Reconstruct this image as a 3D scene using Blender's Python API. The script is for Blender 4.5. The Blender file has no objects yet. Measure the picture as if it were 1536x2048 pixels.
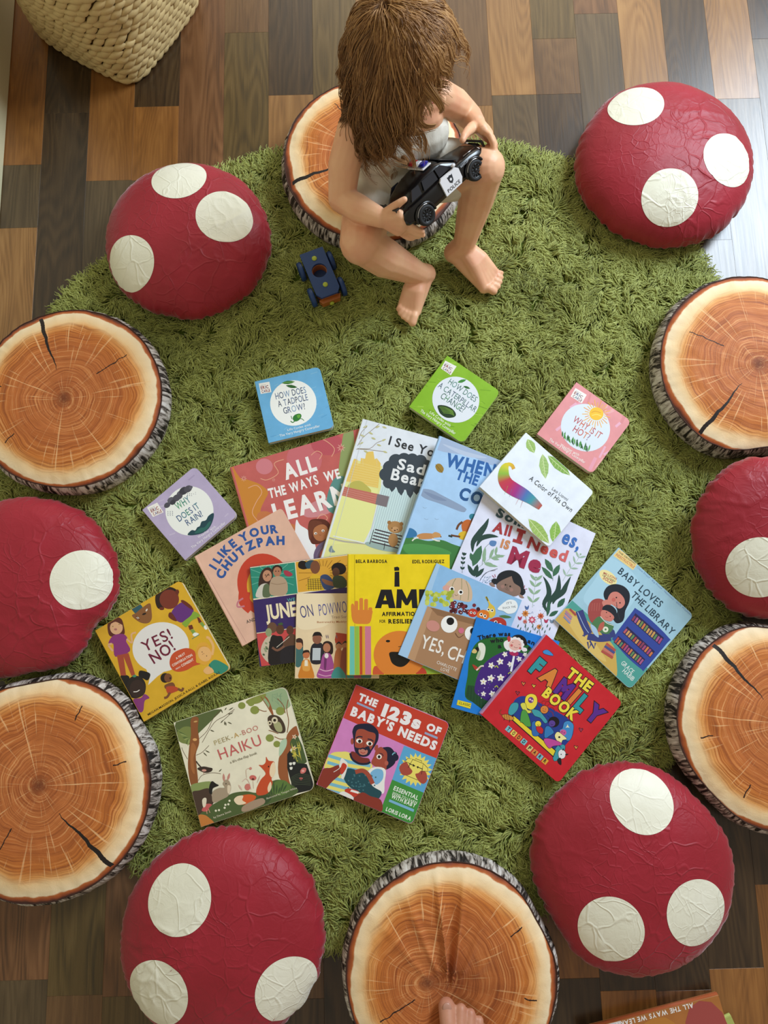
import bpy, math, random
import numpy as np
from mathutils import Vector, Matrix
from mathutils.geometry import tessellate_polygon

random.seed(7)
rng = np.random.default_rng(7)
S = bpy.context.scene
COL = S.collection

# ------------------------------------------------------------------ camera
CAM_H, FPX, TILT = 1.55, 1480.0, math.radians(10.1)     # held about 1.55 m above the floor, 10 degrees off straight down
cam_data = bpy.data.cameras.new('camera')
cam_data.sensor_fit = 'VERTICAL'
cam_data.sensor_height = 36.0
cam_data.lens = FPX / 2048.0 * 36.0
cam_data.clip_start = 0.02
cam = bpy.data.objects.new('camera', cam_data)
COL.objects.link(cam)
cam.location = (0, 0, CAM_H)
cam.rotation_euler = (TILT, 0, 0)
S.camera = cam

# ------------------------------------------------------------------ light
S.view_settings.view_transform = 'Standard'
S.view_settings.look = 'None'
S.view_settings.exposure = 0.02
S.view_settings.gamma = 1.0
S.view_settings.use_curve_mapping = False
S.cycles.use_denoising = True
S.cycles.max_bounces = 6
S.cycles.diffuse_bounces = 3
S.cycles.glossy_bounces = 3

world = bpy.data.worlds.new('room_light')
S.world = world
world.use_nodes = True
bg = world.node_tree.nodes['Background']
bg.inputs[0].default_value = (1.0, 0.86, 0.66, 1)
bg.inputs[1].default_value = 0.40

def area_lamp(name, loc, target, size, size_y, power, color):
    d = bpy.data.lights.new(name, 'AREA')
    d.shape = 'RECTANGLE'
    d.size, d.size_y = size, size_y
    d.energy = power
    d.color = color
    o = bpy.data.objects.new(name, d)
    COL.objects.link(o)
    o.location = loc
    o.rotation_euler = (Vector(target) - Vector(loc)).to_track_quat('-Z', 'Y').to_euler()
    return o

area_lamp('window_daylight', (1.97, 2.15, 2.05), (0.2, 0.3, 0), 1.15, 1.15, 114, (0.74, 0.87, 1.0))
area_lamp('warm_room_daylight', (-2.6, 1.7, 2.2), (0, 0.4, 0), 1.4, 1.2, 36, (1.0, 0.74, 0.40))

area_lamp('far_floor_sheen_fill', (0.5, 3.9, 1.9), (0.1, 1.0, 0), 2.6, 1.5, 26, (1.0, 0.90, 0.74))  # added area light with no known window, brings sheen to the far floor

# ------------------------------------------------------------------ measuring: a pixel of the photograph and a height give a point
_ct, _st = math.cos(TILT), math.sin(TILT)

def ray(u, v):
    a, b = (u - 768) / FPX, -(v - 1024) / FPX
    return np.array([a, b * _ct + _st, b * _st - _ct])

def P(u, v, z=0.0):
    d = ray(u, v)
    k = (z - CAM_H) / d[2]
    return np.array([d[0] * k, d[1] * k, z])

def Q(p):
    p = np.asarray(p, float) - np.array([0, 0, CAM_H])
    w = p[..., 1] * _st - p[..., 2] * _ct
    up = p[..., 1] * _ct + p[..., 2] * _st
    return 768 + FPX * p[..., 0] / w, 1024 - FPX * up / w

# ------------------------------------------------------------------ helpers
def lin(c):
    return c / 12.92 if c <= 0.04045 else ((c + 0.055) / 1.055) ** 2.4

def hexc(h, a=1.0):
    if not isinstance(h, str):
        return tuple(h) if len(h) == 4 else tuple(h) + (1.0,)
    h = h.lstrip('#')
    return tuple(lin(int(h[i:i + 2], 16) / 255) for i in (0, 2, 4)) + (a,)

def tag(o, label=None, cat=None, group=None, kind=None):
    if label: o['label'] = label
    if cat: o['category'] = cat
    if group: o['group'] = group
    if kind: o['kind'] = kind
    return o

def empty(name, loc=(0, 0, 0), rot=None, parent=None):
    o = bpy.data.objects.new(name, None)
    o.empty_display_size = 0.05
    COL.objects.link(o)
    o.location = loc
    if rot is not None:
        o.rotation_euler = rot
    if parent: o.parent = parent
    return o

def meshob(name, verts, faces, mat=None, parent=None, smooth=False, cols=None, mats=None, fmat=None):
    me = bpy.data.meshes.new(name)
    me.from_pydata([tuple(map(float, v)) for v in verts], [], [tuple(map(int, f)) for f in faces])
    if mats:
        for m in mats: me.materials.append(m)
        me.polygons.foreach_set('material_index', fmat)
    elif mat:
        me.materials.append(mat)
    if smooth:
        me.polygons.foreach_set('use_smooth', [True] * len(me.polygons))
    if cols is not None:
        at = me.color_attributes.new('ink', 'FLOAT_COLOR', 'POINT')
        at.data.foreach_set('color', np.asarray(cols, dtype=np.float32).ravel())
    me.update()
    o = bpy.data.objects.new(name, me)
    COL.objects.link(o)
    if parent: o.parent = parent
    return o

def grid_faces(nr, nc, wrap=True, off=0, flip=False):
    out = []
    cc = nc if wrap else nc - 1
    for i in range(nr - 1):
        for j in range(cc):
            a, b = off + i * nc + j, off + i * nc + (j + 1) % nc
            c, d = b + nc, a + nc
            out.append((a, d, c, b) if flip else (a, b, c, d))
    return out

class Mesh:
    """collects simple solids into one mesh"""
    def __init__(s): s.v, s.f, s.m = [], [], []
    def add(s, verts, faces, mi=0, M=None):
        o = len(s.v)
        for p in verts:
            s.v.append(tuple((M @ Vector(p)) if M is not None else p))
        for f in faces:
            s.f.append(tuple(i + o for i in f)); s.m.append(mi)
        return s
    def box(s, x0, x1, y0, y1, z0, z1, b=0.0, mi=0, M=None):
        if b <= 0:
            v = [(x, y, z) for z in (z0, z1) for y in (y0, y1) for x in (x0, x1)]
            return s.add(v, [(0, 2, 3, 1), (4, 5, 7, 6), (0, 1, 5, 4), (2, 6, 7, 3), (0, 4, 6, 2), (1, 3, 7, 5)], mi, M)
        b = min(b, (x1 - x0) / 2.01, (y1 - y0) / 2.01, (z1 - z0) / 2.01)
        rings = []
        for z, i in ((z0, b), (z0 + b, 0), (z1 - b, 0), (z1, b)):
            X0, X1, Y0, Y1 = x0 + i, x1 - i, y0 + i, y1 - i
            k = b
            rings += [(X0 + k, Y0, z), (X1 - k, Y0, z), (X1, Y0 + k, z), (X1, Y1 - k, z), (X1 - k, Y1, z), (X0 + k, Y1, z), (X0, Y1 - k, z), (X0, Y0 + k, z)]
        f = grid_faces(4, 8)
        f += [tuple(range(7, -1, -1)), tuple(range(24, 32))]
        return s.add(rings, f, mi, M)
    def prism(s, poly, z0, z1, mi=0, M=None, inset=0.0):
        n = len(poly)
        cx = sum(p[0] for p in poly) / n; cy = sum(p[1] for p in poly) / n
        v = [(x, y, z0) for x, y in poly] + [(x, y, z1) for x, y in poly]
        f = [tuple(range(n - 1, -1, -1)), tuple(range(n, 2 * n))]
        f += [(i, (i + 1) % n, n + (i + 1) % n, n + i) for i in range(n)]
        return s.add(v, f, mi, M)
    def lathe(s, prof, n=24, mi=0, M=None, cap=True):
        v = [(r * math.cos(2 * math.pi * j / n), r * math.sin(2 * math.pi * j / n), z) for r, z in prof for j in range(n)]
        f = grid_faces(len(prof), n)
        if cap:
            f += [tuple(range(n - 1, -1, -1)), tuple(range((len(prof) - 1) * n, len(prof) * n))]
        return s.add(v, f, mi, M)
    def ball(s, c, r, mi=0, n=12, M=None, sc=(1, 1, 1)):
        nr = max(4, n // 2)
        v = [(c[0], c[1], c[2] - r * sc[2])]
        for i in range(1, nr):
            t = -math.pi / 2 + math.pi * i / nr
            for j in range(n):
                p = 2 * math.pi * j / n
                v.append((c[0] + r * sc[0] * math.cos(t) * math.cos(p), c[1] + r * sc[1] * math.cos(t) * math.sin(p), c[2] + r * sc[2] * math.sin(t)))
        v.append((c[0], c[1], c[2] + r * sc[2]))
        f = grid_faces(nr - 1, n, off=1)
        L = len(v) - 1
        f += [(0, 1 + (j + 1) % n, 1 + j) for j in range(n)]
        o = 1 + (nr - 2) * n
        f += [(L, o + j, o + (j + 1) % n) for j in range(n)]
        return s.add(v, f, mi, M)
    def tube(s, pts, rad, n=8, mi=0, M=None):
        pts = [Vector(p) for p in pts]
        if not hasattr(rad, '__len__'): rad = [rad] * len(pts)
        v = []
        up = None
        for i, p in enumerate(pts):
            t = (pts[min(i + 1, len(pts) - 1)] - pts[max(i - 1, 0)]).normalized()
            if up is None:
                up = Vector((0, 0, 1)) if abs(t.z) < .9 else Vector((1, 0, 0))
            x = t.cross(up).normalized(); y = x.cross(t).normalized(); up = y
            for j in range(n):
                a = 2 * math.pi * j / n
                v.append(tuple(p + x * math.cos(a) * rad[i] + y * math.sin(a) * rad[i]))
        f = grid_faces(len(pts), n, flip=True)
        f += [tuple(range(n)), tuple(range(len(v) - 1, len(v) - n - 1, -1))]
        return s.add(v, f, mi, M)
    def build(s, name, mat, parent=None, smooth=False):
        if isinstance(mat, (list, tuple)):
            return meshob(name, s.v, s.f, None, parent, smooth, mats=mat, fmat=s.m)
        return meshob(name, s.v, s.f, mat, parent, smooth)

# --- gradient noise in numpy
_perm = np.random.default_rng(3).permutation(512)
_grad = np.random.default_rng(4).normal(size=(512, 3)); _grad /= np.linalg.norm(_grad, axis=1)[:, None]
def noise3(x, y, z=0.0):
    x, y, z = np.broadcast_arrays(np.asarray(x, float), np.asarray(y, float), np.asarray(z, float))
    xi, yi, zi = np.floor(x).astype(int), np.floor(y).astype(int), np.floor(z).astype(int)
    xf, yf, zf = x - xi, y - yi, z - zi
    s = lambda t: t * t * t * (t * (t * 6 - 15) + 10)
    u, v, w = s(xf), s(yf), s(zf)
    r = 0
    for a in (0, 1):
        for b in (0, 1):
            for c in (0, 1):
                h = _perm[(_perm[(_perm[(xi + a) & 511] + yi + b) & 511] + zi + c) & 511]
                g = _grad[h]
                d = g[..., 0] * (xf - a) + g[..., 1] * (yf - b) + g[..., 2] * (zf - c)
                r = r + d * (u if a else 1 - u) * (v if b else 1 - v) * (w if c else 1 - w)
    return r * 1.6
def sstep(a, b, x):
    t = np.clip((x - a) / (b - a), 0, 1)
    return t * t * (3 - 2 * t)

# --- node materials
class NT:
    def __init__(s, name):
        s.m = bpy.data.materials.new(name); s.m.use_nodes = True
        s.t = s.m.node_tree; s.b = s.t.nodes['Principled BSDF']
    def n(s, typ, ins=None, **kw):
        nd = s.t.nodes.new('ShaderNode' + typ)
        for k, v in kw.items(): setattr(nd, k, v)
        for k, v in (ins or {}).items(): s.put(nd.inputs[k], v)
        return nd
    def put(s, sock, v):
        if isinstance(v, bpy.types.NodeSocket): s.t.links.new(v, sock)
        elif isinstance(v, bpy.types.Node): s.t.links.new(v.outputs[0], sock)
        elif isinstance(v, str): sock.default_value = hexc(v)
        else: sock.default_value = v
    def math(s, op, a, b=0.0, c=0.0, clamp=False):
        nd = s.n('Math', operation=op, use_clamp=clamp)
        s.put(nd.inputs[0], a); s.put(nd.inputs[1], b); s.put(nd.inputs[2], c)
        return nd.outputs[0]
    def ramp(s, fac, stops, interp='LINEAR'):
        nd = s.n('ValToRGB'); s.put(nd.inputs[0], fac)
        cr = nd.color_ramp; cr.interpolation = interp
        while len(cr.elements) > 1: cr.elements.remove(cr.elements[0])
        cr.elements[0].position = stops[0][0]; cr.elements[0].color = hexc(stops[0][1])
        for p, c in stops[1:]:
            e = cr.elements.new(p); e.color = hexc(c)
        return nd.outputs[0]
    def rng(s, v, a, b, c=0.0, d=1.0, smooth=False):
        nd = s.n('MapRange'); nd.interpolation_type = 'SMOOTHSTEP' if smooth else 'LINEAR'
        for i, x in enumerate((v, a, b, c, d)): s.put(nd.inputs[i], x)
        return nd.outputs[0]
    def mix(s, f, a, b, blend='MIX'):
        nd = s.n('Mix', data_type='RGBA', blend_type=blend)
        s.put(nd.inputs[0], f); s.put(nd.inputs[6], a); s.put(nd.inputs[7], b)
        return nd.outputs[2]
    def noise(s, vec, scale, detail=2.0, rough=0.5, dist=0.0):
        nd = s.n('TexNoise', {'Scale': scale, 'Detail': detail, 'Roughness': rough, 'Distortion': dist})
        if vec is not None: s.put(nd.inputs['Vector'], vec)
        return nd.outputs[0]
    def vscale(s, vec, k, add=None):
        nd = s.n('VectorMath', operation='MULTIPLY'); s.put(nd.inputs[0], vec); nd.inputs[1].default_value = k
        if add is not None:
            n2 = s.n('VectorMath', operation='ADD'); s.put(n2.inputs[0], nd.outputs[0]); s.put(n2.inputs[1], add)
            return n2.outputs[0]
        return nd.outputs[0]
    def obj(s): return s.n('TexCoord').outputs['Object']
    def bump(s, h, strength=0.5, dist=0.002):
        nd = s.n('Bump'); s.put(nd.inputs['Height'], h); nd.inputs['Strength'].default_value = strength; nd.inputs['Distance'].default_value = dist
        s.t.links.new(nd.outputs[0], s.b.inputs['Normal'])
    def fin(s, color=None, rough=0.6, spec=0.5, **kw):
        if color is not None: s.put(s.b.inputs['Base Color'], color)
        s.put(s.b.inputs['Roughness'], rough); s.b.inputs['Specular IOR Level'].default_value = spec
        for k, v in kw.items(): s.put(s.b.inputs[k.replace('_', ' ')], v)
        return s.m

def plain(name, color, rough=0.5, spec=0.5, **kw):
    return NT(name).fin(color, rough, spec, **kw)
# ------------------------------------------------------------------ floor of wood strips
PSI = math.radians(-1.57)          # the strips run 1.6 degrees off the camera's up direction
def plank_xy(x, y):                # world -> strip frame
    return x * math.cos(PSI) - y * math.sin(PSI), x * math.sin(PSI) + y * math.cos(PSI)
def plank_world(x, y):
    return x * math.cos(-PSI) - y * math.sin(-PSI), x * math.sin(-PSI) + y * math.cos(-PSI)

def wood(name, dark, mid, light, cath=0.5):
    t = NT(name)
    rnd = t.n('ObjectInfo').outputs['Random']
    off = t.n('CombineXYZ'); t.put(off.inputs[0], t.math('MULTIPLY', rnd, 37.0)); t.put(off.inputs[1], t.math('MULTIPLY', rnd, 91.0)); t.put(off.inputs[2], t.math('MULTIPLY', rnd, 53.0))
    ob = t.obj()
    fine = t.noise(t.vscale(ob, (260, 7, 1), off.outputs[0]), 1.0, 4, 0.65)
    broad = t.noise(t.vscale(ob, (26, 2.6, 1), off.outputs[0]), 1.0, 3, 0.6, 0.6)
    cat = t.noise(t.vscale(ob, (11, 1.6, 1), off.outputs[0]), 1.0, 1, 0.5)
    rings = t.math('SINE', t.math('ADD', t.math('MULTIPLY', cat, 130.0), t.math('MULTIPLY', fine, 5.0)))
    rings = t.math('ADD', t.math('MULTIPLY', rings, 0.13 * cath), t.math('ADD', t.math('MULTIPLY', fine, 0.75), t.math('MULTIPLY', broad, 0.9)))
    f = t.rng(rings, 0.42, 1.22)
    col = t.ramp(f, [(0, dark), (0.45, mid), (1, light)])
    blotch = t.noise(t.vscale(ob, (5, 3, 1), off.outputs[0]), 1.0, 2)
    col = t.mix(t.rng(blotch, .35, .7, 0, .35), col, dark)
    t.bump(fine, 0.12, 0.001)
    return t.fin(col, t.rng(fine, 0.2, 0.8, 0.34, 0.25), 0.6)

WOOD = {
    'orange': wood('strip_orange_wood', '#5c391b', '#875729', '#a47039', .5),
    'tan': wood('strip_tan_wood', '#664626', '#8d6336', '#a87d4b', .9),
    'red': wood('strip_red_brown_wood', '#432a19', '#70492b', '#885e3c', 1.2),
    'brown': wood('strip_brown_wood', '#402a18', '#664729', '#7d5c39', .6),
    'dark': wood('strip_dark_wood', '#21170e', '#3c2a19', '#523d25', 1.0),
    'grey': wood('strip_grey_brown_wood', '#33271a', '#54422b', '#6a563b', .8),
    'olive': wood('strip_olive_wood', '#362913', '#56421f', '#6b5530', 1.1),
}
floor_base = Mesh().box(-2.2, 2.6, -1.6, 3.0, -0.03, -0.0075).build('floor', plain('joint_dark', '#1d130c', .8))
tag(floor_base, kind='structure')
PX0, PW = 0.395, 0.1055
# joints given as image rows down each strip; between them the tones, from far to near
STRIPS = {
    -12: ([330, 456], ['orange', 'grey', 'dark']), -11: ([-60, 700], ['orange', 'dark', 'grey']),
    -10: ([-90, 361, 900], ['dark', 'orange', 'grey', 'brown']), -9: ([213, 360, 800, 1500], ['dark', 'orange', 'grey', 'brown', 'olive']),
    -8: ([-120, 480, 1100, 1700], ['grey', 'red', 'brown', 'dark', 'dark']), -7: ([65, 420, 1200], ['brown', 'olive', 'dark', 'grey']),
    -6: ([190, 560, 1300], ['dark', 'tan', 'brown', 'dark']), -5: ([-40, 420, 1250, 1800], ['brown', 'olive', 'grey', 'brown', 'dark']),
    -4: ([120, 700, 1500], ['tan', 'brown', 'grey', 'dark']), -3: ([60, 640, 1400, 1850], ['dark', 'brown', 'olive', 'brown', 'dark']),
    -2: ([212, 640, 1300], ['brown', 'tan', 'dark', 'brown']), -1: ([190, 620, 1300, 1957], ['tan', 'grey', 'brown', 'orange', 'dark']),
    0: ([77, 188, 700, 1500], ['olive', 'brown', 'dark', 'grey', 'orange']), 1: ([27, 500, 1200, 1981], ['red', 'grey', 'orange', 'dark', 'red']),
    2: ([-80, 420, 1100, 1600], ['grey', 'tan', 'dark', 'grey', 'orange']), 3: ([-150, 480, 1000, 1768], ['tan', 'dark', 'grey', 'dark', 'orange']),
    4: ([197, 700, 1400], ['tan', 'grey', 'brown', 'dark']), 5: ([77, 640, 1300], ['dark', 'grey', 'tan', 'brown']),
    6: ([150, 800], ['orange', 'grey', 'dark']), 7: ([0, 600, 1500], ['grey', 'orange', 'brown', 'dark']),
}
for i, (rows, tones) in STRIPS.items():
    x0 = PX0 + i * PW
    ys = []
    for r in rows:
        yy = 1.0
        for _ in range(6):
            wx, wy = plank_world(x0 + PW / 2, yy)
            u, _v = Q((wx, wy, 0))
            p = P(u, r, 0); yy = plank_xy(p[0], p[1])[1]
        ys.append(yy)
    ys = [2.6] + ys + [-1.25]
    for k, tone in enumerate(tones):
        ya, yb = ys[k + 1], ys[k]
        cuts = [ya]                                       # long runs are cut again where something covers them
        while yb - cuts[-1] > 0.85: cuts.append(cuts[-1] + 0.55 + 0.1 * random.random())
        cuts.append(yb)
        for c, (a, b) in enumerate(zip(cuts, cuts[1:])):
            cx, cy = x0 + PW / 2, (a + b) / 2
            wx, wy = plank_world(cx, cy)
            h = (b - a) / 2
            g = 0.00006
            m = Mesh().box(-PW / 2 + g, PW / 2 - g, -h + g, h - g, -0.0075, random.uniform(-.00008, .00008), b=0.00025)
            tn = tone if c == 0 or k not in (0, len(tones) - 1) else random.choice(list(WOOD))
            o = m.build('plank', WOOD[tn], floor_base)
            o.location = (wx, wy, 0); o.rotation_euler = (0, 0, -PSI)

# ------------------------------------------------------------------ left wall and baseboard
wt = NT('painted_wall'); wt.bump(wt.noise(wt.obj(), 220, 3), .2, .001)
wallm = wt.fin('#cfc9ac', .7)
WX = -0.852
def wall_box(name, xa, xb, z0, z1, mat, b=0.0):
    m = Mesh().box(xa, xb, -1.6, 3.0, z0, z1, b=b)
    o = m.build(name, mat); o.rotation_euler = (0, 0, -PSI)
    return tag(o, kind='structure')
wall_box('wall_left', WX - .112, WX - .012, -.005, 2.5, wallm)
wall_box('baseboard_left', WX - .013, WX, 0.0, .075, plain('baseboard_paint', '#d3cda9', .4), b=.003)

# ------------------------------------------------------------------ shaggy green rug
RC = np.array([0.0, 0.28])
_edge_px = [(1430, 560), (1400, 500), (1290, 400), (1150, 322), (1075, 300), (1000, 288), (880, 285), (700, 285), (560, 300), (430, 338), (330, 400), (215, 515), (160, 555),
            (112, 610), (40, 800), (-20, 1000), (-10, 1240), (60, 1450), (160, 1600), (275, 1735), (420, 1850), (560, 1895), (670, 1893), (800, 1900), (950, 1880), (1095, 1815), (1200, 1700), (1350, 1500), (1450, 1300), (1490, 1100), (1490, 900), (1470, 700)]
_ep = np.array([P(u, v, .02)[:2] for u, v in _edge_px]) - RC
_ea = np.arctan2(_ep[:, 1], _ep[:, 0]); _er = np.hypot(_ep[:, 0], _ep[:, 1])
_o = np.argsort(_ea); _ea, _er = _ea[_o], _er[_o]
def rug_r(a):
    return np.interp(a, np.concatenate([_ea - 2 * np.pi, _ea, _ea + 2 * np.pi]), np.tile(_er, 3))
rug = empty('rug', (RC[0], RC[1], 0))
tag(rug, 'big round shaggy olive green rug lying on the wood strip floor', 'rug')
_n = 160
ang = np.linspace(-np.pi, np.pi, _n, endpoint=False)
rr = rug_r(ang) - .012
V = []
for k, z in ((1.0, .001), (1.0, .008), (.985, .011)):
    V += [(math.cos(a) * r * k, math.sin(a) * r * k, z) for a, r in zip(ang, rr)]
Fc = grid_faces(3, _n) + [tuple(range(2 * _n, 3 * _n))]
meshob('backing', V, Fc, plain('rug_backing', '#4c5a1e', .95, .1), rug)

# cushions and books leave no pile under them (centre px, py, radius)
def strands(name, pos, rad, mat, parent, tint=None):
    """pos: N x K x 3"""
    n, k = pos.shape[:2]
    cu = bpy.data.hair_curves.new(name)
    cu.add_curves([k] * n)
    cu.attributes['position'].data.foreach_set('vector', pos.reshape(-1).astype(np.float32))
    ra = cu.attributes.get('radius') or cu.attributes.new('radius', 'FLOAT', 'POINT')
    ra.data.foreach_set('value', np.broadcast_to(rad, (n, k)).reshape(-1).astype(np.float32))
    if tint is not None:
        ta = cu.attributes.new('tint', 'FLOAT', 'CURVE'); ta.data.foreach_set('value', tint.astype(np.float32))
    cu.materials.append(mat)
    o = bpy.data.objects.new(name, cu); COL.objects.link(o)
    if parent: o.parent = parent
    return o

def rug_pile(covers):
    N = 215000
    a = rng.uniform(-np.pi, np.pi, N); q = np.sqrt(rng.uniform(0, 1, N))
    r = q * (rug_r(a) - .004)
    x, y = RC[0] + r * np.cos(a), RC[1] + r * np.sin(a)
    ok = np.ones(N, bool)
    for cx, cy, R in covers:
        ok &= (x - cx) ** 2 + (y - cy) ** 2 > R * R
    x, y, r, a = x[ok], y[ok], r[ok], a[ok]
    n = len(x)
    # gather roots into small tufts
    cell = 0.0105
    gx, gy = np.round(x / cell), np.round(y / cell)
    hx = np.sin(gx * 127.1 + gy * 311.7) * 43758.5453; hy = np.sin(gx * 269.5 + gy * 183.3) * 24634.6345
    hx, hy = hx - np.floor(hx), hy - np.floor(hy)
    tx, ty = (gx + (hx - .5) * .8) * cell, (gy + (hy - .5) * .8) * cell
    th = 2.6 * np.pi * noise3(tx * 5.5, ty * 5.5, 3.3) + 1.5 * np.pi * noise3(tx * 17, ty * 17, 9.1) + (hx - .5) * 1.6 - 1.2 + rng.normal(0, .28, n)
    edge = sstep(.06, .0, rug_r(a) - r)
    th = np.where(rng.random(n) < edge * .8, a + rng.normal(0, .5, n), th)
    L = (.024 + .014 * rng.random(n)) * (1 + .25 * noise3(tx * 9, ty * 9, 5.0))
    dx, dy = np.cos(th), np.sin(th)
    hump = .5 + .5 * noise3(x * 13, y * 13, 1.0) + .3 * (hy - .5)
    K = 7
    t = np.linspace(0, 1, K)
    ph = hx * 6.28 + rng.normal(0, .5, n)
    amp = .0013 + .0012 * rng.random(n)
    pos = np.zeros((n, K, 3))
    hgt = .016 + .008 * hump + .003 * rng.random(n)
    for k in range(K):
        s = t[k]
        side = amp * np.sin(ph + s * 9.5) * s ** .5
        fw = L * (s ** 1.35) * .93
        pull = .55 * s * (1 - s * .4)
        px = x + (tx - x) * pull + dx * fw - dy * side
        py = y + (ty - y) * pull + dy * fw + dx * side
        z = .009 + (hgt - .009) * np.sin(min(1, s * 1.25) * np.pi / 2) + .0016 * np.sin(ph * 1.7 + s * 8) * s - .004 * max(0, s - .75) * 4 * (1 - hump)
        pos[:, k, 0], pos[:, k, 1], pos[:, k, 2] = px - RC[0], py - RC[1], np.clip(z, .004, .0295)
    # at the rim the pile falls over to the floor
    lowr = np.clip(edge, 0, 1)[:, None] * t[None, :] ** 2
    pos[:, :, 2] = pos[:, :, 2] * (1 - lowr * .75) + .003 * lowr
    rad = (.00135 * (1 - .62 * t ** 2))[None, :] * (.8 + .4 * rng.random(n))[:, None]
    m = NT('rug_pile_yarn')
    ti = m.n('Attribute', attribute_name='tint').outputs['Fac']
    col = m.ramp(ti, [(0, '#656b2a'), (.5, '#8f9645'), (1, '#b3ba6c')])
    mat = m.fin(col, .62, .35)
    mat.node_tree.nodes['Principled BSDF'].inputs['Sheen Weight'].default_value = .25
    o = strands('pile', pos, rad, mat, rug, np.clip(.5 + .35 * noise3(x * 7, y * 7, 7.0) + rng.normal(0, .17, n), 0, 1))
    tag(o, kind='stuff')
# ------------------------------------------------------------------ cushions printed like log slices
def log_face_mat(name, ang, seed, R, pith=(0.0, 0.0), crack=True):
    t = NT(name)
    ob = t.obj()
    mp = t.n('Mapping'); t.put(mp.inputs[0], ob); mp.inputs['Rotation'].default_value = (0, 0, -ang); mp.inputs['Scale'].default_value = (1 / R,) * 3
    q = mp.outputs[0]                                             # unit disc, the big crack along +x
    sx = t.n('SeparateXYZ'); t.put(sx.inputs[0], q)
    X, Y = sx.outputs[0], sx.outputs[1]
    sd = (seed * 3.1, seed * 1.7, 0)
    # edge distance
    rim = t.math('POWER', t.math('ADD', t.math('MULTIPLY', X, X), t.math('MULTIPLY', Y, Y)), .5)
    wob = t.noise(t.vscale(q, (1, 1, 0), sd), 2.1, 2)
    wob2 = t.noise(t.vscale(q, (1, 1, 0), sd), 9, 2)
    rimd = t.math('ADD', rim, t.math('ADD', t.math('MULTIPLY', t.math('SUBTRACT', wob, .5), .11), t.math('MULTIPLY', t.math('SUBTRACT', wob2, .5), .035)))
    # pith-centred
    Xp, Yp = t.math('SUBTRACT', X, pith[0]), t.math('SUBTRACT', Y, pith[1])
    rp = t.math('POWER', t.math('ADD', t.math('MULTIPLY', Xp, Xp), t.math('MULTIPLY', Yp, Yp)), .5)
    ux, uy = t.math('DIVIDE', Xp, t.math('ADD', rp, .001)), t.math('DIVIDE', Yp, t.math('ADD', rp, .001))
    rd = t.math('ADD', rp, t.math('MULTIPLY', t.math('SUBTRACT', t.noise(t.vscale(q, (1, 1, 0), sd), 2.6, 1.6), .5), .17))
    cv = t.n('CombineXYZ'); t.put(cv.inputs[0], t.math('MULTIPLY', rd, 64.0)); t.put(cv.inputs[1], t.math('MULTIPLY', ux, .7)); t.put(cv.inputs[2], t.math('MULTIPLY', uy, .7))
    ring = t.noise(cv.outputs[0], 1.0, 4, .68)
    cr = t.n('CombineXYZ'); t.put(cr.inputs[0], t.math('MULTIPLY', ux, 22.0)); t.put(cr.inputs[1], t.math('MULTIPLY', uy, 22.0)); t.put(cr.inputs[2], t.math('MULTIPLY', rp, 1.3))
    rayn = t.noise(cr.outputs[0], 1.0, 3, .7)
    rays = t.rng(rayn, .60, .655)
    core = t.ramp(t.math('DIVIDE', rimd, 1.0), [(0, '#8f481e'), (.10, '#b36330'), (.30, '#c07038'), (.55, '#bb692f'), (.72, '#c87630'), (.79, '#e2a05a'), (.845, '#eecb98'), (.945, '#f0dcb8'), (.957, '#b9652c'), (.98, '#96461f'), (1.0, '#4c2616')])
    heart = t.rng(rimd, .86, .76)
    dk = t.math('MULTIPLY', t.rng(ring, .54, .34), heart)
    lt = t.math('MULTIPLY', t.rng(ring, .56, .70), heart)
    c = t.mix(t.math('MULTIPLY', dk, .80), core, '#853f18')
    c = t.mix(t.math('MULTIPLY', lt, .62), c, '#efb87c')
    c = t.mix(t.math('MULTIPLY', rays, t.math('MULTIPLY', t.rng(rimd, .92, .80), .65)), c, '#f2c48e')
    # darker pith
    c = t.mix(t.rng(rp, .10, .0, 0, .75), c, '#5e2811')
    if crack:
        cw = t.math('ADD', Y, t.math('MULTIPLY', t.math('SUBTRACT', t.noise(t.vscale(q, (1, 0, 0)), 4, 4), .5), .09))
        wid = t.rng(X, .30, .80, .002, .021)
        inx = t.math('MULTIPLY', t.math('GREATER_THAN', X, .31), t.math('LESS_THAN', rimd, .975))
        k = t.math('MULTIPLY', t.math('LESS_THAN', t.math('ABSOLUTE', cw), wid), inx)
        c = t.mix(k, c, '#1a0f0b')
        for a2, r0, r1, w in ((-75, .40, .78, .005), (108, .66, .80, .006), (60, .70, .82, .006)):
            a2 = math.radians(a2)
            m2 = t.n('Mapping'); t.put(m2.inputs[0], q); m2.inputs['Rotation'].default_value = (0, 0, -a2)
            s2 = t.n('SeparateXYZ'); t.put(s2.inputs[0], m2.outputs[0])
            yy = t.math('ADD', s2.outputs[1], t.math('MULTIPLY', t.math('SUBTRACT', t.noise(m2.outputs[0], 9, 3), .5), .06))
            kk = t.math('MULTIPLY', t.math('LESS_THAN', t.math('ABSOLUTE', yy), w), t.math('MULTIPLY', t.math('GREATER_THAN', s2.outputs[0], r0), t.math('LESS_THAN', s2.outputs[0], r1)))
            c = t.mix(kk, c, '#2a130b')
    wr = t.noise(t.vscale(ob, (1, 1, 1)), 55, 5, .62, .8)
    t.bump(t.math('ADD', wr, t.math('MULTIPLY', t.noise(ob, 700, 2), .25)), .35, .0022)
    return t.fin(c, .62, .35, Sheen_Weight=.12)

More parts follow.
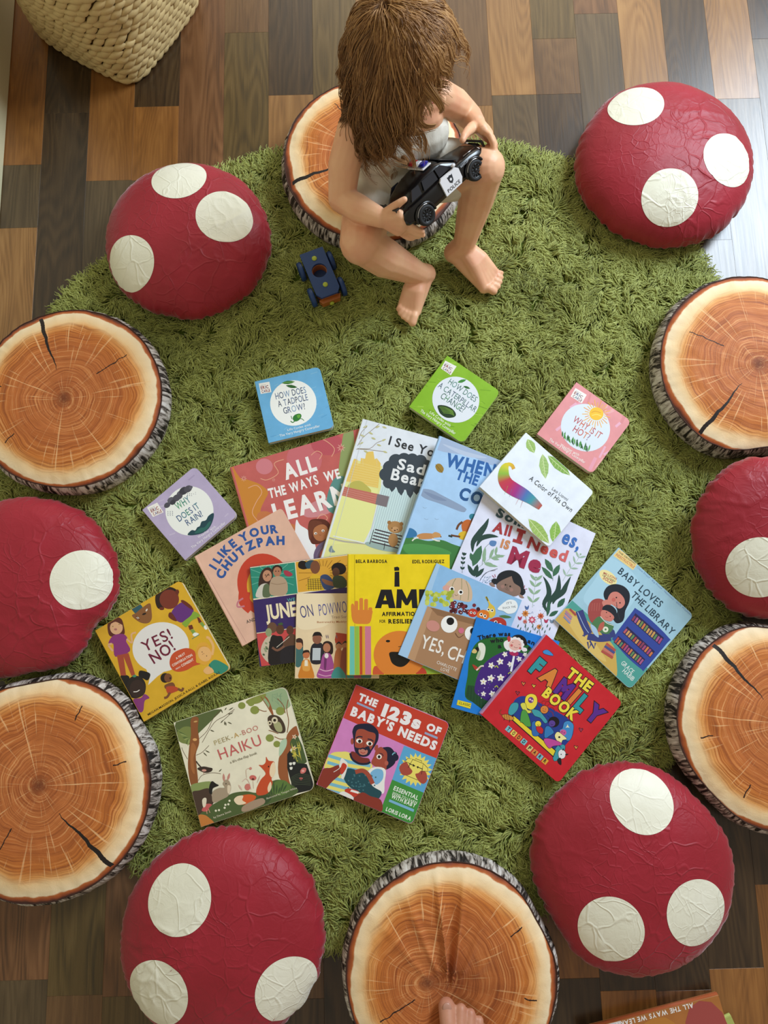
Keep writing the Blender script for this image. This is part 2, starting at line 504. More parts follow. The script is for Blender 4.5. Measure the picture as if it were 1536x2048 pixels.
def bark_mat():
    t = NT('printed_bark')
    ob = t.obj()
    s = t.n('SeparateXYZ'); t.put(s.inputs[0], ob)
    r = t.math('POWER', t.math('ADD', t.math('MULTIPLY', s.outputs[0], s.outputs[0]), t.math('MULTIPLY', s.outputs[1], s.outputs[1])), .5)
    rnd = t.n('ObjectInfo').outputs['Random']
    c = t.n('CombineXYZ'); t.put(c.inputs[0], t.math('DIVIDE', s.outputs[0], r)); t.put(c.inputs[1], t.math('DIVIDE', s.outputs[1], r)); t.put(c.inputs[2], t.math('ADD', t.math('MULTIPLY', s.outputs[2], 1.1), t.math('MULTIPLY', rnd, 20.0)))
    n = t.noise(c.outputs[0], 24, 4, .62, .9)
    b = t.noise(c.outputs[0], 4, 2)
    f = t.math('ADD', n, t.math('MULTIPLY', t.math('SUBTRACT', b, .5), .35))
    col = t.ramp(f, [(.38, '#1b1715'), (.44, '#3d3632'), (.49, '#8b827a'), (.56, '#b9b1aa'), (.68, '#dcd8d4')])
    t.bump(n, .5, .003)
    return t.fin(col, .7, .3)
BARK = bark_mat()
SEAM = plain('seam_thread', '#3a1d12', .8)
UNDER = plain('cushion_underside', '#2a2521', .9)

def press_at(A, dents):
    k = 0.0
    for a0, dep, wid in dents:
        k = k + dep * np.exp(-(((A - a0 + np.pi) % (2 * np.pi) - np.pi) / wid) ** 2)
    return k

def log_cushion(px, py, R, ztop, h, ang, label, seed, pith=(0, 0), fold=None, tilt=(0, 0), crack=True, dents=()):
    c = P(px, py, ztop)
    root = empty('log_cushion', (c[0], c[1], ztop - h))
    tag(root, label, 'cushion', 'round cushions printed like log slices')
    nA, nR = 200, 46
    A = np.linspace(0, 2 * np.pi, nA, endpoint=False)
    irr = 1 + .012 * noise3(np.cos(A) * 1.6 + seed, np.sin(A) * 1.6, seed * 2.3) + .004 * noise3(np.cos(A) * 9 + seed, np.sin(A) * 9, seed)
    irr = irr - press_at(A, dents)
    def top(rf, a):
        x, y = rf * np.cos(a) * R, rf * np.sin(a) * R
        z = h - .012 * rf ** 6 - .006 * rf ** 2 + .0022 * noise3(x * 12 + seed, y * 12, 2.0) + .0012 * noise3(x * 45, y * 45, seed)
        z = z + .0022 * sstep(.8, 1, rf) * noise3(np.cos(a) * 14 + seed, np.sin(a) * 14, rf * 2)
        if fold is not None: z = z + fold(x, y, rf)
        return z
    rf = np.concatenate([np.linspace(.0, .9, nR - 12), np.linspace(.915, 1, 12)])
    V = []
    for f in rf:
        z = top(f, A)
        V += [(f * R * i * math.cos(a), f * R * i * math.sin(a), zz) for a, i, zz in zip(A, 1 + (irr - 1) * f, z)]
    Fc = grid_faces(nR, nA)
    meshob('cut_face', V, Fc, log_face_mat('log_print_%d' % seed, ang, seed, R, pith, crack), root, True)
    # bark side
    V = []
    zt = top(1.0, A)
    prof = [(0.0, 1.0), (.05, 1.016), (.2, 1.04), (.5, 1.058), (.8, 1.04), (.95, 1.012), (1.0, .985)]
    for s, k in prof:
        lump = 1 + (.010 * noise3(np.cos(A) * 7 + seed, np.sin(A) * 7, s * 2 + 5) + .006 * noise3(np.cos(A) * 22, np.sin(A) * 22, s * 3 + seed)) * math.sin(math.pi * min(1, s + .15))
        for a, i, z1, lu in zip(A, irr, zt, lump):
            r = R * i * k * lu
            V.append((r * math.cos(a), r * math.sin(a), z1 * (1 - s) + .001 * s))
    meshob('bark_side', V, grid_faces(len(prof), nA, flip=True), BARK, root, True)
    meshob('underside', [(R * i * .985 * math.cos(a), R * i * .985 * math.sin(a), .001) for a, i in zip(A, irr)], [tuple(range(nA))[::-1]], UNDER, root)
    m = Mesh()
    pts = [((R * i * 1.003) * math.cos(a), (R * i * 1.003) * math.sin(a), z + .0002) for a, i, z in zip(A, irr, zt)]
    m.tube(pts + [pts[0]], .0013, 6)
    m.build('seam', SEAM, root, True)
    root.rotation_euler = (tilt[0], tilt[1], 0)
    return root, c

def toe_fold(x, y, rf):
    # a toe presses the middle down and pulls the cloth into folds towards it
    d = np.hypot(x, y + .045)
    z = -.012 * np.exp(-(d / .05) ** 2) - .026 * np.exp(-((x - .025) ** 2 + (y + .085) ** 2) / .085 ** 2)
    a = np.arctan2(x + .003, y + .045)
    for a0, w, hh in ((-.11, .022, .011), (.13, .022, .010), (-.42, .05, .004), (.42, .05, .004), (.02, .07, -.007), (-.75, .06, .0025), (.75, .06, .0025)):
        z = z + hh * np.exp(-((a - a0) / w) ** 2) * sstep(.015, .06, d) * sstep(.25, .14, d)
    return z

def sat_on(x, y, rf):
    return -.019 * np.exp(-((x - .045) ** 2 + (y + .095) ** 2) / .115 ** 2)

covers = []
LOGS = [
    (748, 305, .197, .095, .078, math.radians(200), 'log slice cushion that the child sits on', 1, (.05, 0), sat_on, (0, 0)),
    (129, 790, .193, .095, .080, math.radians(112), 'log slice cushion at the left edge, above the red cushion, black crack at its top', 2, (-.04, .02), None, (0, 0)),
    (73, 1576, .207, .095, .080, math.radians(-44), 'log slice cushion at bottom left with a black crack towards its lower right rim', 3, (0, .03), None, (0, 0)),
    (905, 1958, .192, .095, .085, math.radians(-75), 'log slice cushion at the bottom, pulled into folds by bare toes', 4, (0, -.24), toe_fold, (0, 0)),
    (1520, 724, .199, .095, .080, math.radians(-131), 'pale lit log slice cushion at the right edge, black crack at its lower left', 5, (.03, 0), None, (0, 0)),
    (1571, 1452, .197, .095, .080, math.radians(128), 'log slice cushion low on the right edge, between two red cushions', 6, (.02, .0), None, (0, 0)),
]
SR = .060
REDS = [
    (378, 483, .180, .0125, .112, 'red spotted cushion between the basket and the left log slice', [(358, 352, SR), (451, 432, SR), (258, 528, SR)], 1),
    (1325, 332, .196, .0125, .118, 'red spotted cushion on the bare floor at top right', [(1272, 208, SR), (1458, 318, SR), (1341, 392, SR)], 2),
    (53, 1174, .186, .0125, .110, 'red spotted cushion at the left edge between two log slices, one spot in view', [(168, 1160, SR)], 3),
    (1565, 1066, .181, .046, .110, 'red spotted cushion at the right edge, leaning on the pale log slice', [(1520, 1137, SR)], 4, (math.radians(11), 0)),
    (448, 1866, .189, .0125, .112, 'red spotted cushion at bottom left, touching the rug below the forest animals book', [(357, 1800, SR), (313, 1990, SR), (576, 1982, SR)], 5),
    (1261, 1731, .190, .0125, .112, 'red spotted cushion at bottom right, below the bright red book', [(1284, 1602, SR), (1222, 1862, SR), (1398, 1830, SR)], 6),
]
# cushions that lean on a neighbour give way where they touch
DENTS = {}
_cs = [(('log', i), P(a[0], a[1], a[3])[:2], a[2] * 1.075) for i, a in enumerate(LOGS)] + [(('red', i), P(a[0], a[1], a[3] + .035)[:2], a[2] * 1.025) for i, a in enumerate(REDS)]
for k_, c_, r_ in _cs:
    DENTS[k_] = []
    for k2, c2, r2 in _cs:
        if k2 == k_: continue
        ov = r_ + r2 - float(np.hypot(*(c2 - c_)))
        if ov > -.002: DENTS[k_].append((math.atan2(c2[1] - c_[1], c2[0] - c_[0]), (ov / 2 + .003) / r_, .34))
DENTS[('red', 2)].append((math.radians(-31), .12, .24))
DENTS[('log', 2)].append((math.atan2(*(P(297, 1440, .05)[:2] - P(73, 1576, .095)[:2])[::-1]), .05, .2))
for ia, a in enumerate(LOGS):
    r, c = log_cushion(*a, True, DENTS[('log', ia)])
    covers.append((c[0], c[1], a[2] - .03))

# ------------------------------------------------------------------ red cushions with white spots
def red_mat(name, c0, c1, seed, bs=.42):
    t = NT(name)
    ob = t.obj()
    dis = t.n('VectorMath', operation='ADD'); t.put(dis.inputs[0], t.vscale(ob, (1, 1, .6), (seed, 0, 0)))
    nn = t.n('TexNoise', {'Scale': 9.0, 'Detail': 2.0}); t.put(nn.inputs['Vector'], ob)
    sc = t.vscale(nn.outputs['Color'], (.09, .09, .09)); t.put(dis.inputs[1], sc)
    hs = None
    for scale, wdt, k in ((21, .055, .8), (46, .08, .5)):
        vo = t.n('TexVoronoi', {'Scale': scale, 'Randomness': 1.0}, feature='DISTANCE_TO_EDGE'); t.put(vo.inputs['Vector'], dis.outputs[0])
        e = t.math('MULTIPLY', t.rng(vo.outputs['Distance'], wdt, 0, 0, 1, True), k)
        mask = t.rng(t.noise(t.vscale(ob, (1, 1, 1), (seed + k, 3, 0)), 6, 1), .42, .62)
        e = t.math('MULTIPLY', e, mask)
        hs = e if hs is None else t.math('ADD', hs, e)
    hs = t.math('ADD', hs, t.math('MULTIPLY', t.noise(ob, 30, 4, .6, 1.2), 1.0))
    t.bump(hs, bs, .0036)
    col = t.mix(t.rng(t.noise(ob, 8, 2), .3, .7), c0, c1)
    return t.fin(col, .50, .38, Sheen_Weight=.35, Sheen_Roughness=.35)
RED = red_mat('crimson_cotton', '#8e1826', '#a12233', 0)
WHITE = red_mat('off_white_print', '#e2e0cc', '#eae8d8', 4, .34)

def red_cushion(px, py, R, zb, H, label, spots, seed, tilt=(0, 0), zc=None, dents=()):
    c = P(px, py, (zc if zc is not None else zb + .035))
    root = empty('red_cushion', (c[0], c[1], zb))
    tag(root, label, 'cushion', 'red round cushions with white spots')
    root.rotation_euler = (tilt[0], tilt[1], 0)
    Mw = Matrix.Translation(root.location) @ root.rotation_euler.to_matrix().to_4x4()
    # profile from the pole to the hem by arc length
    ph = np.linspace(0, 1, 400)
    pr, pz = [], []
    ze = .032
    for q in ph:
        th = q * (math.pi / 2 + .95)
        r = abs(math.sin(th)) ** .80 if th < math.pi / 2 else math.sin(th) ** .9
        z = ze + (H - ze) * max(0, math.cos(th)) ** .85 if th < math.pi / 2 else ze + .034 * math.cos(th) / math.cos(math.pi / 2 + .95) * -1
        pr.append(R * r); pz.append(z)
    pr, pz = np.array(pr), np.array(pz)
    arc = np.concatenate([[0], np.cumsum(np.hypot(np.diff(pr), np.diff(pz)))])
    smax = arc[-1]
    s_rim = arc[np.argmax(pr)]
    def surf(s, a, lift=0.0):
        r = np.interp(s, arc, pr); z = np.interp(s, arc, pz)
        dr = np.interp(s + .002, arc, pr) - np.interp(s - .002, arc, pr); dz = np.interp(s + .002, arc, pz) - np.interp(s - .002, arc, pz)
        l = np.hypot(dr, dz) + 1e-9
        nr, nz = -dz / l, dr / l
        x, y = r * np.cos(a), r * np.sin(a)
        ca, sa = np.cos(a), np.sin(a)
        g = sstep(s_rim - .055, s_rim + .01, s)
        gath = noise3(ca * 9.5 + seed, sa * 9.5, s * 5) + .45 * noise3(ca * 19, sa * 19 + seed, s * 9)
        gath = .7 * np.sin(4.5 * gath)
        big = noise3(x * 9 + seed * 3, y * 9, z * 9)
        rid = 1 - np.abs(noise3(x * 13 + seed * 7, y * 13, 4 + z * 10)) * 2.6
        rid2 = 1 - np.abs(noise3(x * 27 + seed * 5, y * 27, 9 + z * 20)) * 2.6
        patch = sstep(-.15, .35, noise3(x * 5 + seed, y * 5 + 2, seed))
        d = .0034 * g * gath + .0022 * big + patch * (.0017 * np.maximum(rid, 0) ** 4 + .0012 * np.maximum(rid2, 0) ** 3) * (1 - .3 * g)
        out = 1 + .018 * noise3(ca * 1.5 + seed, sa * 1.5, 7.7) * sstep(.3, 1, s / s_rim)
        out = out - press_at(a, dents) * sstep(.4, 1, s / s_rim)
        d = d + lift
        return np.stack([(x * out + nr * ca * d), (y * out + nr * sa * d), np.maximum(z + nz * d, .0015)], -1)
    nA, nS = 260, 74
    A = np.linspace(0, 2 * np.pi, nA, endpoint=False)
    SS = np.linspace(0.0008, smax, nS)
    aa, ss = np.meshgrid(A, SS)
    V = surf(ss, aa).reshape(-1, 3)
    V = np.vstack([V, [[0, 0, .004]]])
    L = len(V) - 1
    o = (nS - 1) * nA
    Fc = grid_faces(nS, nA) + [(L, o + (j + 1) % nA, o + j) for j in range(nA)] + [tuple(range(nA))[::-1]]
    meshob('cover', V, Fc, RED, root, True)
    # hem cord hugging the rim
    hem = surf(np.full(nA, s_rim + .018), A, .0006)
    m = Mesh(); pts = [tuple(p) for p in hem]; m.tube(pts + [pts[0]], .0011, 6); m.build('hem', RED, root, True)
    # where on the cloth each spot sits
    MW = np.array(Mw)
    W = V[:-1] @ MW[:3, :3].T + MW[:3, 3]
    qu, qv = Q(W)
    for (su, sv, sr) in spots:
        vis = (ss.ravel() < s_rim + .002)
        d = np.where(vis, (qu - su) ** 2 + (qv - sv) ** 2, 1e9)
        k = int(np.argmin(d)); s0, a0 = ss.ravel()[k], aa.ravel()[k]
        ca, cb = s0 * math.cos(a0), s0 * math.sin(a0)
        nr_, na_ = 26, 72
        vv = [(ca, cb)] + [(ca + sr * i / nr_ * math.cos(t), cb + sr * i / nr_ * math.sin(t)) for i in range(1, nr_ + 1) for t in np.linspace(0, 2 * np.pi, na_, endpoint=False)]
        vv = np.array(vv)
        s_, a_ = np.hypot(vv[:, 0], vv[:, 1]), np.arctan2(vv[:, 1], vv[:, 0])
        PV = surf(np.minimum(s_, smax - .001), a_, .00055)
        ff = [(0, 1 + j, 1 + (j + 1) % na_) for j in range(na_)] + grid_faces(nr_, na_, off=1, flip=True)
        meshob('spot', PV, ff, WHITE, root, True)
    return root, c

for ia, a in enumerate(REDS):
    r, c = red_cushion(*(list(a) + [(0, 0)] * (9 - len(a)) + [None] * (0 if len(a) > 9 else 1))[:9], None, DENTS[('red', ia)])
    covers.append((c[0], c[1], a[2] - .03))
# ------------------------------------------------------------------ printing on covers: flat inks, one thin layer over the other
_gl = {}
def glyph(ch, bold):
    key = (ch, round(bold, 3))
    if key not in _gl:
        cu = bpy.data.curves.new('g', 'FONT')
        cu.body = ch; cu.size = 1.0; cu.offset = bold; cu.resolution_u = 3; cu.fill_mode = 'FRONT'
        o = bpy.data.objects.new('g', cu)
        me = o.to_mesh()
        v = np.array([x.co[:2] for x in me.vertices]) if len(me.vertices) else np.zeros((0, 2))
        me.calc_loop_triangles()
        f = [tuple(t.vertices) for t in me.loop_triangles]
        o.to_mesh_clear(); bpy.data.objects.remove(o); bpy.data.curves.remove(cu)
        if len(v):
            x0 = v[:, 0].min(); v[:, 0] -= x0; w = v[:, 0].max()
        else: w = .26
        _gl[key] = (v, f, w)
    return _gl[key]
CAPH = glyph('H', 0.0)[0][:, 1].max()

def smooth_pts(pts, closed=True, sub=5):
    pts = np.array(pts, float); n = len(pts)
    if n < 3: return pts
    out = []
    rngi = range(n) if closed else range(n - 1)
    g = (lambda i: pts[i % n]) if closed else (lambda i: pts[min(max(i, 0), n - 1)])
    for i in rngi:
        p0, p1, p2, p3 = g(i - 1), g(i), g(i + 1), g(i + 2)
        for k in range(sub):
            t = k / sub
            out.append(.5 * ((2 * p1) + (-p0 + p2) * t + (2 * p0 - 5 * p1 + 4 * p2 - p3) * t * t + (-p0 + 3 * p1 - 3 * p2 + p3) * t ** 3))
    if not closed: out.append(pts[-1])
    return np.array(out)

def clip_poly(poly, planes):
    for nx, ny, c in planes:                       # keep nx*x + ny*y <= c
        out = []; n = len(poly)
        dd = [nx * p[0] + ny * p[1] - c for p in poly]
        if max(dd) <= 0: continue
        for i in range(n):
            a, b, da, db = poly[i], poly[(i + 1) % n], dd[i], dd[(i + 1) % n]
            if da <= 0: out.append(a)
            if (da <= 0) != (db <= 0):
                t = da / (da - db); out.append((a[0] + (b[0] - a[0]) * t, a[1] + (b[1] - a[1]) * t))
        poly = out
        if len(poly) < 3: return []
    return poly
def hull_planes(pts):
    out = []; n = len(pts)
    for i in range(n):
        (x0, y0), (x1, y1) = pts[i], pts[(i + 1) % n]
        L = math.hypot(x1 - x0, y1 - y0)
        if L < 1e-7: continue
        nx, ny = (y1 - y0) / L, -(x1 - x0) / L
        out.append((nx, ny, nx * x0 + ny * y0))
    return out

_ink = NT('printed_ink')
_ia = _ink.n('Attribute', attribute_name='ink')
INK = _ink.fin(_ia.outputs['Color'], .33, .45)

class Art:
    """inks for one cover; coordinates are measured on a picture crop with origin (x0, y0) and scale s"""
    def __init__(s, book, frame):
        s.bk, s.fr = book, frame
        s.layers = {}
        s.lv = 0
        s.part = 'cover_picture'
    def loc(s, pts):
        x0, y0, k = s.fr
        return [s.bk.local(x0 + x * k, y0 + y * k) for x, y in pts]
    def tri(s, loc, faces, col, clip=True):
        d = s.layers.setdefault(s.part, ([], [], []))
        s.lv += 1
        z = s.bk.th + 0.00004 + s.lv * 0.0000032
        w, h, ri = s.bk.w / 2 - .0005, s.bk.h / 2 - .0005, s.bk.rad
        hp = s.bk.planes
        c = hexc(col)
        for f in faces:
            pl = [tuple(loc[i]) for i in f]
            if clip and any(abs(p[0]) > w - ri or abs(p[1]) > h - ri for p in pl):
                pl = clip_poly(pl, hp)
                if len(pl) < 3: continue
            a = sum(pl[i][0] * pl[(i + 1) % len(pl)][1] - pl[(i + 1) % len(pl)][0] * pl[i][1] for i in range(len(pl)))
            if abs(a) < 1e-10: continue
            if a < 0: pl = pl[::-1]
            o = len(d[0])
            d[0].extend((p[0], p[1], z) for p in pl); d[1].append(tuple(range(o, o + len(pl)))); d[2].extend([c] * len(pl))
    def p(s, col, pts):
        L = s.loc(pts)
        t = tessellate_polygon([[Vector((a, b, 0)) for a, b in L]])
        s.tri(L, t, col)
    def b(s, col, pts, sub=4): s.p(col, smooth_pts(pts, True, sub))
    def e(s, col, cx, cy, rx, ry=None, rot=0, n=22):
        ry = ry or rx; r = math.radians(rot)
        pts = [(cx + rx * math.cos(t) * math.cos(r) - ry * math.sin(t) * math.sin(r), cy + rx * math.cos(t) * math.sin(r) + ry * math.sin(t) * math.cos(r)) for t in np.linspace(0, 2 * math.pi, n, endpoint=False)]
        L = s.loc(pts); s.tri(L, [tuple(range(n))], col)
    def l(s, col, w, pts, sm=True, taper=False):
        pts = smooth_pts(pts, False, 4) if sm and len(pts) > 2 else np.array(pts, float)
        d = np.gradient(pts, axis=0); d /= (np.linalg.norm(d, axis=1)[:, None] + 1e-9)
        nn = np.stack([-d[:, 1], d[:, 0]], 1)
        ww = np.full(len(pts), w / 2.0)
        if taper: ww = w / 2.0 * np.sin(np.linspace(.12, math.pi - .05, len(pts)))
        a, b = pts + nn * ww[:, None], pts - nn * ww[:, None]
        n = len(pts)
        L = s.loc(np.vstack([a, b]))
        s.tri(L, [(i, i + 1, n + i + 1, n + i) for i in range(n - 1)], col)
    def leaf(s, col, x0, y0, x1, y1, w):
        dx, dy = x1 - x0, y1 - y0; L = math.hypot(dx, dy); nx, ny = -dy / L, dx / L
        f = lambda t, k: (x0 + dx * t + nx * k * w, y0 + dy * t + ny * k * w)
        s.p(col, [f(0, 0), f(.2, .33), f(.45, .5), (f(.75, .36)), f(1, 0), f(.75, -.36), f(.45, -.5), f(.2, -.33)])
    def sprig(s, col, pts, ln, w, n=4, stem=2, spread=.9):
        P_ = smooth_pts(pts, False, 6); s.l(col, stem, pts)
        for i in range(n):
            k = int((i + 1) / (n + .3) * (len(P_) - 2)); p = P_[k]; d = P_[k + 1] - P_[k]; d = d / (np.linalg.norm(d) + 1e-9)
            for sg in (-1, 1):
                a = math.atan2(d[1], d[0]) + sg * spread
                s.leaf(col, p[0], p[1], p[0] + ln * math.cos(a), p[1] + ln * math.sin(a), w)
        s.leaf(col, P_[-2][0], P_[-2][1], P_[-1][0] + (P_[-1] - P_[-3])[0] * .5, P_[-1][1] + (P_[-1] - P_[-3])[1] * .5, w)
    def star(s, col, cx, cy, r0, r1, n, rot=0):
        pts = []
        for i in range(2 * n):
            a = math.pi * i / n + rot; r = r1 if i % 2 == 0 else r0
            pts.append((cx + r * math.cos(a), cy + r * math.sin(a)))
        L = s.loc(pts + [(cx, cy)]); s.tri(L, [(i, (i + 1) % (2 * n), 2 * n) for i in range(2 * n)], col)
    def t(s, text, col, path, h, bold=.02, part='title', jit=0.0, out=None, ob=.05, gap=.10, perp=None):
        """text set along a baseline, its capitals h tall"""
        pp = np.array(path, float).reshape(-1, 2)
        if len(pp) > 2: pp = smooth_pts(pp, False, 6)
        seg = np.hypot(*np.diff(pp, axis=0).T); cum = np.concatenate([[0], np.cumsum(seg)])
        L = cum[-1]
        gs = [glyph(c, bold) for c in text]
        adv = [g[2] + (gap if c != ' ' else 0.02) for g, c in zip(gs, text)]
        tot = sum(adv) - gap
        sx = L / tot; sy = h / CAPH
        old = s.part; s.part = part
        cols = col if isinstance(col, (list, tuple)) else [col]
        def place(b, cs, back=False):
            pos = 0; k = 0
            for i, c in enumerate(text):
                g = glyph(c, b)
                if c != ' ':
                    x0 = pos * sx; xm = x0 + gs[i][2] * sx / 2
                    j = min(max(int(np.searchsorted(cum, xm)) - 1, 0), len(pp) - 2)
                    f = (xm - cum[j]) / max(seg[j], 1e-9)
                    c0 = pp[j] + (pp[j + 1] - pp[j]) * f
                    d = (pp[j + 1] - pp[j]) / max(seg[j], 1e-9)
                    nrm = np.array([d[1], -d[0]])                # up, in picture rows
                    jr = random.Random(sum(map(ord, text)) * 31 + i)
                    ra = jit * jr.uniform(-.25, .25); dyj = jit * jr.uniform(-.12, .12) * h
                    v = g[0].copy()
                    xx = (v[:, 0] - g[2] / 2) * sx; yy = v[:, 1] * sy
                    xr = xx * math.cos(ra) - (yy - h / 2) * math.sin(ra); yr = xx * math.sin(ra) + (yy - h / 2) * math.cos(ra) + h / 2 + dyj
                    pts = c0[None, :] + xr[:, None] * d[None, :] + yr[:, None] * nrm[None, :]
                    s.tri(s.loc(pts), g[1], cs[k % len(cs)])
                    s.lv -= 1
                    k += 1
                pos += adv[i]
            s.lv += 1
        random_state = None
        if out: place(bold + ob, [out])
        place(bold, cols)
        s.part = old
    def shear_box(s, col, pts): s.p(col, pts)
    def build(s):
        for nm, (v, f, c) in s.layers.items():
            if v: meshob(nm, v, f, INK, s.bk.root, cols=c)

def paper_mat():
    t = NT('paper_block')
    n = t.noise(t.vscale(t.obj(), (1, 1, 3000)), 1.0, 2)
    return t.fin(t.mix(t.rng(n, .3, .7), '#d9cfb4', '#efe8d4'), .8, .3)
PAPER = paper_mat()
BOARD = plain('board_pages', '#e4dcc3', .7, .3)
_cov = {}
def cover_mat(col, gloss=.32):
    k = (col, gloss)
    if k not in _cov:
        t = NT('cover_' + col.strip('#'))
        n = t.noise(t.obj(), 45, 3)
        c = t.mix(t.rng(n, .3, .7), hexc(col), tuple(min(1, x * 1.10 + .004) for x in hexc(col)[:3]) + (1,))
        _cov[k] = t.fin(c, gloss, .45)
    return _cov[k]

def round_rect(w, h, r, right_only=True, n=5):
    pts = []
    def arc(cx, cy, a0):
        for i in range(n + 1):
            a = a0 + math.pi / 2 * i / n
            pts.append((cx + r * math.cos(a), cy + r * math.sin(a)))
    if r > 0:
        if right_only: pts.append((-w, -h))
        else: arc(-w + r, -h + r, math.pi)
        arc(w - r, -h + r, -math.pi / 2); arc(w - r, h - r, 0)
        if right_only: pts.append((-w, h))
        else: arc(-w + r, h - r, math.pi / 2)
    else: pts = [(-w, -h), (w, -h), (w, h), (-w, h)]
    return pts

class Book:
    def __init__(s, kind, corners, th, plane, color, label, back=None, spine=None, radius=None, gloss=.32, group=None, name=None):
        s.kind, s.th = kind, th
        a, bx, by = plane
        s.pl = plane
        def hit(u, v, t=th):
            d = ray(u, v)        # bottom plane lifted by the thickness
            k = (a + t - CAM_H) / (d[2] - bx * d[0] - by * d[1])
            return np.array([0, 0, CAM_H]) + d * k
        s.hit = hit
        q = np.array([hit(u, v) for u, v in corners])
        nrm = np.array([-bx, -by, 1.0]); nrm /= np.linalg.norm(nrm)
        ex = (q[1] - q[0]) + (q[2] - q[3]); ey = (q[0] - q[3]) + (q[1] - q[2])
        ex /= np.linalg.norm(ex); ey /= np.linalg.norm(ey)
        ex = ex - nrm * (ex @ nrm); ex /= np.linalg.norm(ex)
        ey2 = np.cross(nrm, ex)
        m = ex + np.cross(ey, nrm); m /= np.linalg.norm(m); ex = m - nrm * (m @ nrm); ex /= np.linalg.norm(ex); ey2 = np.cross(nrm, ex)
        s.ex, s.ey, s.nz = ex, ey2, nrm
        c = q.mean(0)
        s.w = (np.linalg.norm(q[1] - q[0]) + np.linalg.norm(q[2] - q[3])) / 2
        s.h = (np.linalg.norm(q[3] - q[0]) + np.linalg.norm(q[2] - q[1])) / 2
        s.org = c - nrm * th
        s.top = c
        s.root = empty(name or {'board': 'board_book', 'hard': 'picture_book', 'paper': 'picture_book'}[kind])
        M = Matrix(((ex[0], ey2[0], nrm[0], s.org[0]), (ex[1], ey2[1], nrm[1], s.org[1]), (ex[2], ey2[2], nrm[2], s.org[2]), (0, 0, 0, 1)))
        s.root.matrix_world = M
        tag(s.root, label, 'book', group or "children's picture books spread on the rug")
        w, h = s.w / 2, s.h / 2
        s.rad = (radius if radius is not None else .011) if kind == 'board' else (radius or 0)
        s.planes = hull_planes(round_rect(w - .0005, h - .0005, s.rad))
        cm = cover_mat(color, gloss); bm = cover_mat(back or color, gloss); sm = cover_mat(spine or color, gloss)
        if kind == 'board':
            r = radius if radius is not None else .011
            t = .0014
            Mesh().prism(round_rect(w, h, r), th - t, th).build('front_cover', cm, s.root)
            Mesh().prism(round_rect(w, h, r), 0, t).build('back_cover', bm, s.root)
            pg = Mesh(); n = 8; dz = (th - 2 * t) / n
            for i in range(n):
                pg.prism(round_rect(w - .0004, h - .0004, r), t + i * dz + .00012, t + (i + 1) * dz - .00012)
            pg.build('board_pages', BOARD, s.root)
            Mesh().box(-w - .0006, -w + .0012, -h, h, .0002, th - .0002, b=.0004).build('spine', sm, s.root)
        elif kind == 'hard':
            t = .0022
            r = radius or 0
            g = .008                                   # hinge groove
            m = Mesh(); m.prism([(x, y) for x, y in round_rect(w, h, r)], th - t, th)
            m.box(-w - .001, -w + g * .5, -h, h, th - t * .8, th + .0004, b=.0008)
            fc = m.build('front_cover', cm, s.root)
            Mesh().prism(round_rect(w, h, r), 0, t).build('back_cover', bm, s.root)
            Mesh().box(-w + .002, w - .004, -h + .003, h - .003, t, th - t).build('page_block', PAPER, s.root)
            sp = Mesh(); prof = [(-w + .0005, 0), (-w - .0018, th * .2), (-w - .0024, th * .5), (-w - .0018, th * .8), (-w + .0005, th)]
            v = [(x, y, z) for y in (-h, h) for x, z in prof] + [(x + .002, y, z) for y in (-h, h) for x, z in prof]
            f = [(i, i + 1, i + 6, i + 5) for i in range(4)] + [(i + 10, i + 15, i + 16, i + 11) for i in range(4)] + [(i, i + 10, i + 11, i + 1) for i in range(4)] + [(i + 5, i + 6, i + 16, i + 15) for i in range(4)]
            sp.add(v, f); sp.build('spine', sm, s.root)
        else:
            t = .0004
            Mesh().prism(round_rect(w, h, radius or 0), th - t, th).build('front_cover', cm, s.root)
            Mesh().prism(round_rect(w, h, radius or 0), 0, t).build('back_cover', bm, s.root)
            Mesh().prism(round_rect(w - .0005, h - .0005, radius or 0), t, th - t).build('page_block', PAPER, s.root)
            Mesh().box(-w - .0003, -w + .0005, -h, h, .0001, th - .0001, b=.0002).build('spine', sm, s.root)
    def local(s, u, v):
        d = s.hit(u, v) - s.top
        return (float(d @ s.ex), float(d @ s.ey))
# ------------------------------------------------------------------ the books (planes: where each one comes to rest on the pile or on its neighbours)
FLAT = (.0292, 0, 0)
F5, F6, F8 = (480, 700, .27344), (800, 700, .3125), (260, 900, .28646)
FN, FL = (860, 1020, .22135), (1080, 1080, .22135)
FJ, FS, FF = (480, 1080, .28646), (780, 1080, .28646), (900, 1220, .234375)
FY, FH, FB = (180, 1140, .1953125), (340, 1360, .1953125), (620, 1360, .1888)

def logo_box(a, box, base, cols):
    a.p('#f1efea', box)
    (x0, y0), (x1, y1), (x2, y2), (x3, y3) = box
    def pt(u, v): return ((x0 + (x1 - x0) * u) * (1 - v) + (x3 + (x2 - x3) * u) * v, (y0 + (y1 - y0) * u) * (1 - v) + (y3 + (y2 - y3) * u) * v)
    H = math.hypot(x3 - x0, y3 - y0)
    a.t('WORLD OF', '#5a5560', pt(.12, .26) + pt(.6, .26), H * .09, .0, 'series_mark')
    a.t('ERIC', cols, pt(.10, .58) + pt(.82, .58), H * .27, .03, 'series_mark')
    a.t('CARLE', cols[::-1], pt(.12, .92) + pt(.9, .92), H * .25, .03, 'series_mark')

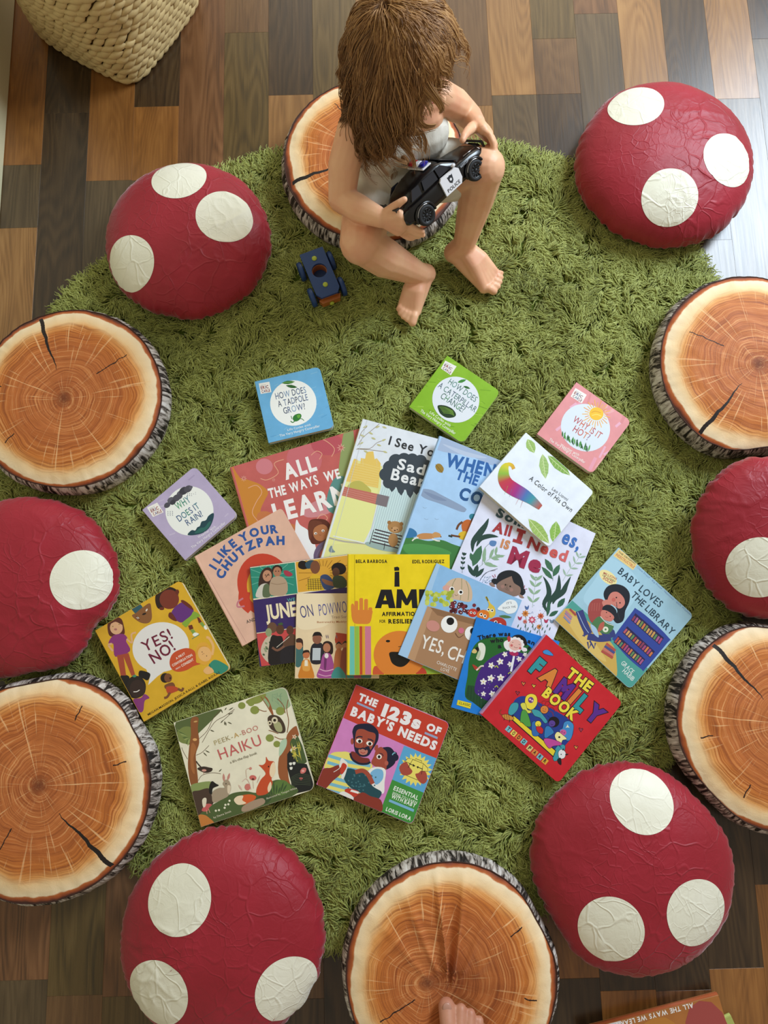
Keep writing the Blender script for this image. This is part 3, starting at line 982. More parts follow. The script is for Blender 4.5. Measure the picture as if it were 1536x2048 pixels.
# --- tadpole
bk = Book('board', [(509.5, 765), (641, 731), (666, 855), (538, 886)], .015, FLAT, '#69acd8', 'small sky-blue board book about tadpoles, above the red and orange one')
a = Art(bk, F5)
rr_ = random.Random(1)
for i in range(26):
    x, y = rr_.uniform(110, 660), rr_.uniform(130, 660); a.l(rr_.choice(['#7ab8df', '#5fa3d2', '#86c0e2']), rr_.uniform(3, 7), [(x, y), (x + rr_.uniform(20, 60), y - rr_.uniform(5, 25))])
a.e('#f3f5f2', 390, 388, 170, 166, -15, 40)
logo_box(a, [(137, 245), (215, 232), (230, 308), (152, 322)], 0, ['#7a3346', '#8f3b3b', '#5a5f86', '#7a3346'])
a.t('HOW DOES', ['#54688f', '#3f5375', '#6f8fb3', '#394a68'], (264, 362, 486, 312), 45, .006)
a.t('A TADPOLE', ['#3d4a66', '#5b7096'], (282, 418, 500, 366), 45, .006)
a.t('GROW?', ['#394a68', '#54688f', '#8aa6c4', '#54688f', '#3d4a66'], (322, 468, 480, 432), 45, .006)
a.leaf('#3f7a3a', 305, 242, 402, 232, 26); a.leaf('#2f6230', 335, 260, 420, 274, 24); a.l('#8fbf62', 2, [(312, 240), (398, 233)])
a.b('#2f7a35', [(385, 500), (400, 475), (435, 465), (450, 480), (440, 505), (420, 520), (398, 522)])
a.b('#64a83c', [(415, 480), (435, 472), (442, 484), (428, 500)])
a.l('#2f7a35', 7, [(370, 520), (385, 530), (400, 518), (390, 500)]); a.l('#2f7a35', 5, [(435, 500), (455, 505), (468, 517)]); a.l('#2b6a30', 5, [(380, 505), (374, 482)])
a.t('Life Cycles with', '#eef4f8', (348, 592, 518, 553), 15, .012, 'subtitle')
a.t('The Very Hungry Caterpillar', '#eef4f8', (292, 636, 585, 562), 17, .012, 'subtitle')
a.build()
# --- caterpillar
bk = Book('board', [(895, 713), (1001.6, 782), (925, 887.5), (818, 812.5)], .015, FLAT, '#86b62a', 'small lime green board book, top middle of the spread')
a = Art(bk, F6)
for i in range(60):
    x, y = rr_.uniform(60, 640), rr_.uniform(50, 590); a.l(rr_.choice(['#98c63a', '#78a824', '#a4cf48', '#6c9c22']), rr_.uniform(2, 6), [(x, y), (x + rr_.uniform(20, 70), y + rr_.uniform(-5, 25))])
a.e('#e4eaf3', 357, 318, 152, 146, 30, 40)
logo_box(a, [(290, 68), (362, 105), (325, 162), (262, 118)], 0, ['#6b3560', '#8f3b3b', '#5a4f86', '#7a3346'])
a.t('HOW DOES', ['#4f7f72', '#5a8f86', '#466a6a'], (305, 213, 478, 335), 37, .004)
a.t('A CATERPILLAR', ['#4b5f74', '#4f7f72', '#466a6a'], (240, 236, 476, 400), 37, .004)
a.t('CHANGE?', ['#3f6a5c', '#4f8c62', '#466a6a'], (255, 305, 400, 402), 40, .004)
a.b('#1f3a1c', [(243, 355), (290, 356), (335, 377), (358, 410), (345, 430), (300, 434), (262, 412), (246, 385)])
for k in range(5): a.l('#7aa63a', 3, [(252 + k * 6, 366 + k * 9), (290 + k * 8, 368 + k * 10), (340 + k * 2, 392 + k * 7)])
a.leaf('#3f8a3a', 368, 208, 425, 190, 20); a.leaf('#2f6a30', 405, 232, 450, 248, 16)
a.t('Life Cycles with', '#f2f7e4', (188, 404, 318, 492), 17, .012, 'subtitle')
a.t('The Very Hungry Caterpillar', '#f2f7e4', (128, 394, 350, 542), 18, .012, 'subtitle')
a.build()
# --- hot
bk = Book('board', [(1153, 767), (1265.6, 842), (1183, 946), (1073, 868)], .015, FLAT, '#dd9296', 'small pink board book with a yellow sun on its cover')
a = Art(bk, F6)
for i in range(26):
    x, y = rr_.uniform(880, 1480), rr_.uniform(230, 770); a.l(rr_.choice(['#e9a9ab', '#e7a1b3', '#d98a8e', '#e8aec4']), rr_.uniform(10, 22), [(x, y), (x + rr_.uniform(20, 60), y - rr_.uniform(20, 90))])
a.e('#dbe6f2', 1187, 497, 160, 150, 30, 40)
logo_box(a, [(1123, 243), (1195, 287), (1163, 342), (1092, 297)], 0, ['#8f3b3b', '#5a5f86', '#4f7f92', '#7a3346'])
for k in range(26):
    th_ = 2 * math.pi * k / 26; r_ = 92 if k % 2 else 76
    a.l('#eeb350' if k % 3 else '#e79a4e', 5, [(1257 + 50 * math.cos(th_), 410 + 46 * math.sin(th_)), (1257 + r_ * math.cos(th_), 410 + r_ * math.sin(th_))], taper=False)
a.e('#f3c12c', 1257, 408, 46, 42); a.l('#e0a01e', 5, [(1225, 400), (1250, 392), (1285, 402)]); a.l('#f8da62', 6, [(1228, 420), (1258, 412), (1288, 424)])
a.t('WHY IS IT', ['#b8535a', '#d06a4e', '#c0605a', '#d98a4e'], (1102, 455, 1276, 570), 42, .006)
a.t('HOT?', ['#b8535a', '#c9645a', '#d4805a', '#9a6a8a'], (1102, 518, 1200, 580), 42, .006)
for k in range(24):
    t_ = k / 23; x = 1040 + 165 * t_; y = 552 + 95 * t_ ** .8 + 4 * math.sin(k * 2.1)
    a.leaf(['#2f6a34', '#3f8a3f', '#24532c', '#5aa04a'][k % 4], x, y + 6, x + 12 * math.sin(k * 1.7), y - 34 - 10 * math.sin(k * 2.3), 10)
a.t('Weather with', '#f7e9e6', (1022, 612, 1142, 680), 17, .012, 'subtitle')
a.t('The Very Hungry Caterpillar', '#f7e9e6', (952, 578, 1180, 728), 18, .012, 'subtitle')
a.build()
# --- rain
bk = Book('board', [(284, 1019), (389, 934), (477, 1029.5), (370, 1120)], .015, FLAT, '#b3a6c6', 'small lilac board book with dark rain clouds on its cover')
a = Art(bk, F8)
for i in range(20):
    x, y = rr_.uniform(100, 740), rr_.uniform(130, 750); a.l(rr_.choice(['#bdb1cf', '#a99bbd', '#c6bbd5']), rr_.uniform(5, 14), [(x, y), (x + rr_.uniform(20, 60), y - rr_.uniform(10, 40))])
a.e('#f0f2ee', 415, 425, 168, 172, 0, 40)
logo_box(a, [(118, 402), (190, 367), (235, 435), (160, 468)], 0, ['#8f3b3b', '#7a3346', '#5a4f86', '#9a3b3b'])
for x, y, r in ((260, 385, 24), (285, 350, 26), (325, 335, 30), (350, 305, 26), (375, 285, 34), (405, 272, 30), (425, 262, 14), (300, 365, 22), (345, 325, 24)): a.e(['#4d4b57', '#3b3a46', '#5d5b68'][r % 3], x, y, r, r * .75, -35)
for k in range(18): a.leaf('#6a6f86', 262 + (k % 3) * 16, 425 + (k // 3) * 12, 268 + (k % 3) * 16, 436 + (k // 3) * 12, 4) if k < 9 else a.leaf('#6a6f86', 400 + (k % 5) * 14, 275 + (k // 5) * 12 + (k % 5) * 2, 405 + (k % 5) * 14, 285 + (k // 5) * 12, 4)
a.b('#1f4450', [(402, 592), (430, 560), (455, 562), (470, 540), (488, 530), (500, 500), (530, 490), (548, 460), (583, 440), (582, 480), (556, 540), (510, 578), (450, 594)])
a.b('#2c6660', [(450, 580), (490, 545), (520, 540), (548, 505), (566, 500), (545, 545), (500, 575)])
a.t('WHY', ['#5aa07a', '#3f8a7a', '#4a7f92'], (335, 420, 428, 360), 50, .008)
a.t('DOES IT', ['#46628a', '#4a7f92', '#3f8a7a', '#54688f'], (345, 502, 490, 402), 44, .008)
a.t('RAIN?', ['#54688f', '#46628a', '#4a6f8a'], (405, 530, 514, 458), 44, .008)
a.t('Weather with', '#efeaf5', (478, 618, 600, 540), 17, .012, 'subtitle')
a.t('The Very Hungry Caterpillar', '#efeaf5', (436, 690, 668, 512), 18, .012, 'subtitle')
a.build()

# --- the big red and orange one underneath
bk = Book('hard', [(460, 937), (752, 845), (837, 1135), (545, 1227)], .010, FLAT, '#c0605c', 'large red and orange book under the others, white lettering, girl with brown hair', spine='#c8793a')
a = Art(bk, F5)
a.b('#cd8636', [(-90, 850), (0, 935), (60, 950), (150, 985), (205, 1040), (180, 1100), (150, 1180), (200, 1230), (240, 1330), (200, 1500), (0, 1600), (-90, 1400)])
a.b('#c8794a', [(120, 1230), (200, 1180), (300, 1250), (420, 1300), (400, 1500), (200, 1520)])
a.e('#cb6d74', 470, 800, 130, 120, 20); a.e('#d27f88', 178, 852, 62, 58); a.e('#bd5560', 640, 690, 120, 80); a.e('#d08a90', 600, 1150, 150, 60, -20)
a.b('#92a066', [(770, 560), (830, 600), (830, 900), (720, 1000), (730, 800)]); a.b('#5c8f8a', [(700, 930), (800, 960), (800, 1200), (650, 1180), (640, 1060)])
for pts in ([(60, 1010), (120, 990), (160, 1040), (120, 1110), (90, 1190), (130, 1250)], [(150, 940), (200, 950), (280, 900), (250, 830), (320, 800)], [(560, 650), (620, 660), (690, 720), (670, 780)], [(520, 770), (560, 740), (600, 760), (580, 800)], [(560, 1240), (600, 1200), (640, 1230), (600, 1270)]): a.l('#e5a98a', 5, pts)
for x, y, r in ((740, 715, 34), (28, 940, 24), (246, 950, 14)): a.star('#e9b0a0', x, y, r * .35, r, 8); a.star('#c0605c', x, y, r * .22, r * .62, 8)
a.b('#eef0f2', [(412, 1242), (440, 1280), (500, 1320), (535, 1380), (560, 1480), (540, 1560), (380, 1560), (400, 1350)])
a.b('#5e2c20', [(515, 1245), (570, 1235), (630, 1245), (662, 1290), (655, 1360), (640, 1400), (560, 1420), (520, 1410), (500, 1340), (498, 1290)])
a.b('#6f3a2a', [(498, 1300), (520, 1250), (575, 1250), (600, 1270), (540, 1300), (520, 1380), (505, 1380)])
a.b('#b07048', [(545, 1300), (600, 1275), (640, 1300), (640, 1360), (605, 1395), (560, 1390), (535, 1350)])
a.e('#efe8df', 553, 1342, 11, 9); a.e('#2a1612', 555, 1344, 5); a.e('#efe8df', 607, 1322, 11, 9); a.e('#2a1612', 608, 1324, 5); a.l('#8a4a30', 3, [(578, 1350), (590, 1356), (594, 1348)])
a.l('#6c5a78', 44, [(570, 1560), (560, 1500), (590, 1440), (660, 1400)]); a.l('#7d6a88', 6, [(562, 1530), (566, 1490), (600, 1440)])
a.t('ALL', '#f5f0ee', (334, 946, 566, 872), 104, .045, jit=.1)
a.t('THE', '#f5f0ee', (216, 1084, 342, 1052), 66, .035, jit=.2); a.t('WAYS', '#f5f0ee', (374, 1046, 578, 976), 66, .035, jit=.15); a.t('WE', '#f5f0ee', (622, 962, 738, 932), 66, .035, jit=.3)
a.t('LEARN', '#f5f0ee', (262, 1258, 800, 1106), 128, .04, jit=.25)
a.build()
# --- bear in the rain
bk = Book('hard', [(724.7, 836.7), (925, 891.5), (840, 1186), (640, 1131)], .010, (0.04432, 0.02213, -0.00601), '#dfe5ee', 'tall pale book with a dark cloud and a small bear on a bench', spine='#e7e5a0')
a = Art(bk, F5)
a.p('#e6e59c', [(830, 800), (1040, 850), (1030, 1000), (960, 1300), (900, 1420), (1200, 1480), (1300, 1620), (560, 1620), (600, 1500)])
a.p('#ebc96a', [(835, 795), (858, 800), (862, 830), (880, 832), (884, 790), (915, 795), (925, 745), (975, 740), (985, 800), (1000, 790), (1030, 830), (1010, 1010), (775, 960)])
for k in range(9): a.l('#f0d98c', 3, [(835 - k * 6, 815 + k * 18), (1020 - k * 2, 862 + k * 17)])
for x in (860, 898, 1000): a.l('#e9eef0', 9, [(x, 790), (x + 2, 850)], taper=True)
a.p('#ecec9e', [(770, 960), (1010, 1020), (960, 1300), (900, 1420), (620, 1420), (700, 1150)])
a.b('#c2b95e', [(790, 990), (830, 962), (880, 958), (925, 990), (960, 1030), (930, 1050), (800, 1010)])
a.p('#cfe6e8', [(1035, 985), (1320, 1060), (1180, 1480), (915, 1420), (975, 1300)])
for k in range(17): a.l('#8fa6b4', 2, [(1048 + k * 16, 1000 + k * 4), (945 + k * 16, 1370 + k * 4)])
a.p('#c57466', [(762, 998), (1092, 1072), (1072, 1150), (745, 1064)])
for k in range(1, 5): a.l('#dda093', 2, [(762 - 4 * k, 998 + k * 14), (1092 - 4 * k, 1072 + 16 * k)])
a.p('#80767c', [(1005, 1052), (1092, 1072), (1072, 1150), (990, 1128)])
for x, y, r in ((1200, 800, 50), (1260, 800, 46), (1140, 810, 52), (1320, 810, 46), (1100, 860, 55), (1070, 910, 52), (1090, 970, 45), (1360, 850, 50), (1210, 900, 130), (1300, 900, 90)): a.e('#3d4852', x, y, r, r * .95)
for x, y, x2, y2 in ((1120, 960, 1110, 1040), (1170, 980, 1180, 1065), (1240, 990, 1245, 1085), (1290, 990, 1290, 1060)): a.leaf('#3d4852', x, y - 30, x2, y2, 60)
a.l('#b8b2a4', 12, [(640, 1370), (760, 1400), (1000, 1430), (1200, 1500)]); a.l('#e8eef0', 8, [(680, 1360), (900, 1410), (1150, 1470)])
a.e('#9fb6b4', 1040, 1440, 130, 26, 12)
for k in range(5): a.l('#463c44', 9, [(988 - k * 7, 1312 + k * 22), (1185 - k * 7, 1362 + k * 22)])
a.l('#2f2a30', 5, [(960, 1385), (948, 1420)]); a.l('#2f2a30', 5, [(1060, 1410), (1052, 1460)]); a.l('#2f2a30', 5, [(978, 1315), (952, 1405)])
a.e('#b58654', 1120, 1390, 36, 50); a.e('#b58654', 1135, 1296, 56, 44, 8); a.e('#a2733f', 1092, 1262, 14); a.e('#a2733f', 1180, 1272, 14); a.e('#cf9f70', 1136, 1312, 26, 20); a.e('#2a1612', 1112, 1304, 4); a.e('#2a1612', 1150, 1314, 4); a.e('#53321f', 1132, 1320, 7, 5)
for pts in ([(860, 700), (900, 640), (960, 590), (1020, 540)], [(860, 720), (950, 720), (1000, 680), (1050, 660)], [(870, 650), (890, 600), (930, 560)], [(850, 725), (950, 730), (1060, 745)]):
    a.l('#8d7858', 3, pts)
for x, y, d in ((940, 600, 30), (990, 570, -25), (1040, 560, 20), (900, 570, -30), (1000, 690, 20), (1035, 665, -22), (870, 690, -28), (905, 735, 28), (1045, 740, 20), (880, 620, 24), (960, 640, 24)): a.leaf('#c8c48c', x, y, x + 34, y + d * .6, 13)
a.b('#7d8f98', [(650, 1460), (668, 1430), (682, 1460), (696, 1478), (660, 1480)])
a.l('#cfd4da', 3, [(930, 512), (655, 1520)])
a.t('I See You,', '#2f3338', (1084, 690, 1480, 800), 62, .02); a.t('Sad', '#eef0f2', (1146, 866, 1344, 916), 74, .028); a.t('Bear', '#eef0f2', (1100, 944, 1345, 1004), 78, .028)
a.build()
# --- windy day
bk = Book('hard', [(880.6, 875.6), (1075, 948), (972, 1228), (778, 1156)], .008, (0.06286, -0.18370, 0.07260), '#a4c8ec', 'light blue book with a running dog on green grass, next to the bear book', spine='#8fb2d8')
a = Art(bk, F6)
a.b('#a3b6d4', [(250, 560), (400, 600), (640, 680), (600, 740), (450, 680), (240, 640)]); a.b('#b8c6de', [(270, 600), (420, 650), (560, 690), (420, 680)])
a.b('#8c9fbc', [(135, 890), (200, 895), (270, 930), (410, 1005), (420, 1030), (390, 1035), (260, 985), (160, 950), (125, 915)]); a.b('#7d8fae', [(150, 905), (230, 930), (300, 965), (220, 955)])
a.b('#9a7a2c', [(226, 745), (240, 728), (262, 732), (280, 760), (268, 785), (240, 775)]); a.l('#6b5520', 3, [(228, 732), (272, 786)])
a.b('#3f7c40', [(20, 1195), (100, 1205), (180, 1222), (260, 1215), (330, 1240), (420, 1290), (380, 1440), (200, 1500), (-120, 1480), (-60, 1330)])
a.b('#4f9450', [(20, 1250), (120, 1240), (240, 1260), (330, 1300), (240, 1330), (60, 1310)])
a.b('#3576a8', [(30, 1150), (70, 1140), (105, 1165), (100, 1195), (20, 1200)])
a.b('#c48a54', [(110, 1185), (150, 1172), (210, 1175), (228, 1182), (215, 1205), (150, 1212), (115, 1205)]); a.b('#c9955c', [(205, 1180), (225, 1165), (255, 1175), (262, 1195), (240, 1200), (215, 1200)])
a.l('#e8e4da', 8, [(118, 1200), (92, 1208), (78, 1222)]); a.l('#e8e4da', 8, [(205, 1208), (235, 1220), (256, 1222)]); a.e('#5a3a20', 262, 1196, 4)
a.b('#c0662c', [(395, 1110), (430, 1085), (462, 1100), (455, 1150), (430, 1185), (400, 1160)]); a.l('#6b4026', 14, [(400, 1100), (375, 1120), (362, 1150)]); a.b('#d9b32c', [(380, 1170), (420, 1160), (440, 1190), (405, 1215), (375, 1200)])
a.l('#6b4026', 12, [(385, 1195), (350, 1190), (325, 1185)]); a.l('#1f3a3a', 12, [(335, 1195), (310, 1188)]); a.l('#6b4026', 12, [(415, 1210), (420, 1250)]); a.e('#2f7f92', 466, 1068, 24, 20, 20); a.e('#6b4026', 470, 1090, 16, 14)
for x, y in ((145, 1012), (155, 1085), (222, 1085)): a.l('#8ea4bd', 2, [(x, y - 8), (x + 12, y), (x + 26, y - 3)])
a.t('WHEN', '#2a62a6', (286, 740, 600, 815), 78, .045, jit=.15); a.t('THE', '#2a62a6', (352, 822, 492, 868), 62, .04, jit=.15); a.t('COME', '#24568f', (372, 945, 640, 1035), 72, .045, jit=.15)
a.build()
# --- plants and girl
bk = Book('paper', [(979, 971), (1193, 1065), (1099, 1297), (874.4, 1198)], .004, (0.06634, -0.10995, 0.04961), '#dcdff4', 'large white book with dark green leaves, flowers and a black-haired girl')
a = Art(bk, FN)
D, G1, G2 = '#28463f', '#3f6e52', '#8fb092'
for pts, w, c in (([(385, 380), (390, 290), (450, 210), (500, 140), (530, 75)], 58, D), ([(420, 330), (460, 260), (540, 235), (618, 243)], 44, D), ([(1065, 930), (1030, 850), (1075, 760), (1060, 670), (1022, 600)], 46, D), ([(1065, 920), (1080, 830), (1150, 740), (1165, 660), (1165, 585)], 48, D), ([(1110, 850), (1130, 800), (1200, 740), (1230, 680), (1272, 600)], 50, D), ([(1340, 300), (1330, 300)], 1, D)):
    a.l(c, w, pts, taper=True)
a.l(D, 3, [(470, 500), (480, 400), (500, 340), (540, 300)]); a.b('#5a83b8', [(540, 285), (560, 275), (600, 285), (590, 322), (560, 328), (536, 310)])
for x0, y0, x1, y1, w in ((385, 510, 465, 320, 80), (395, 600, 340, 490, 40), (400, 605, 430, 490, 48), (410, 610, 490, 525, 40), (390, 470, 365, 385, 40)): a.leaf(G1 if y0 < 520 else D, x0, y0, x1, y1, w)
a.sprig(G2, [(440, 520), (500, 470), (570, 420), (600, 400)], 80, 26, 3, 3, .8); a.leaf(G2, 480, 470, 500, 330, 34); a.leaf(G2, 535, 440, 580, 345, 28); a.leaf(G2, 490, 490, 615, 512, 28); a.leaf(G2, 560, 430, 680, 410, 26)
a.sprig(D, [(290, 570), (295, 500), (300, 440), (310, 390)], 34, 18, 4, 3, .6)
a.sprig(G2, [(925, 880), (935, 780), (950, 680), (958, 610)], 80, 26, 4, 3, .8); a.sprig('#9dbaa6', [(1200, 640), (1260, 540), (1320, 470), (1360, 400)], 70, 18, 4, 3, .9)
a.l(G1, 3, [(1110, 640), (1110, 560), (1090, 470)]); a.leaf(G1, 1110, 560, 1038, 440, 52); a.leaf(G1, 1112, 600, 1172, 492, 52); a.leaf(G1, 1108, 625, 1008, 512, 46)
for x0, y0, x1, y1, w in ((1060, 960, 1080, 810, 36), (1075, 960, 1160, 910, 40), (1150, 880, 1220, 795, 50)): a.leaf('#33604a', x0, y0, x1, y1, w)
for k in range(46):
    x, y = rr_.uniform(470, 560), rr_.uniform(600, 660)
    a.e('#6f93a8', x, y, 3.2, 3.2, n=6)
for k in range(30): a.e('#5f7fb0', rr_.uniform(830, 1090), rr_.uniform(860, 1010), 3.2, 3.2, n=6)
a.l('#22303a', 3, [(450, 640), (500, 570), (610, 530)]); a.l('#22303a', 3, [(455, 625), (520, 560), (590, 545)])
a.b('#1b2128', [(600, 640), (620, 580), (680, 548), (750, 548), (810, 585), (840, 650), (845, 720), (800, 745), (620, 700)])
a.b('#1b2128', [(555, 640), (570, 620), (605, 625), (600, 665), (570, 670)]); a.b('#1b2128', [(812, 735), (850, 710), (862, 745), (840, 770), (812, 765)])
a.b('#8d7164', [(600, 680), (640, 640), (730, 600), (740, 610), (760, 660), (815, 700), (810, 760), (750, 780), (680, 760), (620, 720)])
a.e('#2a2420', 682, 676, 8); a.e('#2a2420', 724, 690, 8); a.l('#4d382e', 3, [(702, 670), (692, 705), (706, 708)]); a.l('#5d4034', 3, [(680, 710), (695, 722), (714, 722)]); a.e('#a47b6e', 655, 692, 16); a.e('#a47b6e', 735, 722, 16)
a.b('#9d7d6e', [(535, 665), (560, 655), (590, 690), (560, 690)]); a.b('#9d7d6e', [(800, 760), (830, 770), (850, 795), (815, 790)])
for p_ in ([(562, 590), (582, 612)], [(585, 580), (592, 606)], [(855, 680), (850, 706)], [(878, 712), (856, 716)]): a.l('#b04a68', 5, p_)
for x, y, r, c, c2 in ((862, 935, 34, '#d98a44', '#a85a1e'), (922, 992, 38, '#c8506a', '#ecc6cf'), (1000, 958, 32, '#cf6a48', '#a33f2c'), (858, 1008, 22, '#d57a6a', '#b04a50'), (985, 1055, 26, '#d98a44', '#a85a1e')):
    a.l('#33604a', 3, [(x, y), (x + 12, y + 90)]); a.star(c, x, y, r * .6, r, 8); a.e(c2, x, y, r * .36)
for x, y, c in ((812, 975, '#b83a5c'), (875, 880, '#4f6fa8'), (1048, 1000, '#b83a5c'), (1100, 1002, '#7388a0')): a.b(c, [(x - 18, y - 16), (x, y - 4), (x + 18, y - 16), (x + 12, y + 16), (x - 10, y + 16)])
for k in range(14): x = 790 + k * 22; y = 1040 + (k % 3) * 26; a.leaf('#33604a', x, y + 24, x + 12, y - 10, 9)
a.t('Som', '#35525e', (590, 50, 850, 165), 75, .05); a.t('es,', '#3f72c0', (1180, 288, 1335, 360), 128, .028, jit=.1)
a.t('All', '#a8363c', (560, 188, 722, 236), 88, .045, jit=.15); old = a.part; a.part = 'title'; a.p('#a8363c', [(788, 163), (868, 190), (860, 218), (780, 192)]); a.p('#a8363c', [(806, 190), (846, 203), (818, 292), (778, 278)]); a.p('#a8363c', [(752, 258), (838, 286), (830, 312), (745, 285)]); a.part = old; a.t('Need', ['#a8363c', '#c44a44', '#cf5a56', '#d4686a'], (872, 334, 1222, 468), 98, .036, jit=.15)
a.t('IS', '#cf8a5e', (632, 332, 708, 356), 72, .05); a.t('Me', '#a02c4e', (696, 468, 985, 568), 142, .05, jit=.1)
a.build()
# --- paint swirl book on top
bk = Book('board', [(1050, 872), (1196, 983), (1095, 1087), (956, 975)], .017, (0.07164, -0.10995, 0.04961), '#e3ebf8', 'thick white board book with green leaves and a rainbow coloured shape, topmost of the pile', radius=.007)
a = Art(bk, F6)
for x0, y0, x1, y1, w, c in ((815, 570, 860, 660, 60, '#9cc06a'), (912, 665, 932, 825, 62, '#a3c478'), (945, 675, 1090, 803, 62, '#84ae52'), (822, 1080, 955, 1238, 76, '#a0bf68'), (1000, 1095, 985, 1240, 72, '#8fbb58')):
    a.leaf(c, x0, y0, x1, y1, w); a.l('#dfeabc', 3, [(x0, y0), (x1, y1)])
    for k in range(2, 7):
        f = k / 8; px_, py_ = x0 + (x1 - x0) * f, y0 + (y1 - y0) * f; nx_, ny_ = -(y1 - y0) / 160 * w * .3, (x1 - x0) / 160 * w * .3
        a.l('#d3e2a4', 2, [(px_, py_), (px_ + nx_ + 6, py_ + ny_ + 6)]); a.l('#6e9a3e', 2, [(px_, py_), (px_ - nx_ + 4, py_ - ny_ + 6)])
pal = [hexc(c)[:3] for c in ('#d9a53c', '#dfb438', '#e2cb34', '#cfcf3a', '#8fbc44', '#c2404a', '#c22f5a', '#a0328a', '#4f74b8', '#3f9aa8', '#c2503a')]
pth = [(728, 762), (716, 738), (690, 732), (668, 760), (664, 812), (684, 858), (730, 892), (790, 925), (840, 958), (900, 1008)]
sp_ = smooth_pts(pth, False, 14)
nS_ = len(sp_)
for i in range(nS_ - 2):
    f_q = i / (nS_ - 2); w_ = 22 + 66 * max(0, math.sin(math.pi * min(1, max(0, (f_q - .22) / .80)))) ** .8
    x_ = f_q * (len(pal) - 1.001); k_ = int(x_); r_ = x_ - k_
    c_ = tuple(pal[k_][q] * (1 - r_) + pal[k_ + 1][q] * r_ for q in range(3))
    d_ = sp_[i + 1] - sp_[i]; d_ /= np.linalg.norm(d_); n_ = np.array([-d_[1], d_[0]]) * w_ / 2; e_ = sp_[i + 2]
    a.p(c_, [tuple(sp_[i] + n_), tuple(e_ + n_), tuple(e_ - n_), tuple(sp_[i] - n_)])
a.l('#8fb04a', 14, [(690, 870), (668, 925)], taper=True); a.l('#3f7ab0', 14, [(715, 890), (700, 940)], taper=True); a.l('#c2404a', 14, [(760, 950), (740, 990)], taper=True); a.l('#b8304a', 14, [(785, 965), (770, 1010)], taper=True)
a.t('A Color of His Own', '#3f454c', (824, 828, 1092, 1038), 30, .0, gap=.13); a.t('Leo Lionni', '#6a6f78', (970, 892, 1068, 966), 19, .0, 'author_name')
a.build()
# --- library
bk = Book('paper', [(1238, 1098), (1388.5, 1229), (1260.5, 1379), (1107.7, 1238)], .004, (0.04400, -0.02572, 0.02403), '#9cc3d6', 'thin light blue book with rounded corners, mother and child reading beside shelves', radius=.010)
a = Art(bk, FL)
a.b('#abd2e6', [(640, 160), (900, 400), (700, 700), (400, 560), (500, 350)], 6)
a.p('#4f9f96', [(285, 540), (640, 860), (985, 1170), (820, 1345), (760, 1300), (125, 715)])
a.b('#cdaa58', [(110, 720), (210, 625), (330, 650), (560, 850), (665, 960), (690, 1080), (680, 1240), (500, 1080), (300, 880)]); a.b('#d9bb6c', [(230, 700), (330, 700), (480, 900), (600, 1100), (420, 980)])
a.p('#ead08a', [(715, 82), (888, 205), (840, 272), (662, 142)]); a.t('THE ORIGINAL', '#56503a', (706, 112, 862, 224), 15, .02, 'subtitle'); a.t('INDESTRUCTIBLE', '#c2704a', (682, 138, 846, 256), 24, .02, 'subtitle')
a.t('Chew Proof - Rip Proof - Nontoxic - 100% Washable', '#5a78b0', (872, 248, 1368, 690), 16, .0, 'subtitle')
a.e('#efe2a2', 615, 338, 92, 52, 38); a.t('MILLIONS', '#a8504a', (570, 305, 690, 362), 19, .02, 'subtitle'); a.t('OF COPIES', '#4a4438', (562, 322, 676, 382), 15, .02, 'subtitle'); a.t('SOLD!', '#a8504a', (566, 350, 650, 398), 26, .03, 'subtitle')
a.t('BABY LOVES', '#2b4352', (698, 296, 1078, 612), 62, .018); a.t('THE LIBRARY', '#2b4352', (816, 504, 1186, 862), 60, .018)
a.b('#33489a', [(870, 622), (1000, 720), (1165, 885), (1150, 930), (950, 1165), (920, 1170), (790, 1060), (665, 910), (670, 870), (840, 640)], 3)
cs_ = ['#6f8a52', '#cf9a5e', '#a85a8a', '#b85a6a', '#5f8a5a', '#d0a05a', '#8a3f5a', '#b04a48', '#cf7a4a', '#5a8a6a', '#c89a58', '#a84a7a']
for (ax, ay, bx, by, hx_, hy_) in ((862, 660, 1120, 885, -38, 58), (788, 780, 1038, 1008, -40, 50), (708, 865, 950, 1078, -40, 52)):
    a.p('#2a2550', [(ax, ay), (bx, by), (bx + hx_ - 4, by + hy_ + 6), (ax + hx_ - 4, ay + hy_ + 6)])
    n_ = 12
    for k in range(n_):
        f0, f1 = k / n_ + .012, (k + .82) / n_; q_ = .1 + .25 * rr_.random()
        g_ = lambda f, h_: (ax + (bx - ax) * f + hx_ * h_, ay + (by - ay) * f + hy_ * h_)
        a.p(rr_.choice(cs_), [g_(f0, q_), g_(f1, q_), g_(f1, 1), g_(f0, 1)])
a.l('#38417c', 70, [(355, 640), (390, 740), (440, 850)]); a.l('#38417c', 62, [(430, 870), (540, 890), (640, 880)]); a.l('#38417c', 50, [(560, 850), (640, 820), (660, 880)]); a.l('#a8c2e0', 5, [(340, 650), (400, 780), (440, 840)])
for p_ in ([(400, 840), (400, 870), (385, 860)], [(450, 910), (490, 980), (500, 930)], [(430, 920), (440, 980), (465, 930)]): a.l('#38417c', 14, p_, False)
a.b('#a04a48', [(440, 590), (480, 540), (540, 530), (580, 560), (560, 680), (540, 760), (470, 750), (435, 680)]); [a.l('#b8665e', 4, [(450 + k * 22, 570), (445 + k * 22, 640)]) for k in range(5)]
a.b('#1e2530', [(575, 480), (610, 420), (680, 398), (760, 420), (808, 480), (806, 560), (770, 640), (762, 700), (740, 740), (690, 750), (660, 700), (700, 640), (640, 560), (590, 540)])
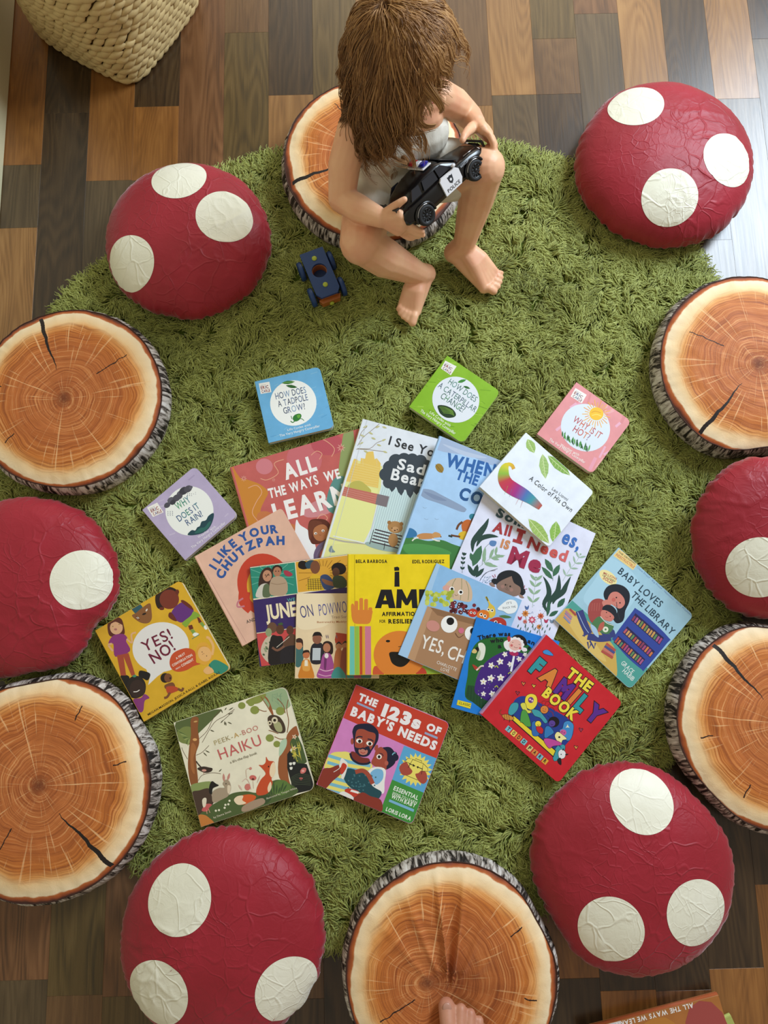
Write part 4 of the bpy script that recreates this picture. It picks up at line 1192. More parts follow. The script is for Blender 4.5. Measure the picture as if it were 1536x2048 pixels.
a.b('#cf8276', [(640, 480), (700, 470), (755, 520), (765, 580), (720, 620), (660, 590), (610, 550)]); a.e('#c4685f', 665, 540, 18); a.e('#1e1a1e', 690, 520, 7); a.e('#1e1a1e', 722, 568, 7); a.l('#a85048', 3, [(670, 580), (680, 596), (698, 594)])
a.l('#2f3a44', 5, [(690, 560), (700, 640), (720, 720)]); a.b('#cf8276', [(560, 560), (610, 540), (640, 590), (590, 620)])
a.b('#1e2530', [(565, 610), (600, 585), (650, 595), (690, 640), (680, 690), (620, 650), (570, 640)]); a.b('#cc7c70', [(555, 640), (590, 635), (640, 660), (670, 700), (640, 735), (590, 725), (550, 690)]); a.e('#1e1a1e', 600, 655, 5); a.e('#1e1a1e', 634, 690, 5); a.l('#8a3f3a', 3, [(590, 692), (604, 702), (616, 698)])
a.b('#4d7a50', [(465, 770), (530, 690), (600, 740), (665, 775), (640, 830), (600, 850), (540, 830)]); a.e('#dfe3cf', 592, 808, 26); a.e('#4d7a50', 592, 808, 9); a.l('#e8ecea', 5, [(545, 690), (600, 748), (662, 772)]); a.b('#b85f52', [(540, 760), (580, 740), (570, 800), (520, 830)])
a.b('#a5c4e2', [(455, 760), (510, 800), (530, 880), (480, 840)])
for k, c in enumerate(('#b87a9a', '#8a7ab8', '#c8889a', '#7a88c0')): a.l(c, 12, [(232 - k * 6, 640 + k * 18), (290 - k * 6, 700 + k * 18)])
a.l('#a84a48', 18, [(268, 622), (325, 680)]);
for k, c in enumerate(('#b0504a', '#4a4f8a', '#c8746a', '#b0504a')): a.l(c, 22, [(598 - k * 14, 935 + k * 22), (682 - k * 8, 1000 + k * 22)])
a.t('GRACE', '#dfeae6', (728, 1118, 828, 1212), 40, .01, 'author_name'); a.t('HABIB', '#dfeae6', (740, 1190, 832, 1276), 40, .01, 'author_name')
a.build()
# --- chutzpah
bk = Book('hard', [(389, 1114), (563.6, 1014.6), (661, 1192), (486, 1291)], .011, (0.04050, 0.00000, 0.00000), '#deb29c', 'salmon pink book with blue lettering curving over a red ring', spine='#dda9a0', radius=.007)
a = Art(bk, F8)
a.e('#c8412c', 945, 945, 192, 226, -20, 40); a.e('#dfaa34', 960, 970, 140, 172, -20, 36); a.e('#d98a3a', 990, 1000, 90, 110, -20)
a.l('#c8412c', 80, [(800, 990), (800, 1060), (850, 1110)]); a.l('#c77a86', 12, [(790, 1035), (755, 1060), (752, 1095), (800, 1090)])
a.l('#c99a8c', 4, [(480, 775), (812, 1345)])
a.t('I LIKE YOUR', '#2f579c', (598, 838, 662, 742, 752, 662, 880, 600, 1036, 575), 54, .05, jit=.25, gap=.12)
a.t('CHUTZPAH', '#2f579c', (650, 905, 690, 830, 770, 745, 860, 690, 960, 665, 1080, 660), 56, .055, jit=.2)
a.t('AND', '#6a5a52', (815, 1212, 880, 1190), 22, .03, 'author_name')
a.build()
# --- june
bk = Book('paper', [(497.8, 1133.9), (699, 1108.5), (722, 1307), (521.5, 1332.7)], .003, (0.05082, -0.00662, 0.01388), '#35245f', 'dark purple book with photographs of families on green and yellow panels')
a = Art(bk, FJ)
def rays(cx, cy, col, box, n=18, r0=40, r1=330):
    for k in range(n):
        t_ = 2 * math.pi * k / n
        a.l(col, 4, [(cx + r0 * math.cos(t_), cy + r0 * math.sin(t_)), (cx + r1 * math.cos(t_), cy + r1 * math.sin(t_))], False)
a.p('#e9dcc0', [(60, 186), (760, 96), (772, 326), (90, 420)])
a.p('#2a8a74', [(66, 196), (382, 156), (402, 372), (92, 410)])
for k in range(18):
    t_ = 2 * math.pi * k / 18; c_ = (225, 260)
    x2, y2 = c_[0] + 400 * math.cos(t_), c_[1] + 400 * math.sin(t_)
    m_ = min(1, 150 / (abs(x2 - c_[0]) + 1e-6), 92 / (abs(y2 - c_[1]) + 1e-6)); a.l('#7ac0ac', 3, [(c_[0] + (x2 - c_[0]) * .12, c_[1] + (y2 - c_[1]) * .12), (c_[0] + (x2 - c_[0]) * m_, c_[1] + (y2 - c_[1]) * m_)], False)
a.p('#dba33a', [(388, 154), (758, 106), (768, 322), (406, 366)])
for k in range(20):
    t_ = 2 * math.pi * k / 20; c_ = (580, 230)
    x2, y2 = c_[0] + 400 * math.cos(t_), c_[1] + 400 * math.sin(t_)
    m_ = min(1, 170 / (abs(x2 - c_[0]) + 1e-6), 88 / (abs(y2 - c_[1]) + 1e-6)); a.l('#9a6a1c', 4, [(c_[0] + (x2 - c_[0]) * .12, c_[1] + (y2 - c_[1]) * .12), (c_[0] + (x2 - c_[0]) * m_, c_[1] + (y2 - c_[1]) * m_)], False)
a.b('#3b2620', [(130, 290), (150, 220), (190, 190), (225, 210), (230, 270), (225, 330), (140, 340)]); a.e('#c08a6c', 190, 250, 32, 40); a.b('#cfc9bd', [(115, 400), (120, 350), (150, 310), (200, 310), (215, 390), (210, 400)]); a.b('#5d6a4c', [(160, 395), (165, 320), (200, 310), (215, 390)])
a.e('#2a1a16', 260, 205, 36, 30); a.e('#b0785a', 260, 222, 28, 34); a.b('#b59a80', [(205, 330), (225, 265), (290, 255), (330, 300), (320, 380), (220, 385)]); a.l('#94785f', 4, [(215, 300), (260, 310), (320, 300)]); a.b('#a8384a', [(305, 215), (335, 215), (368, 240), (345, 255), (315, 245)]); a.l('#2a1a16', 5, [(200, 235), (180, 260)])
for x, y in ((178, 245), (202, 245), (250, 218), (270, 218)): a.e('#241512', x, y, 4)
a.b('#1c1414', [(408, 190), (410, 155), (440, 145), (470, 160), (475, 195), (440, 205)]); a.b('#2f4a5a', [(455, 165), (490, 140), (520, 150), (500, 190), (470, 200)]); a.e('#7a4a32', 525, 190, 34, 46); a.b('#d9b02c', [(470, 350), (475, 290), (510, 240), (570, 260), (590, 340), (560, 352)])
for k in range(6): a.l('#2a2420', 3, [(475 + k * 17, 270), (480 + k * 17, 350)]); a.l('#2a2420', 3, [(472, 275 + k * 13), (580, 270 + k * 13)])
a.b('#36466f', [(560, 260), (600, 240), (640, 270), (660, 330), (590, 345)]); a.b('#8a5a3c', [(570, 270), (640, 290), (700, 305), (690, 325), (600, 310)]); a.e('#1a1212', 690, 200, 52, 42, 10); a.e('#5d3a28', 670, 225, 26, 32); a.b('#3d4a34', [(650, 260), (710, 250), (745, 290), (735, 330), (660, 330)])
a.t('WE ARE', '#4fa0a0', (330, 432, 470, 412), 22, .02, 'subtitle'); a.t('JUNE', '#efe0bc', (182, 556, 400, 526), 96, .035, gap=.07)
a.p('#c94a4a', [(112, 655), (480, 608), (760, 570), (790, 800), (150, 884)]); a.l('#efe0bc', 5, [(110, 652), (400, 612), (760, 565)])
a.b('#c8b9a2', [(145, 780), (170, 700), (215, 665), (260, 690), (270, 800), (240, 850), (190, 850)])
for k in range(14): a.e(['#6d7a58', '#8f9a78', '#4f5c44'][k % 3], 160 + rr_.uniform(0, 95), 700 + rr_.uniform(0, 120), 10, 7, 30, 8)
a.e('#6b4a38', 225, 612, 34, 38); a.e('#8f9a72', 200, 645, 22, 30); a.e('#5a3a2a', 280, 625, 28, 34); a.b('#1f1a1c', [(215, 680), (260, 670), (300, 690), (300, 860), (200, 862)]); a.b('#3f5a38', [(262, 590), (290, 575), (300, 592)])
a.e('#5a3628', 350, 630, 26, 32); a.b('#5d4030', [(300, 740), (330, 670), (380, 660), (410, 740), (360, 770)]); a.b('#232026', [(290, 860), (295, 760), (400, 740), (420, 840)]); a.l('#d9d0c0', 4, [(255, 750), (345, 675)]); a.l('#7a5240', 16, [(225, 750), (262, 770), (310, 740)])
a.build()
# --- powwow
bk = Book('paper', [(593.7, 1187.4), (760, 1186), (757, 1356), (589.4, 1357.9)], .003, (0.05512, -0.00662, 0.01388), '#e2caa4', 'cream book with a row of painted people, tucked under the yellow book')
a = Art(bk, FJ)
a.b('#efdcb8', [(400, 380), (640, 378), (640, 560), (520, 620), (400, 600)], 6)
a.b('#b4442c', [(670, 660), (700, 650), (960, 700), (960, 800), (690, 740)]); a.e('#3f6a68', 405, 800, 40, 90); a.e('#c88a62', 412, 735, 24, 30); a.b('#3a2420', [(385, 700), (412, 684), (438, 700), (440, 760), (430, 720), (395, 715)])
a.b('#24232c', [(498, 860), (490, 780), (510, 725), (570, 720), (590, 790), (570, 860)]); a.e('#8f5a44', 538, 690, 32, 36); a.b('#1c1618', [(503, 680), (520, 645), (560, 645), (576, 680), (560, 668), (515, 670)]); a.p('#cfd6dc', [(508, 755), (564, 755), (560, 840), (505, 840)]); [a.l('#6a7480', 3, [(508, 768 + k * 14), (562, 768 + k * 14)]) for k in range(6)]
a.b('#2a1a18', [(578, 770), (580, 720), (612, 705), (645, 725), (648, 790), (615, 800)]); a.e('#b57858', 606, 752, 26, 32); a.b('#a04a8c', [(540, 960), (560, 880), (580, 800), (630, 795), (655, 870), (668, 965)]); a.l('#e0b4c8', 6, [(556, 900), (600, 915), (660, 900)]); a.l('#d9a0bc', 6, [(546, 935), (600, 950), (664, 935)]); a.b('#6d2f62', [(592, 800), (606, 800), (600, 900), (586, 890)]); a.e('#e6dcd8', 604, 808, 14, 18)
a.b('#d0802a', [(410, 965), (425, 880), (440, 840), (480, 835), (500, 880), (515, 968)]); a.e('#c07048', 462, 802, 24, 26); a.b('#2a1a18', [(436, 800), (445, 772), (480, 770), (488, 800), (478, 785), (448, 788)]); a.b('#e0a04a', [(440, 850), (480, 850), (486, 910), (440, 910)]); a.p('#ece2cc', [(452, 838), (472, 838), (474, 880), (450, 880)])
for x, c, h_ in ((690, '#b0683c', 760), (735, '#8f4a34', 755), (780, '#3f8a84', 800), (830, '#a04a6c', 800), (880, '#3f7a74', 830)):
    a.e('#b57a54', x, h_ - 20, 24, 28); a.b(c, [(x - 34, 960), (x - 24, h_ + 20), (x + 20, h_ + 14), (x + 36, 960)]); a.b('#33201a', [(x - 24, h_ - 25), (x, h_ - 52), (x + 24, h_ - 25), (x, h_ - 38)])
a.b('#3f8a84', [(640, 965), (660, 900), (700, 890), (740, 965)])
for x in (600, 612, 672): a.leaf('#7a6a78', x, 660, x + 6, 690, 7)
a.t('ON', '#46467c', (428, 546, 516, 530), 84, -.004, gap=.14); a.t('POWWOW', '#57579a', (556, 530, 800, 498), 80, -.004, gap=.12)
a.t('Traci Sorell', '#9a7a6a', (638, 548, 770, 544), 19, .0, 'author_name'); a.t('Illustrated by Madelyn G', '#b0683c', (538, 580, 772, 576), 14, .004, 'author_name')
a.build()
# --- yellow
bk = Book('hard', [(696.8, 1107.8), (898.8, 1109.5), (900, 1348), (696, 1350)], .010, (0.06430, -0.09967, 0.12708), '#ecd01c', 'bright yellow book with heavy black lettering and an orange hand, in the middle', gloss=.28)
a = Art(bk, FJ)
a.l('#cdb310', 5, [(800, 104), (802, 938)], False)
a.t('BELA BARBOSA', '#1c1a14', (808, 160, 1028, 160), 22, .04, 'author_name', jit=.2); a.t('EDEL RODRIGUEZ', '#1c1a14', (1203, 162, 1427, 161), 22, .04, 'author_name', jit=.2)
old = a.part; a.part = 'title'; a.p('#15161c', [(1080, 222), (1112, 220), (1114, 326), (1078, 326)]); a.p('#15161c', [(1076, 190), (1100, 186), (1112, 194), (1112, 214), (1078, 216)]); a.part = old
old = a.part; a.part = 'title'; a.p('#15161c', [(942, 476), (984, 346), (1058, 346), (1086, 476), (1040, 476), (1033, 450), (992, 450), (985, 476)]); a.p('#ecd01c', [(1001, 422), (1024, 422), (1014, 384)]); a.p('#15161c', [(1089, 476), (1096, 344), (1132, 344), (1165, 410), (1196, 344), (1232, 344), (1240, 476), (1202, 476), (1197, 416), (1173, 455), (1155, 455), (1130, 416), (1126, 476)]); a.p('#15161c', [(1250, 476), (1250, 344), (1296, 344), (1296, 476)]); a.part = old; a.t('AFFIRMATIONS', '#1c1a14', (990, 530, 1268, 528), 26, .045, 'subtitle', jit=.1); a.t('FOR', '#1c1a14', (975, 578, 1016, 577), 20, .03, 'subtitle'); a.t('RESILIENCE', '#1c1a14', (1036, 582, 1275, 580), 28, .045, 'subtitle', jit=.1)
a.b('#dd8436', [(780, 500), (800, 490), (915, 490), (922, 520), (905, 580), (850, 586), (798, 580), (780, 540)], 3)
for x, y0 in ((812, 425), (846, 405), (880, 412), (910, 470)): a.p('#dd8436', [(x - 13, y0 + 6), (x - 6, y0), (x + 8, y0), (x + 13, y0 + 6), (x + 13, 510), (x - 13, 510)])
a.b('#dd8436', [(776, 455), (790, 445), (800, 470), (808, 540), (780, 520)])
for x0, x1, c in ((763, 799, '#6cc4b4'), (803, 831, '#93bf4a'), (834, 854, '#c04a2e'), (857, 870, '#e0a02c'), (872, 914, '#d07a94')): a.p(c, [(x0, 602), (x1, 602), (x1 + 2, 942), (x0 + 2, 942)])
a.b('#cf5a34', [(930, 945), (940, 880), (1000, 900), (1000, 945)]); a.b('#8fae3c', [(1260, 945), (1270, 880), (1420, 890), (1460, 945)]); a.b('#c0402c', [(1230, 945), (1240, 890), (1290, 900), (1300, 945)])
a.e('#e08432', 1115, 800, 182, 166, 0, 44); a.e('#1a1714', 1033, 706, 15, 9); a.l('#1a1714', 4, [(1105, 745), (1125, 742), (1140, 735)]); a.e('#1a1714', 1180, 706, 15, 9)
a.b('#15130f', [(1046, 784), (1120, 782), (1192, 786), (1186, 840), (1150, 878), (1110, 886), (1066, 864), (1048, 826)])
a.build()
# --- snack
bk = Book('paper', [(873, 1127), (1045, 1200), (968.6, 1382), (796.6, 1309)], .003, (0.07560, -0.09967, 0.12708), '#8cbbe6', 'light blue book with a googly-eyed paper bag full of fruit on its cover')
a = Art(bk, FS)
a.p('#a8cdf0', [(325, 165), (350, 175), (130, 830), (58, 800)])
a.p('#ab8260', [(262, 462), (420, 505), (700, 580), (640, 1040), (118, 835)]); a.p('#bf9672', [(262, 462), (300, 472), (170, 850), (118, 835)]); a.p('#8f6a4c', [(280, 470), (700, 585), (690, 620), (330, 525)])
a.b('#d4b89c', [(380, 330), (420, 280), (490, 265), (550, 300), (575, 370), (560, 430), (480, 420), (400, 400)]); [a.l('#8f8f6a', 4, p_) for p_ in ([(460, 268), (435, 320), (440, 400)], [(500, 268), (500, 340), (490, 420)], [(530, 285), (550, 350), (545, 420)])]; a.e('#dca79c', 395, 335, 28, 20)
def eye(x, y, r): a.e('#f4f4f2', x, y, r, r); a.e('#15151a', x + r * .1, y - r * .05, r * .55)
eye(431, 343, 18); eye(493, 365, 18); a.l('#7a5a4c', 3, [(452, 380), (462, 388), (474, 382)])
gx_ = random.Random(5)
for k in range(34): x, y = 258 + gx_.random() * 180, 360 + gx_.random() * 95; (y < 470 - abs(x - 320) * .2) and a.e(['#bcc84e', '#cdd66a', '#a3b23c'][k % 3], x, y, 15, 15, 0, 12)
for k in range(34): x = 420 + gx_.random() * 200; y = 430 + gx_.random() * 70 + (x - 420) * .1; a.e(['#5d1f2c', '#7a2a38', '#48151f'][k % 3], x, y, 13, 13, 0, 12); (k % 3 == 0) and a.e('#f0e6e6', x, y, 4, 4, 0, 8)
a.b('#dfc04a', [(665, 400), (680, 400), (700, 440), (730, 470), (735, 520), (700, 545), (672, 500), (690, 450)]); a.l('#6b6a2a', 9, [(672, 395), (684, 425)]); eye(686, 486, 11); eye(712, 492, 11)
a.e('#c0392c', 578, 508, 34, 30); eye(566, 506, 9); eye(590, 510, 9); a.e('#dd7a2c', 650, 525, 44, 38); eye(636, 520, 12); eye(662, 532, 12); a.b('#b5382e', [(690, 570), (720, 545), (770, 540), (810, 570), (800, 620), (720, 620)]); eye(738, 574, 12); eye(768, 592, 12); a.leaf('#4f7a4a', 760, 530, 850, 540, 22)
eye(415, 588, 1); a.e('#f6f6f4', 413, 588, 58, 60); a.e('#121216', 421, 567, 27, 27); a.e('#f6f6f4', 566, 652, 44, 50); a.e('#121216', 580, 636, 22, 24); a.e('#cf8f84', 300, 600, 48, 38, 20); a.e('#d4708a', 497, 632, 20, 20); a.l('#6b4534', 4, [(455, 648), (480, 680), (515, 660)])
a.b('#eef4f8', [(750, 482), (790, 440), (830, 416), (875, 425), (892, 465), (870, 505), (825, 515), (790, 495)]); a.t("IT'S", '#4a5058', (815, 450, 850, 444), 15, .0, 'speech_bubble_text'); a.t('SNACK TIME', '#4a5058', (786, 482, 878, 472), 14, .0, 'speech_bubble_text')
a.t('YES,', '#f4efe8', (206, 748, 372, 800), 92, .012, jit=.2); a.t('CH', '#f4efe8', (392, 822, 512, 862), 90, .012, jit=.1)
a.t('CHARLOTTE', '#efe6dc', (324, 862, 460, 916), 22, .006, 'author_name'); a.t('LOVE', '#efe6dc', (352, 908, 410, 926), 22, .006, 'author_name')
a.build()
# --- old lady
bk = Book('paper', [(952.7, 1234), (1119, 1283), (1070, 1463), (903.5, 1414)], .003, (0.08033, -0.10085, 0.12293), '#187cd6', 'vivid blue book with an old lady in purple, under the bright red book')
a = Art(bk, FF)
a.b('#23662c', [(165, 420), (210, 300), (300, 240), (420, 232), (560, 240), (700, 330), (720, 470), (560, 780), (340, 860), (230, 800), (130, 740), (150, 560)], 5)
a.p('#1d4a2c', [(150, 640), (220, 650), (345, 770), (290, 860), (130, 740)]); [a.l('#16381f', 4, [(160 + k * 24, 650 + k * 14), (150 + k * 26, 740 + k * 22)]) for k in range(6)]
a.b('#43257c', [(210, 690), (235, 560), (300, 450), (400, 380), (500, 350), (620, 370), (700, 420), (600, 560), (480, 680), (350, 775), (260, 740)], 5)
for k in range(90):
    x = 240 + rr_.random() * 400; y = 380 + rr_.random() * 380
    if y > 700 - (x - 210) * .9 and y < 790 - (x - 340) * .95 and x > 215: a.e(['#c04a8c', '#7a4ab8', '#5a8a4a', '#e0d4ea'][k % 4], x, y, 4.5, 4.5, 0, 6)
for x, y, r in ((285, 612, 32), (348, 582, 34), (432, 578, 34), (352, 472, 30), (428, 440, 32), (468, 378, 26), (512, 462, 26), (590, 418, 26), (360, 715, 30), (285, 715, 24), (640, 380, 22)):
    for k in range(5): t_ = 2 * math.pi * k / 5 + x; a.leaf('#f0ece6', x, y, x + r * math.cos(t_), y + r * math.sin(t_), r * .6)
    a.e('#d8c04a', x, y, r * .18)
for x, y in ((380, 660), (380, 490), (495, 545)): a.l('#b8c04a', 8, [(x, y), (x + 18, y - 14), (x + 30, y + 4)])
a.l('#eceef4', 18, [(548, 380), (535, 450), (520, 525)]); a.e('#b0285a', 545, 370, 40, 22, 10)
a.b('#131218', [(520, 250), (545, 218), (600, 212), (645, 245), (655, 300), (600, 290), (540, 262)])
for k in range(12): t_ = 2 * math.pi * k / 12; a.e('#efe9ea', 552 + 62 * math.cos(t_), 296 + 50 * math.sin(t_), 20, 18)
a.b('#efe9ea', [(458, 280), (480, 262), (500, 300), (495, 345), (465, 320)]); a.b('#efe9ea', [(610, 320), (650, 325), (655, 350), (620, 352)])
a.e('#e8b9ae', 556, 298, 54, 48); a.e('#cf6a6a', 525, 302, 11); a.e('#cf6a6a', 598, 326, 11); a.l('#6b3a34', 3, [(545, 312), (560, 322), (578, 320)]); a.l('#3a2420', 3, [(528, 278), (540, 274)]); a.l('#3a2420', 3, [(585, 292), (598, 296)]); a.b('#c03a44', [(488, 230), (512, 225), (515, 262), (495, 270)])
a.b('#e4e6d8', [(240, 290), (275, 280), (300, 310), (300, 360), (280, 420), (245, 430), (222, 405), (250, 360)]); a.b('#b9c4a2', [(225, 400), (250, 340), (262, 370), (240, 425)]); a.e('#141414', 232, 335, 16, 20); a.b('#d8c07a', [(185, 360), (205, 330), (230, 350), (215, 370)]); a.b('#b03a2c', [(190, 465), (225, 480), (250, 510), (215, 510)]); a.l('#ece2d8', 12, [(225, 515), (262, 480), (288, 478)]); a.l('#d04a44', 4, [(235, 500), (262, 482)])
a.l('#0e0e12', 3, [(365, 455), (372, 470)])
a.t('There was', '#0e1420', (240, 258, 320, 240, 420, 222, 514, 222), 36, .035, gap=.09); a.t('who', '#0e1420', (345, 282, 456, 268), 36, .035); a.t('an', '#0e1420', (658, 276, 716, 300), 34, .035); a.t('a', '#0e1420', (410, 326, 440, 322), 36, .035); a.t('s', '#0e1420', (660, 332, 682, 340), 34, .035)
a.p('#e6d634', [(66, 766), (182, 796), (172, 842), (56, 808)]); a.t('CLASSIC', '#5a5420', (74, 800, 172, 824), 20, .02, 'publisher_label')
a.build()
# --- family
bk = Book('board', [(1091, 1269.7), (1247, 1405), (1114.5, 1567), (962.8, 1427.4)], .014, (0.08283, -0.09306, 0.08365), '#c41f2c', 'bright red book with colourful hand-drawn letters and a family on a sofa', radius=.009, spine='#b8a0c8')
a = Art(bk, FF)
K = '#1d1420'
a.l('#b08ab0', 10, [(815, 214), (270, 884)], False)
def ob(col, pts, w=6):
    c = np.mean(pts, axis=0); P2 = smooth_pts(pts, True, 4)
    a.l(K, w, np.vstack([P2, P2[:2]]), False); a.p(col, P2)
a.b('#203a8c', [(520, 850), (560, 760), (640, 735), (760, 790), (900, 860), (1030, 950), (1050, 1060), (980, 1160), (890, 1255), (700, 1080), (540, 930)], 5)
ob('#3f9aa8', [(498, 880), (515, 815), (548, 790), (582, 800), (575, 850), (530, 895)]); ob('#3f9aa8', [(878, 1250), (890, 1200), (930, 1150), (978, 1155), (975, 1200), (930, 1270), (890, 1288)])
a.p(K, [(535, 892), (905, 1198), (882, 1258), (515, 930)]); a.p('#e6cf34', [(545, 905), (898, 1202), (880, 1245), (528, 930)])
for x, y in ((640, 850), (720, 840), (830, 900), (950, 1050), (900, 1130)): a.l('#152a6c', 6, [(x, y), (x + 50, y + 44)])
ob('#ecd844', [(640, 800), (648, 740), (690, 716), (735, 735), (742, 800), (700, 850), (650, 830)]); a.e('#6a3a86', 690, 768, 24, 26); a.e('#e8c0d0', 684, 764, 8); a.e('#e8c0d0', 702, 774, 8)
ob('#d8d454', [(605, 800), (640, 795), (660, 850), (690, 860), (680, 880), (640, 870), (610, 830)]); ob('#4f9a44', [(615, 860), (655, 870), (690, 985), (650, 990), (620, 960), (600, 950)]); a.l('#8a6a44', 10, [(690, 850), (700, 880)])
ob('#3f9aa8', [(700, 850), (760, 860), (800, 905), (830, 950), (810, 965), (770, 920), (720, 900)]); a.e(K, 805, 850, 37); a.e('#d9843a', 805, 850, 33); a.l(K, 3, [(790, 855), (802, 866), (816, 862)]); a.e(K, 795, 842, 3); a.e(K, 815, 846, 3)
for k in range(6): t_ = -2.6 + k * .55; a.l('#8a1f24', 5, [(805 + 33 * math.cos(t_), 850 + 33 * math.sin(t_)), (805 + 72 * math.cos(t_ + .2), 850 + 72 * math.sin(t_ + .2)), (815 + 84 * math.cos(t_ + .5), 860 + 84 * math.sin(t_ + .5))])
ob('#2f6ab0', [(700, 960), (740, 960), (760, 1060), (720, 1075), (700, 1050)]); a.e(K, 752, 972, 28); a.e('#ecd844', 752, 972, 25); a.l(K, 3, [(742, 976), (752, 984), (762, 978)]); ob('#c42430', [(735, 1000), (770, 995), (795, 1020), (785, 1055), (750, 1040)])
a.e('#141018', 885, 955, 48, 46); a.e('#5a3f96', 870, 968, 28, 27); a.l(K, 3, [(860, 972), (870, 980), (880, 974)]); ob('#2f7ab8', [(815, 1000), (850, 995), (885, 1040), (870, 1060), (845, 1075), (825, 1090), (805, 1080)])
ob('#3f8ac8', [(960, 1010), (975, 960), (1015, 948), (1050, 975), (1052, 1020), (1030, 1100), (990, 1110), (935, 1030)]); a.star('#e8e4c4', 1003, 994, 7, 20, 3, .5); a.e('#c85a9a', 965, 1045, 28, 26); a.e(K, 955, 1040, 4); a.e(K, 975, 1048, 4)
ob('#efe6a0', [(895, 1070), (920, 1040), (965, 1070), (995, 1100), (960, 1110), (945, 1140), (910, 1110)]); a.e(K, 932, 1085, 9)
ob('#c04a9a', [(820, 1095), (880, 1105), (940, 1130), (950, 1150), (880, 1160), (850, 1180), (820, 1150), (800, 1110)])
ob('#cf8a3a', [(445, 900), (480, 890), (520, 905), (545, 925), (520, 940), (470, 930)]); [a.l(K, 3, p_) for p_ in ([(460, 890), (468, 925)], [(480, 890), (488, 930)], [(500, 895), (508, 935)])]; a.l('#8a3f24', 8, [(445, 895), (425, 880), (430, 858), (440, 850)]); a.l(K, 5, [(465, 925), (460, 940)]); a.l(K, 5, [(510, 935), (506, 958)])
ob('#e8e8ec', [(925, 1215), (950, 1190), (985, 1215), (975, 1260), (935, 1265)]); a.b(K, [(915, 1275), (945, 1262), (950, 1320), (925, 1310)]); a.leaf(K, 960, 1200, 970, 1180, 12); a.leaf(K, 980, 1235, 1012, 1230, 12); a.e(K, 948, 1232, 5)
ob('#3f8ad0', [(795, 350), (830, 340), (865, 365), (880, 388), (845, 385), (800, 370)], 5)
for x, y, c in ((625, 628, '#e08a4a'), (714, 648, '#ecc84a'), (576, 708, '#b0304a'), (1116, 1022, '#b03a5a'), (1074, 1172, '#eea04a')):
    a.b(K, [(x - 18, y - 14), (x - 6, y - 17), (x + 1, y - 7), (x + 12, y - 15), (x + 20, y - 4), (x + 8, y + 10), (x + 2, y + 21), (x - 8, y + 6)]); a.b(c, [(x - 13, y - 10), (x - 5, y - 11), (x + 1, y - 2), (x + 11, y - 9), (x + 14, y - 3), (x + 6, y + 6), (x + 2, y + 14), (x - 5, y + 4)])
a.t('THE', '#ecd844', (985, 556, 1178, 700), 84, .05, out=K, ob=.045, jit=.15)
a.t('FAMILY', ['#2f949c', '#d9843a', '#5a2a8c', '#d9843a', '#2f949c', '#5a2a8c'], (672, 508, 1250, 986), 132, .07, out=K, ob=.035, jit=.2, gap=.16)
a.t('BOOK', '#ecd844', (782, 722, 1050, 946), 84, .05, out=K, ob=.045, jit=.15)
def tiles(txt, x0, y0, x1, y1, cols):
    n = len(txt)
    for i, c in enumerate(txt):
        f = (i + .5) / n; x, y = x0 + (x1 - x0) * f, y0 + (y1 - y0) * f; dx, dy = .61, .5
        l_ = math.hypot(dx, dy); dx /= l_; dy /= l_; r = 23
        q = [(x + sx_ * dx * r + sy_ * dy * r, y + sx_ * dy * r - sy_ * dx * r) for sx_, sy_ in ((-1, -1), (1, -1), (1, 1), (-1, 1))]
        a.p(cols[i % len(cols)], q); a.t(c, K, (x - 11 * dx - 14 * dy, y - 11 * dy + 14 * dx, x + 11 * dx - 14 * dy, y + 11 * dy + 14 * dx), 30, .035, 'author_name')
tiles('TODD', 478, 998, 652, 1142, ['#7ac0cc', '#ecd060', '#e0843a', '#7ac0cc']); tiles('PARR', 658, 1160, 832, 1308, ['#d8c880', '#d98a44', '#7ac0cc', '#e0a83a'])
a.build()
# --- yes no
bk = Book('board', [(192.7, 1261), (361, 1159), (459.5, 1337), (287, 1445.7)], .015, FLAT, '#d6a728', 'mustard yellow board book with a big white speech bubble and children', radius=.009)
a = Art(bk, FY)
a.e('#e6e3df', 725, 790, 292, 254, -12, 44); a.p('#e6e3df', [(560, 980), (640, 1020), (760, 1040), (690, 1090), (596, 1178), (612, 1100)])
a.b('#1a1618', [(500, 1090), (510, 1030), (600, 1050), (618, 1080), (590, 1130), (540, 1110)]); a.b('#1a1618', [(310, 1090), (340, 1070), (400, 1090), (400, 1150), (350, 1180), (320, 1140)]); a.b('#1a1618', [(330, 1100), (380, 1090), (400, 1250), (380, 1310), (340, 1180)])
a.b('#241b1a', [(385, 1150), (430, 1090), (520, 1095), (570, 1170), (555, 1270), (470, 1315), (400, 1290), (375, 1220)]); a.e('#352421', 485, 1215, 78, 92); a.l('#f2ece4', 8, [(445, 1247), (480, 1245), (508, 1228)]); a.b('#8a3a7a', [(440, 1330), (520, 1310), (560, 1270), (610, 1310), (560, 1340), (545, 1440), (500, 1450)]); a.e('#3f8a6a', 455, 1085, 20, 14)
a.b('#5d2a20', [(180, 600), (190, 520), (250, 482), (320, 500), (348, 580), (355, 650), (320, 660), (210, 680)]); a.e('#dfae84', 270, 590, 66, 70); a.b('#5d2a20', [(195, 560), (220, 500), (300, 500), (330, 560), (260, 530)]); a.b('#8a3478', [(190, 740), (240, 670), (340, 655), (385, 700), (370, 730), (410, 830), (260, 888), (240, 760), (210, 760)])
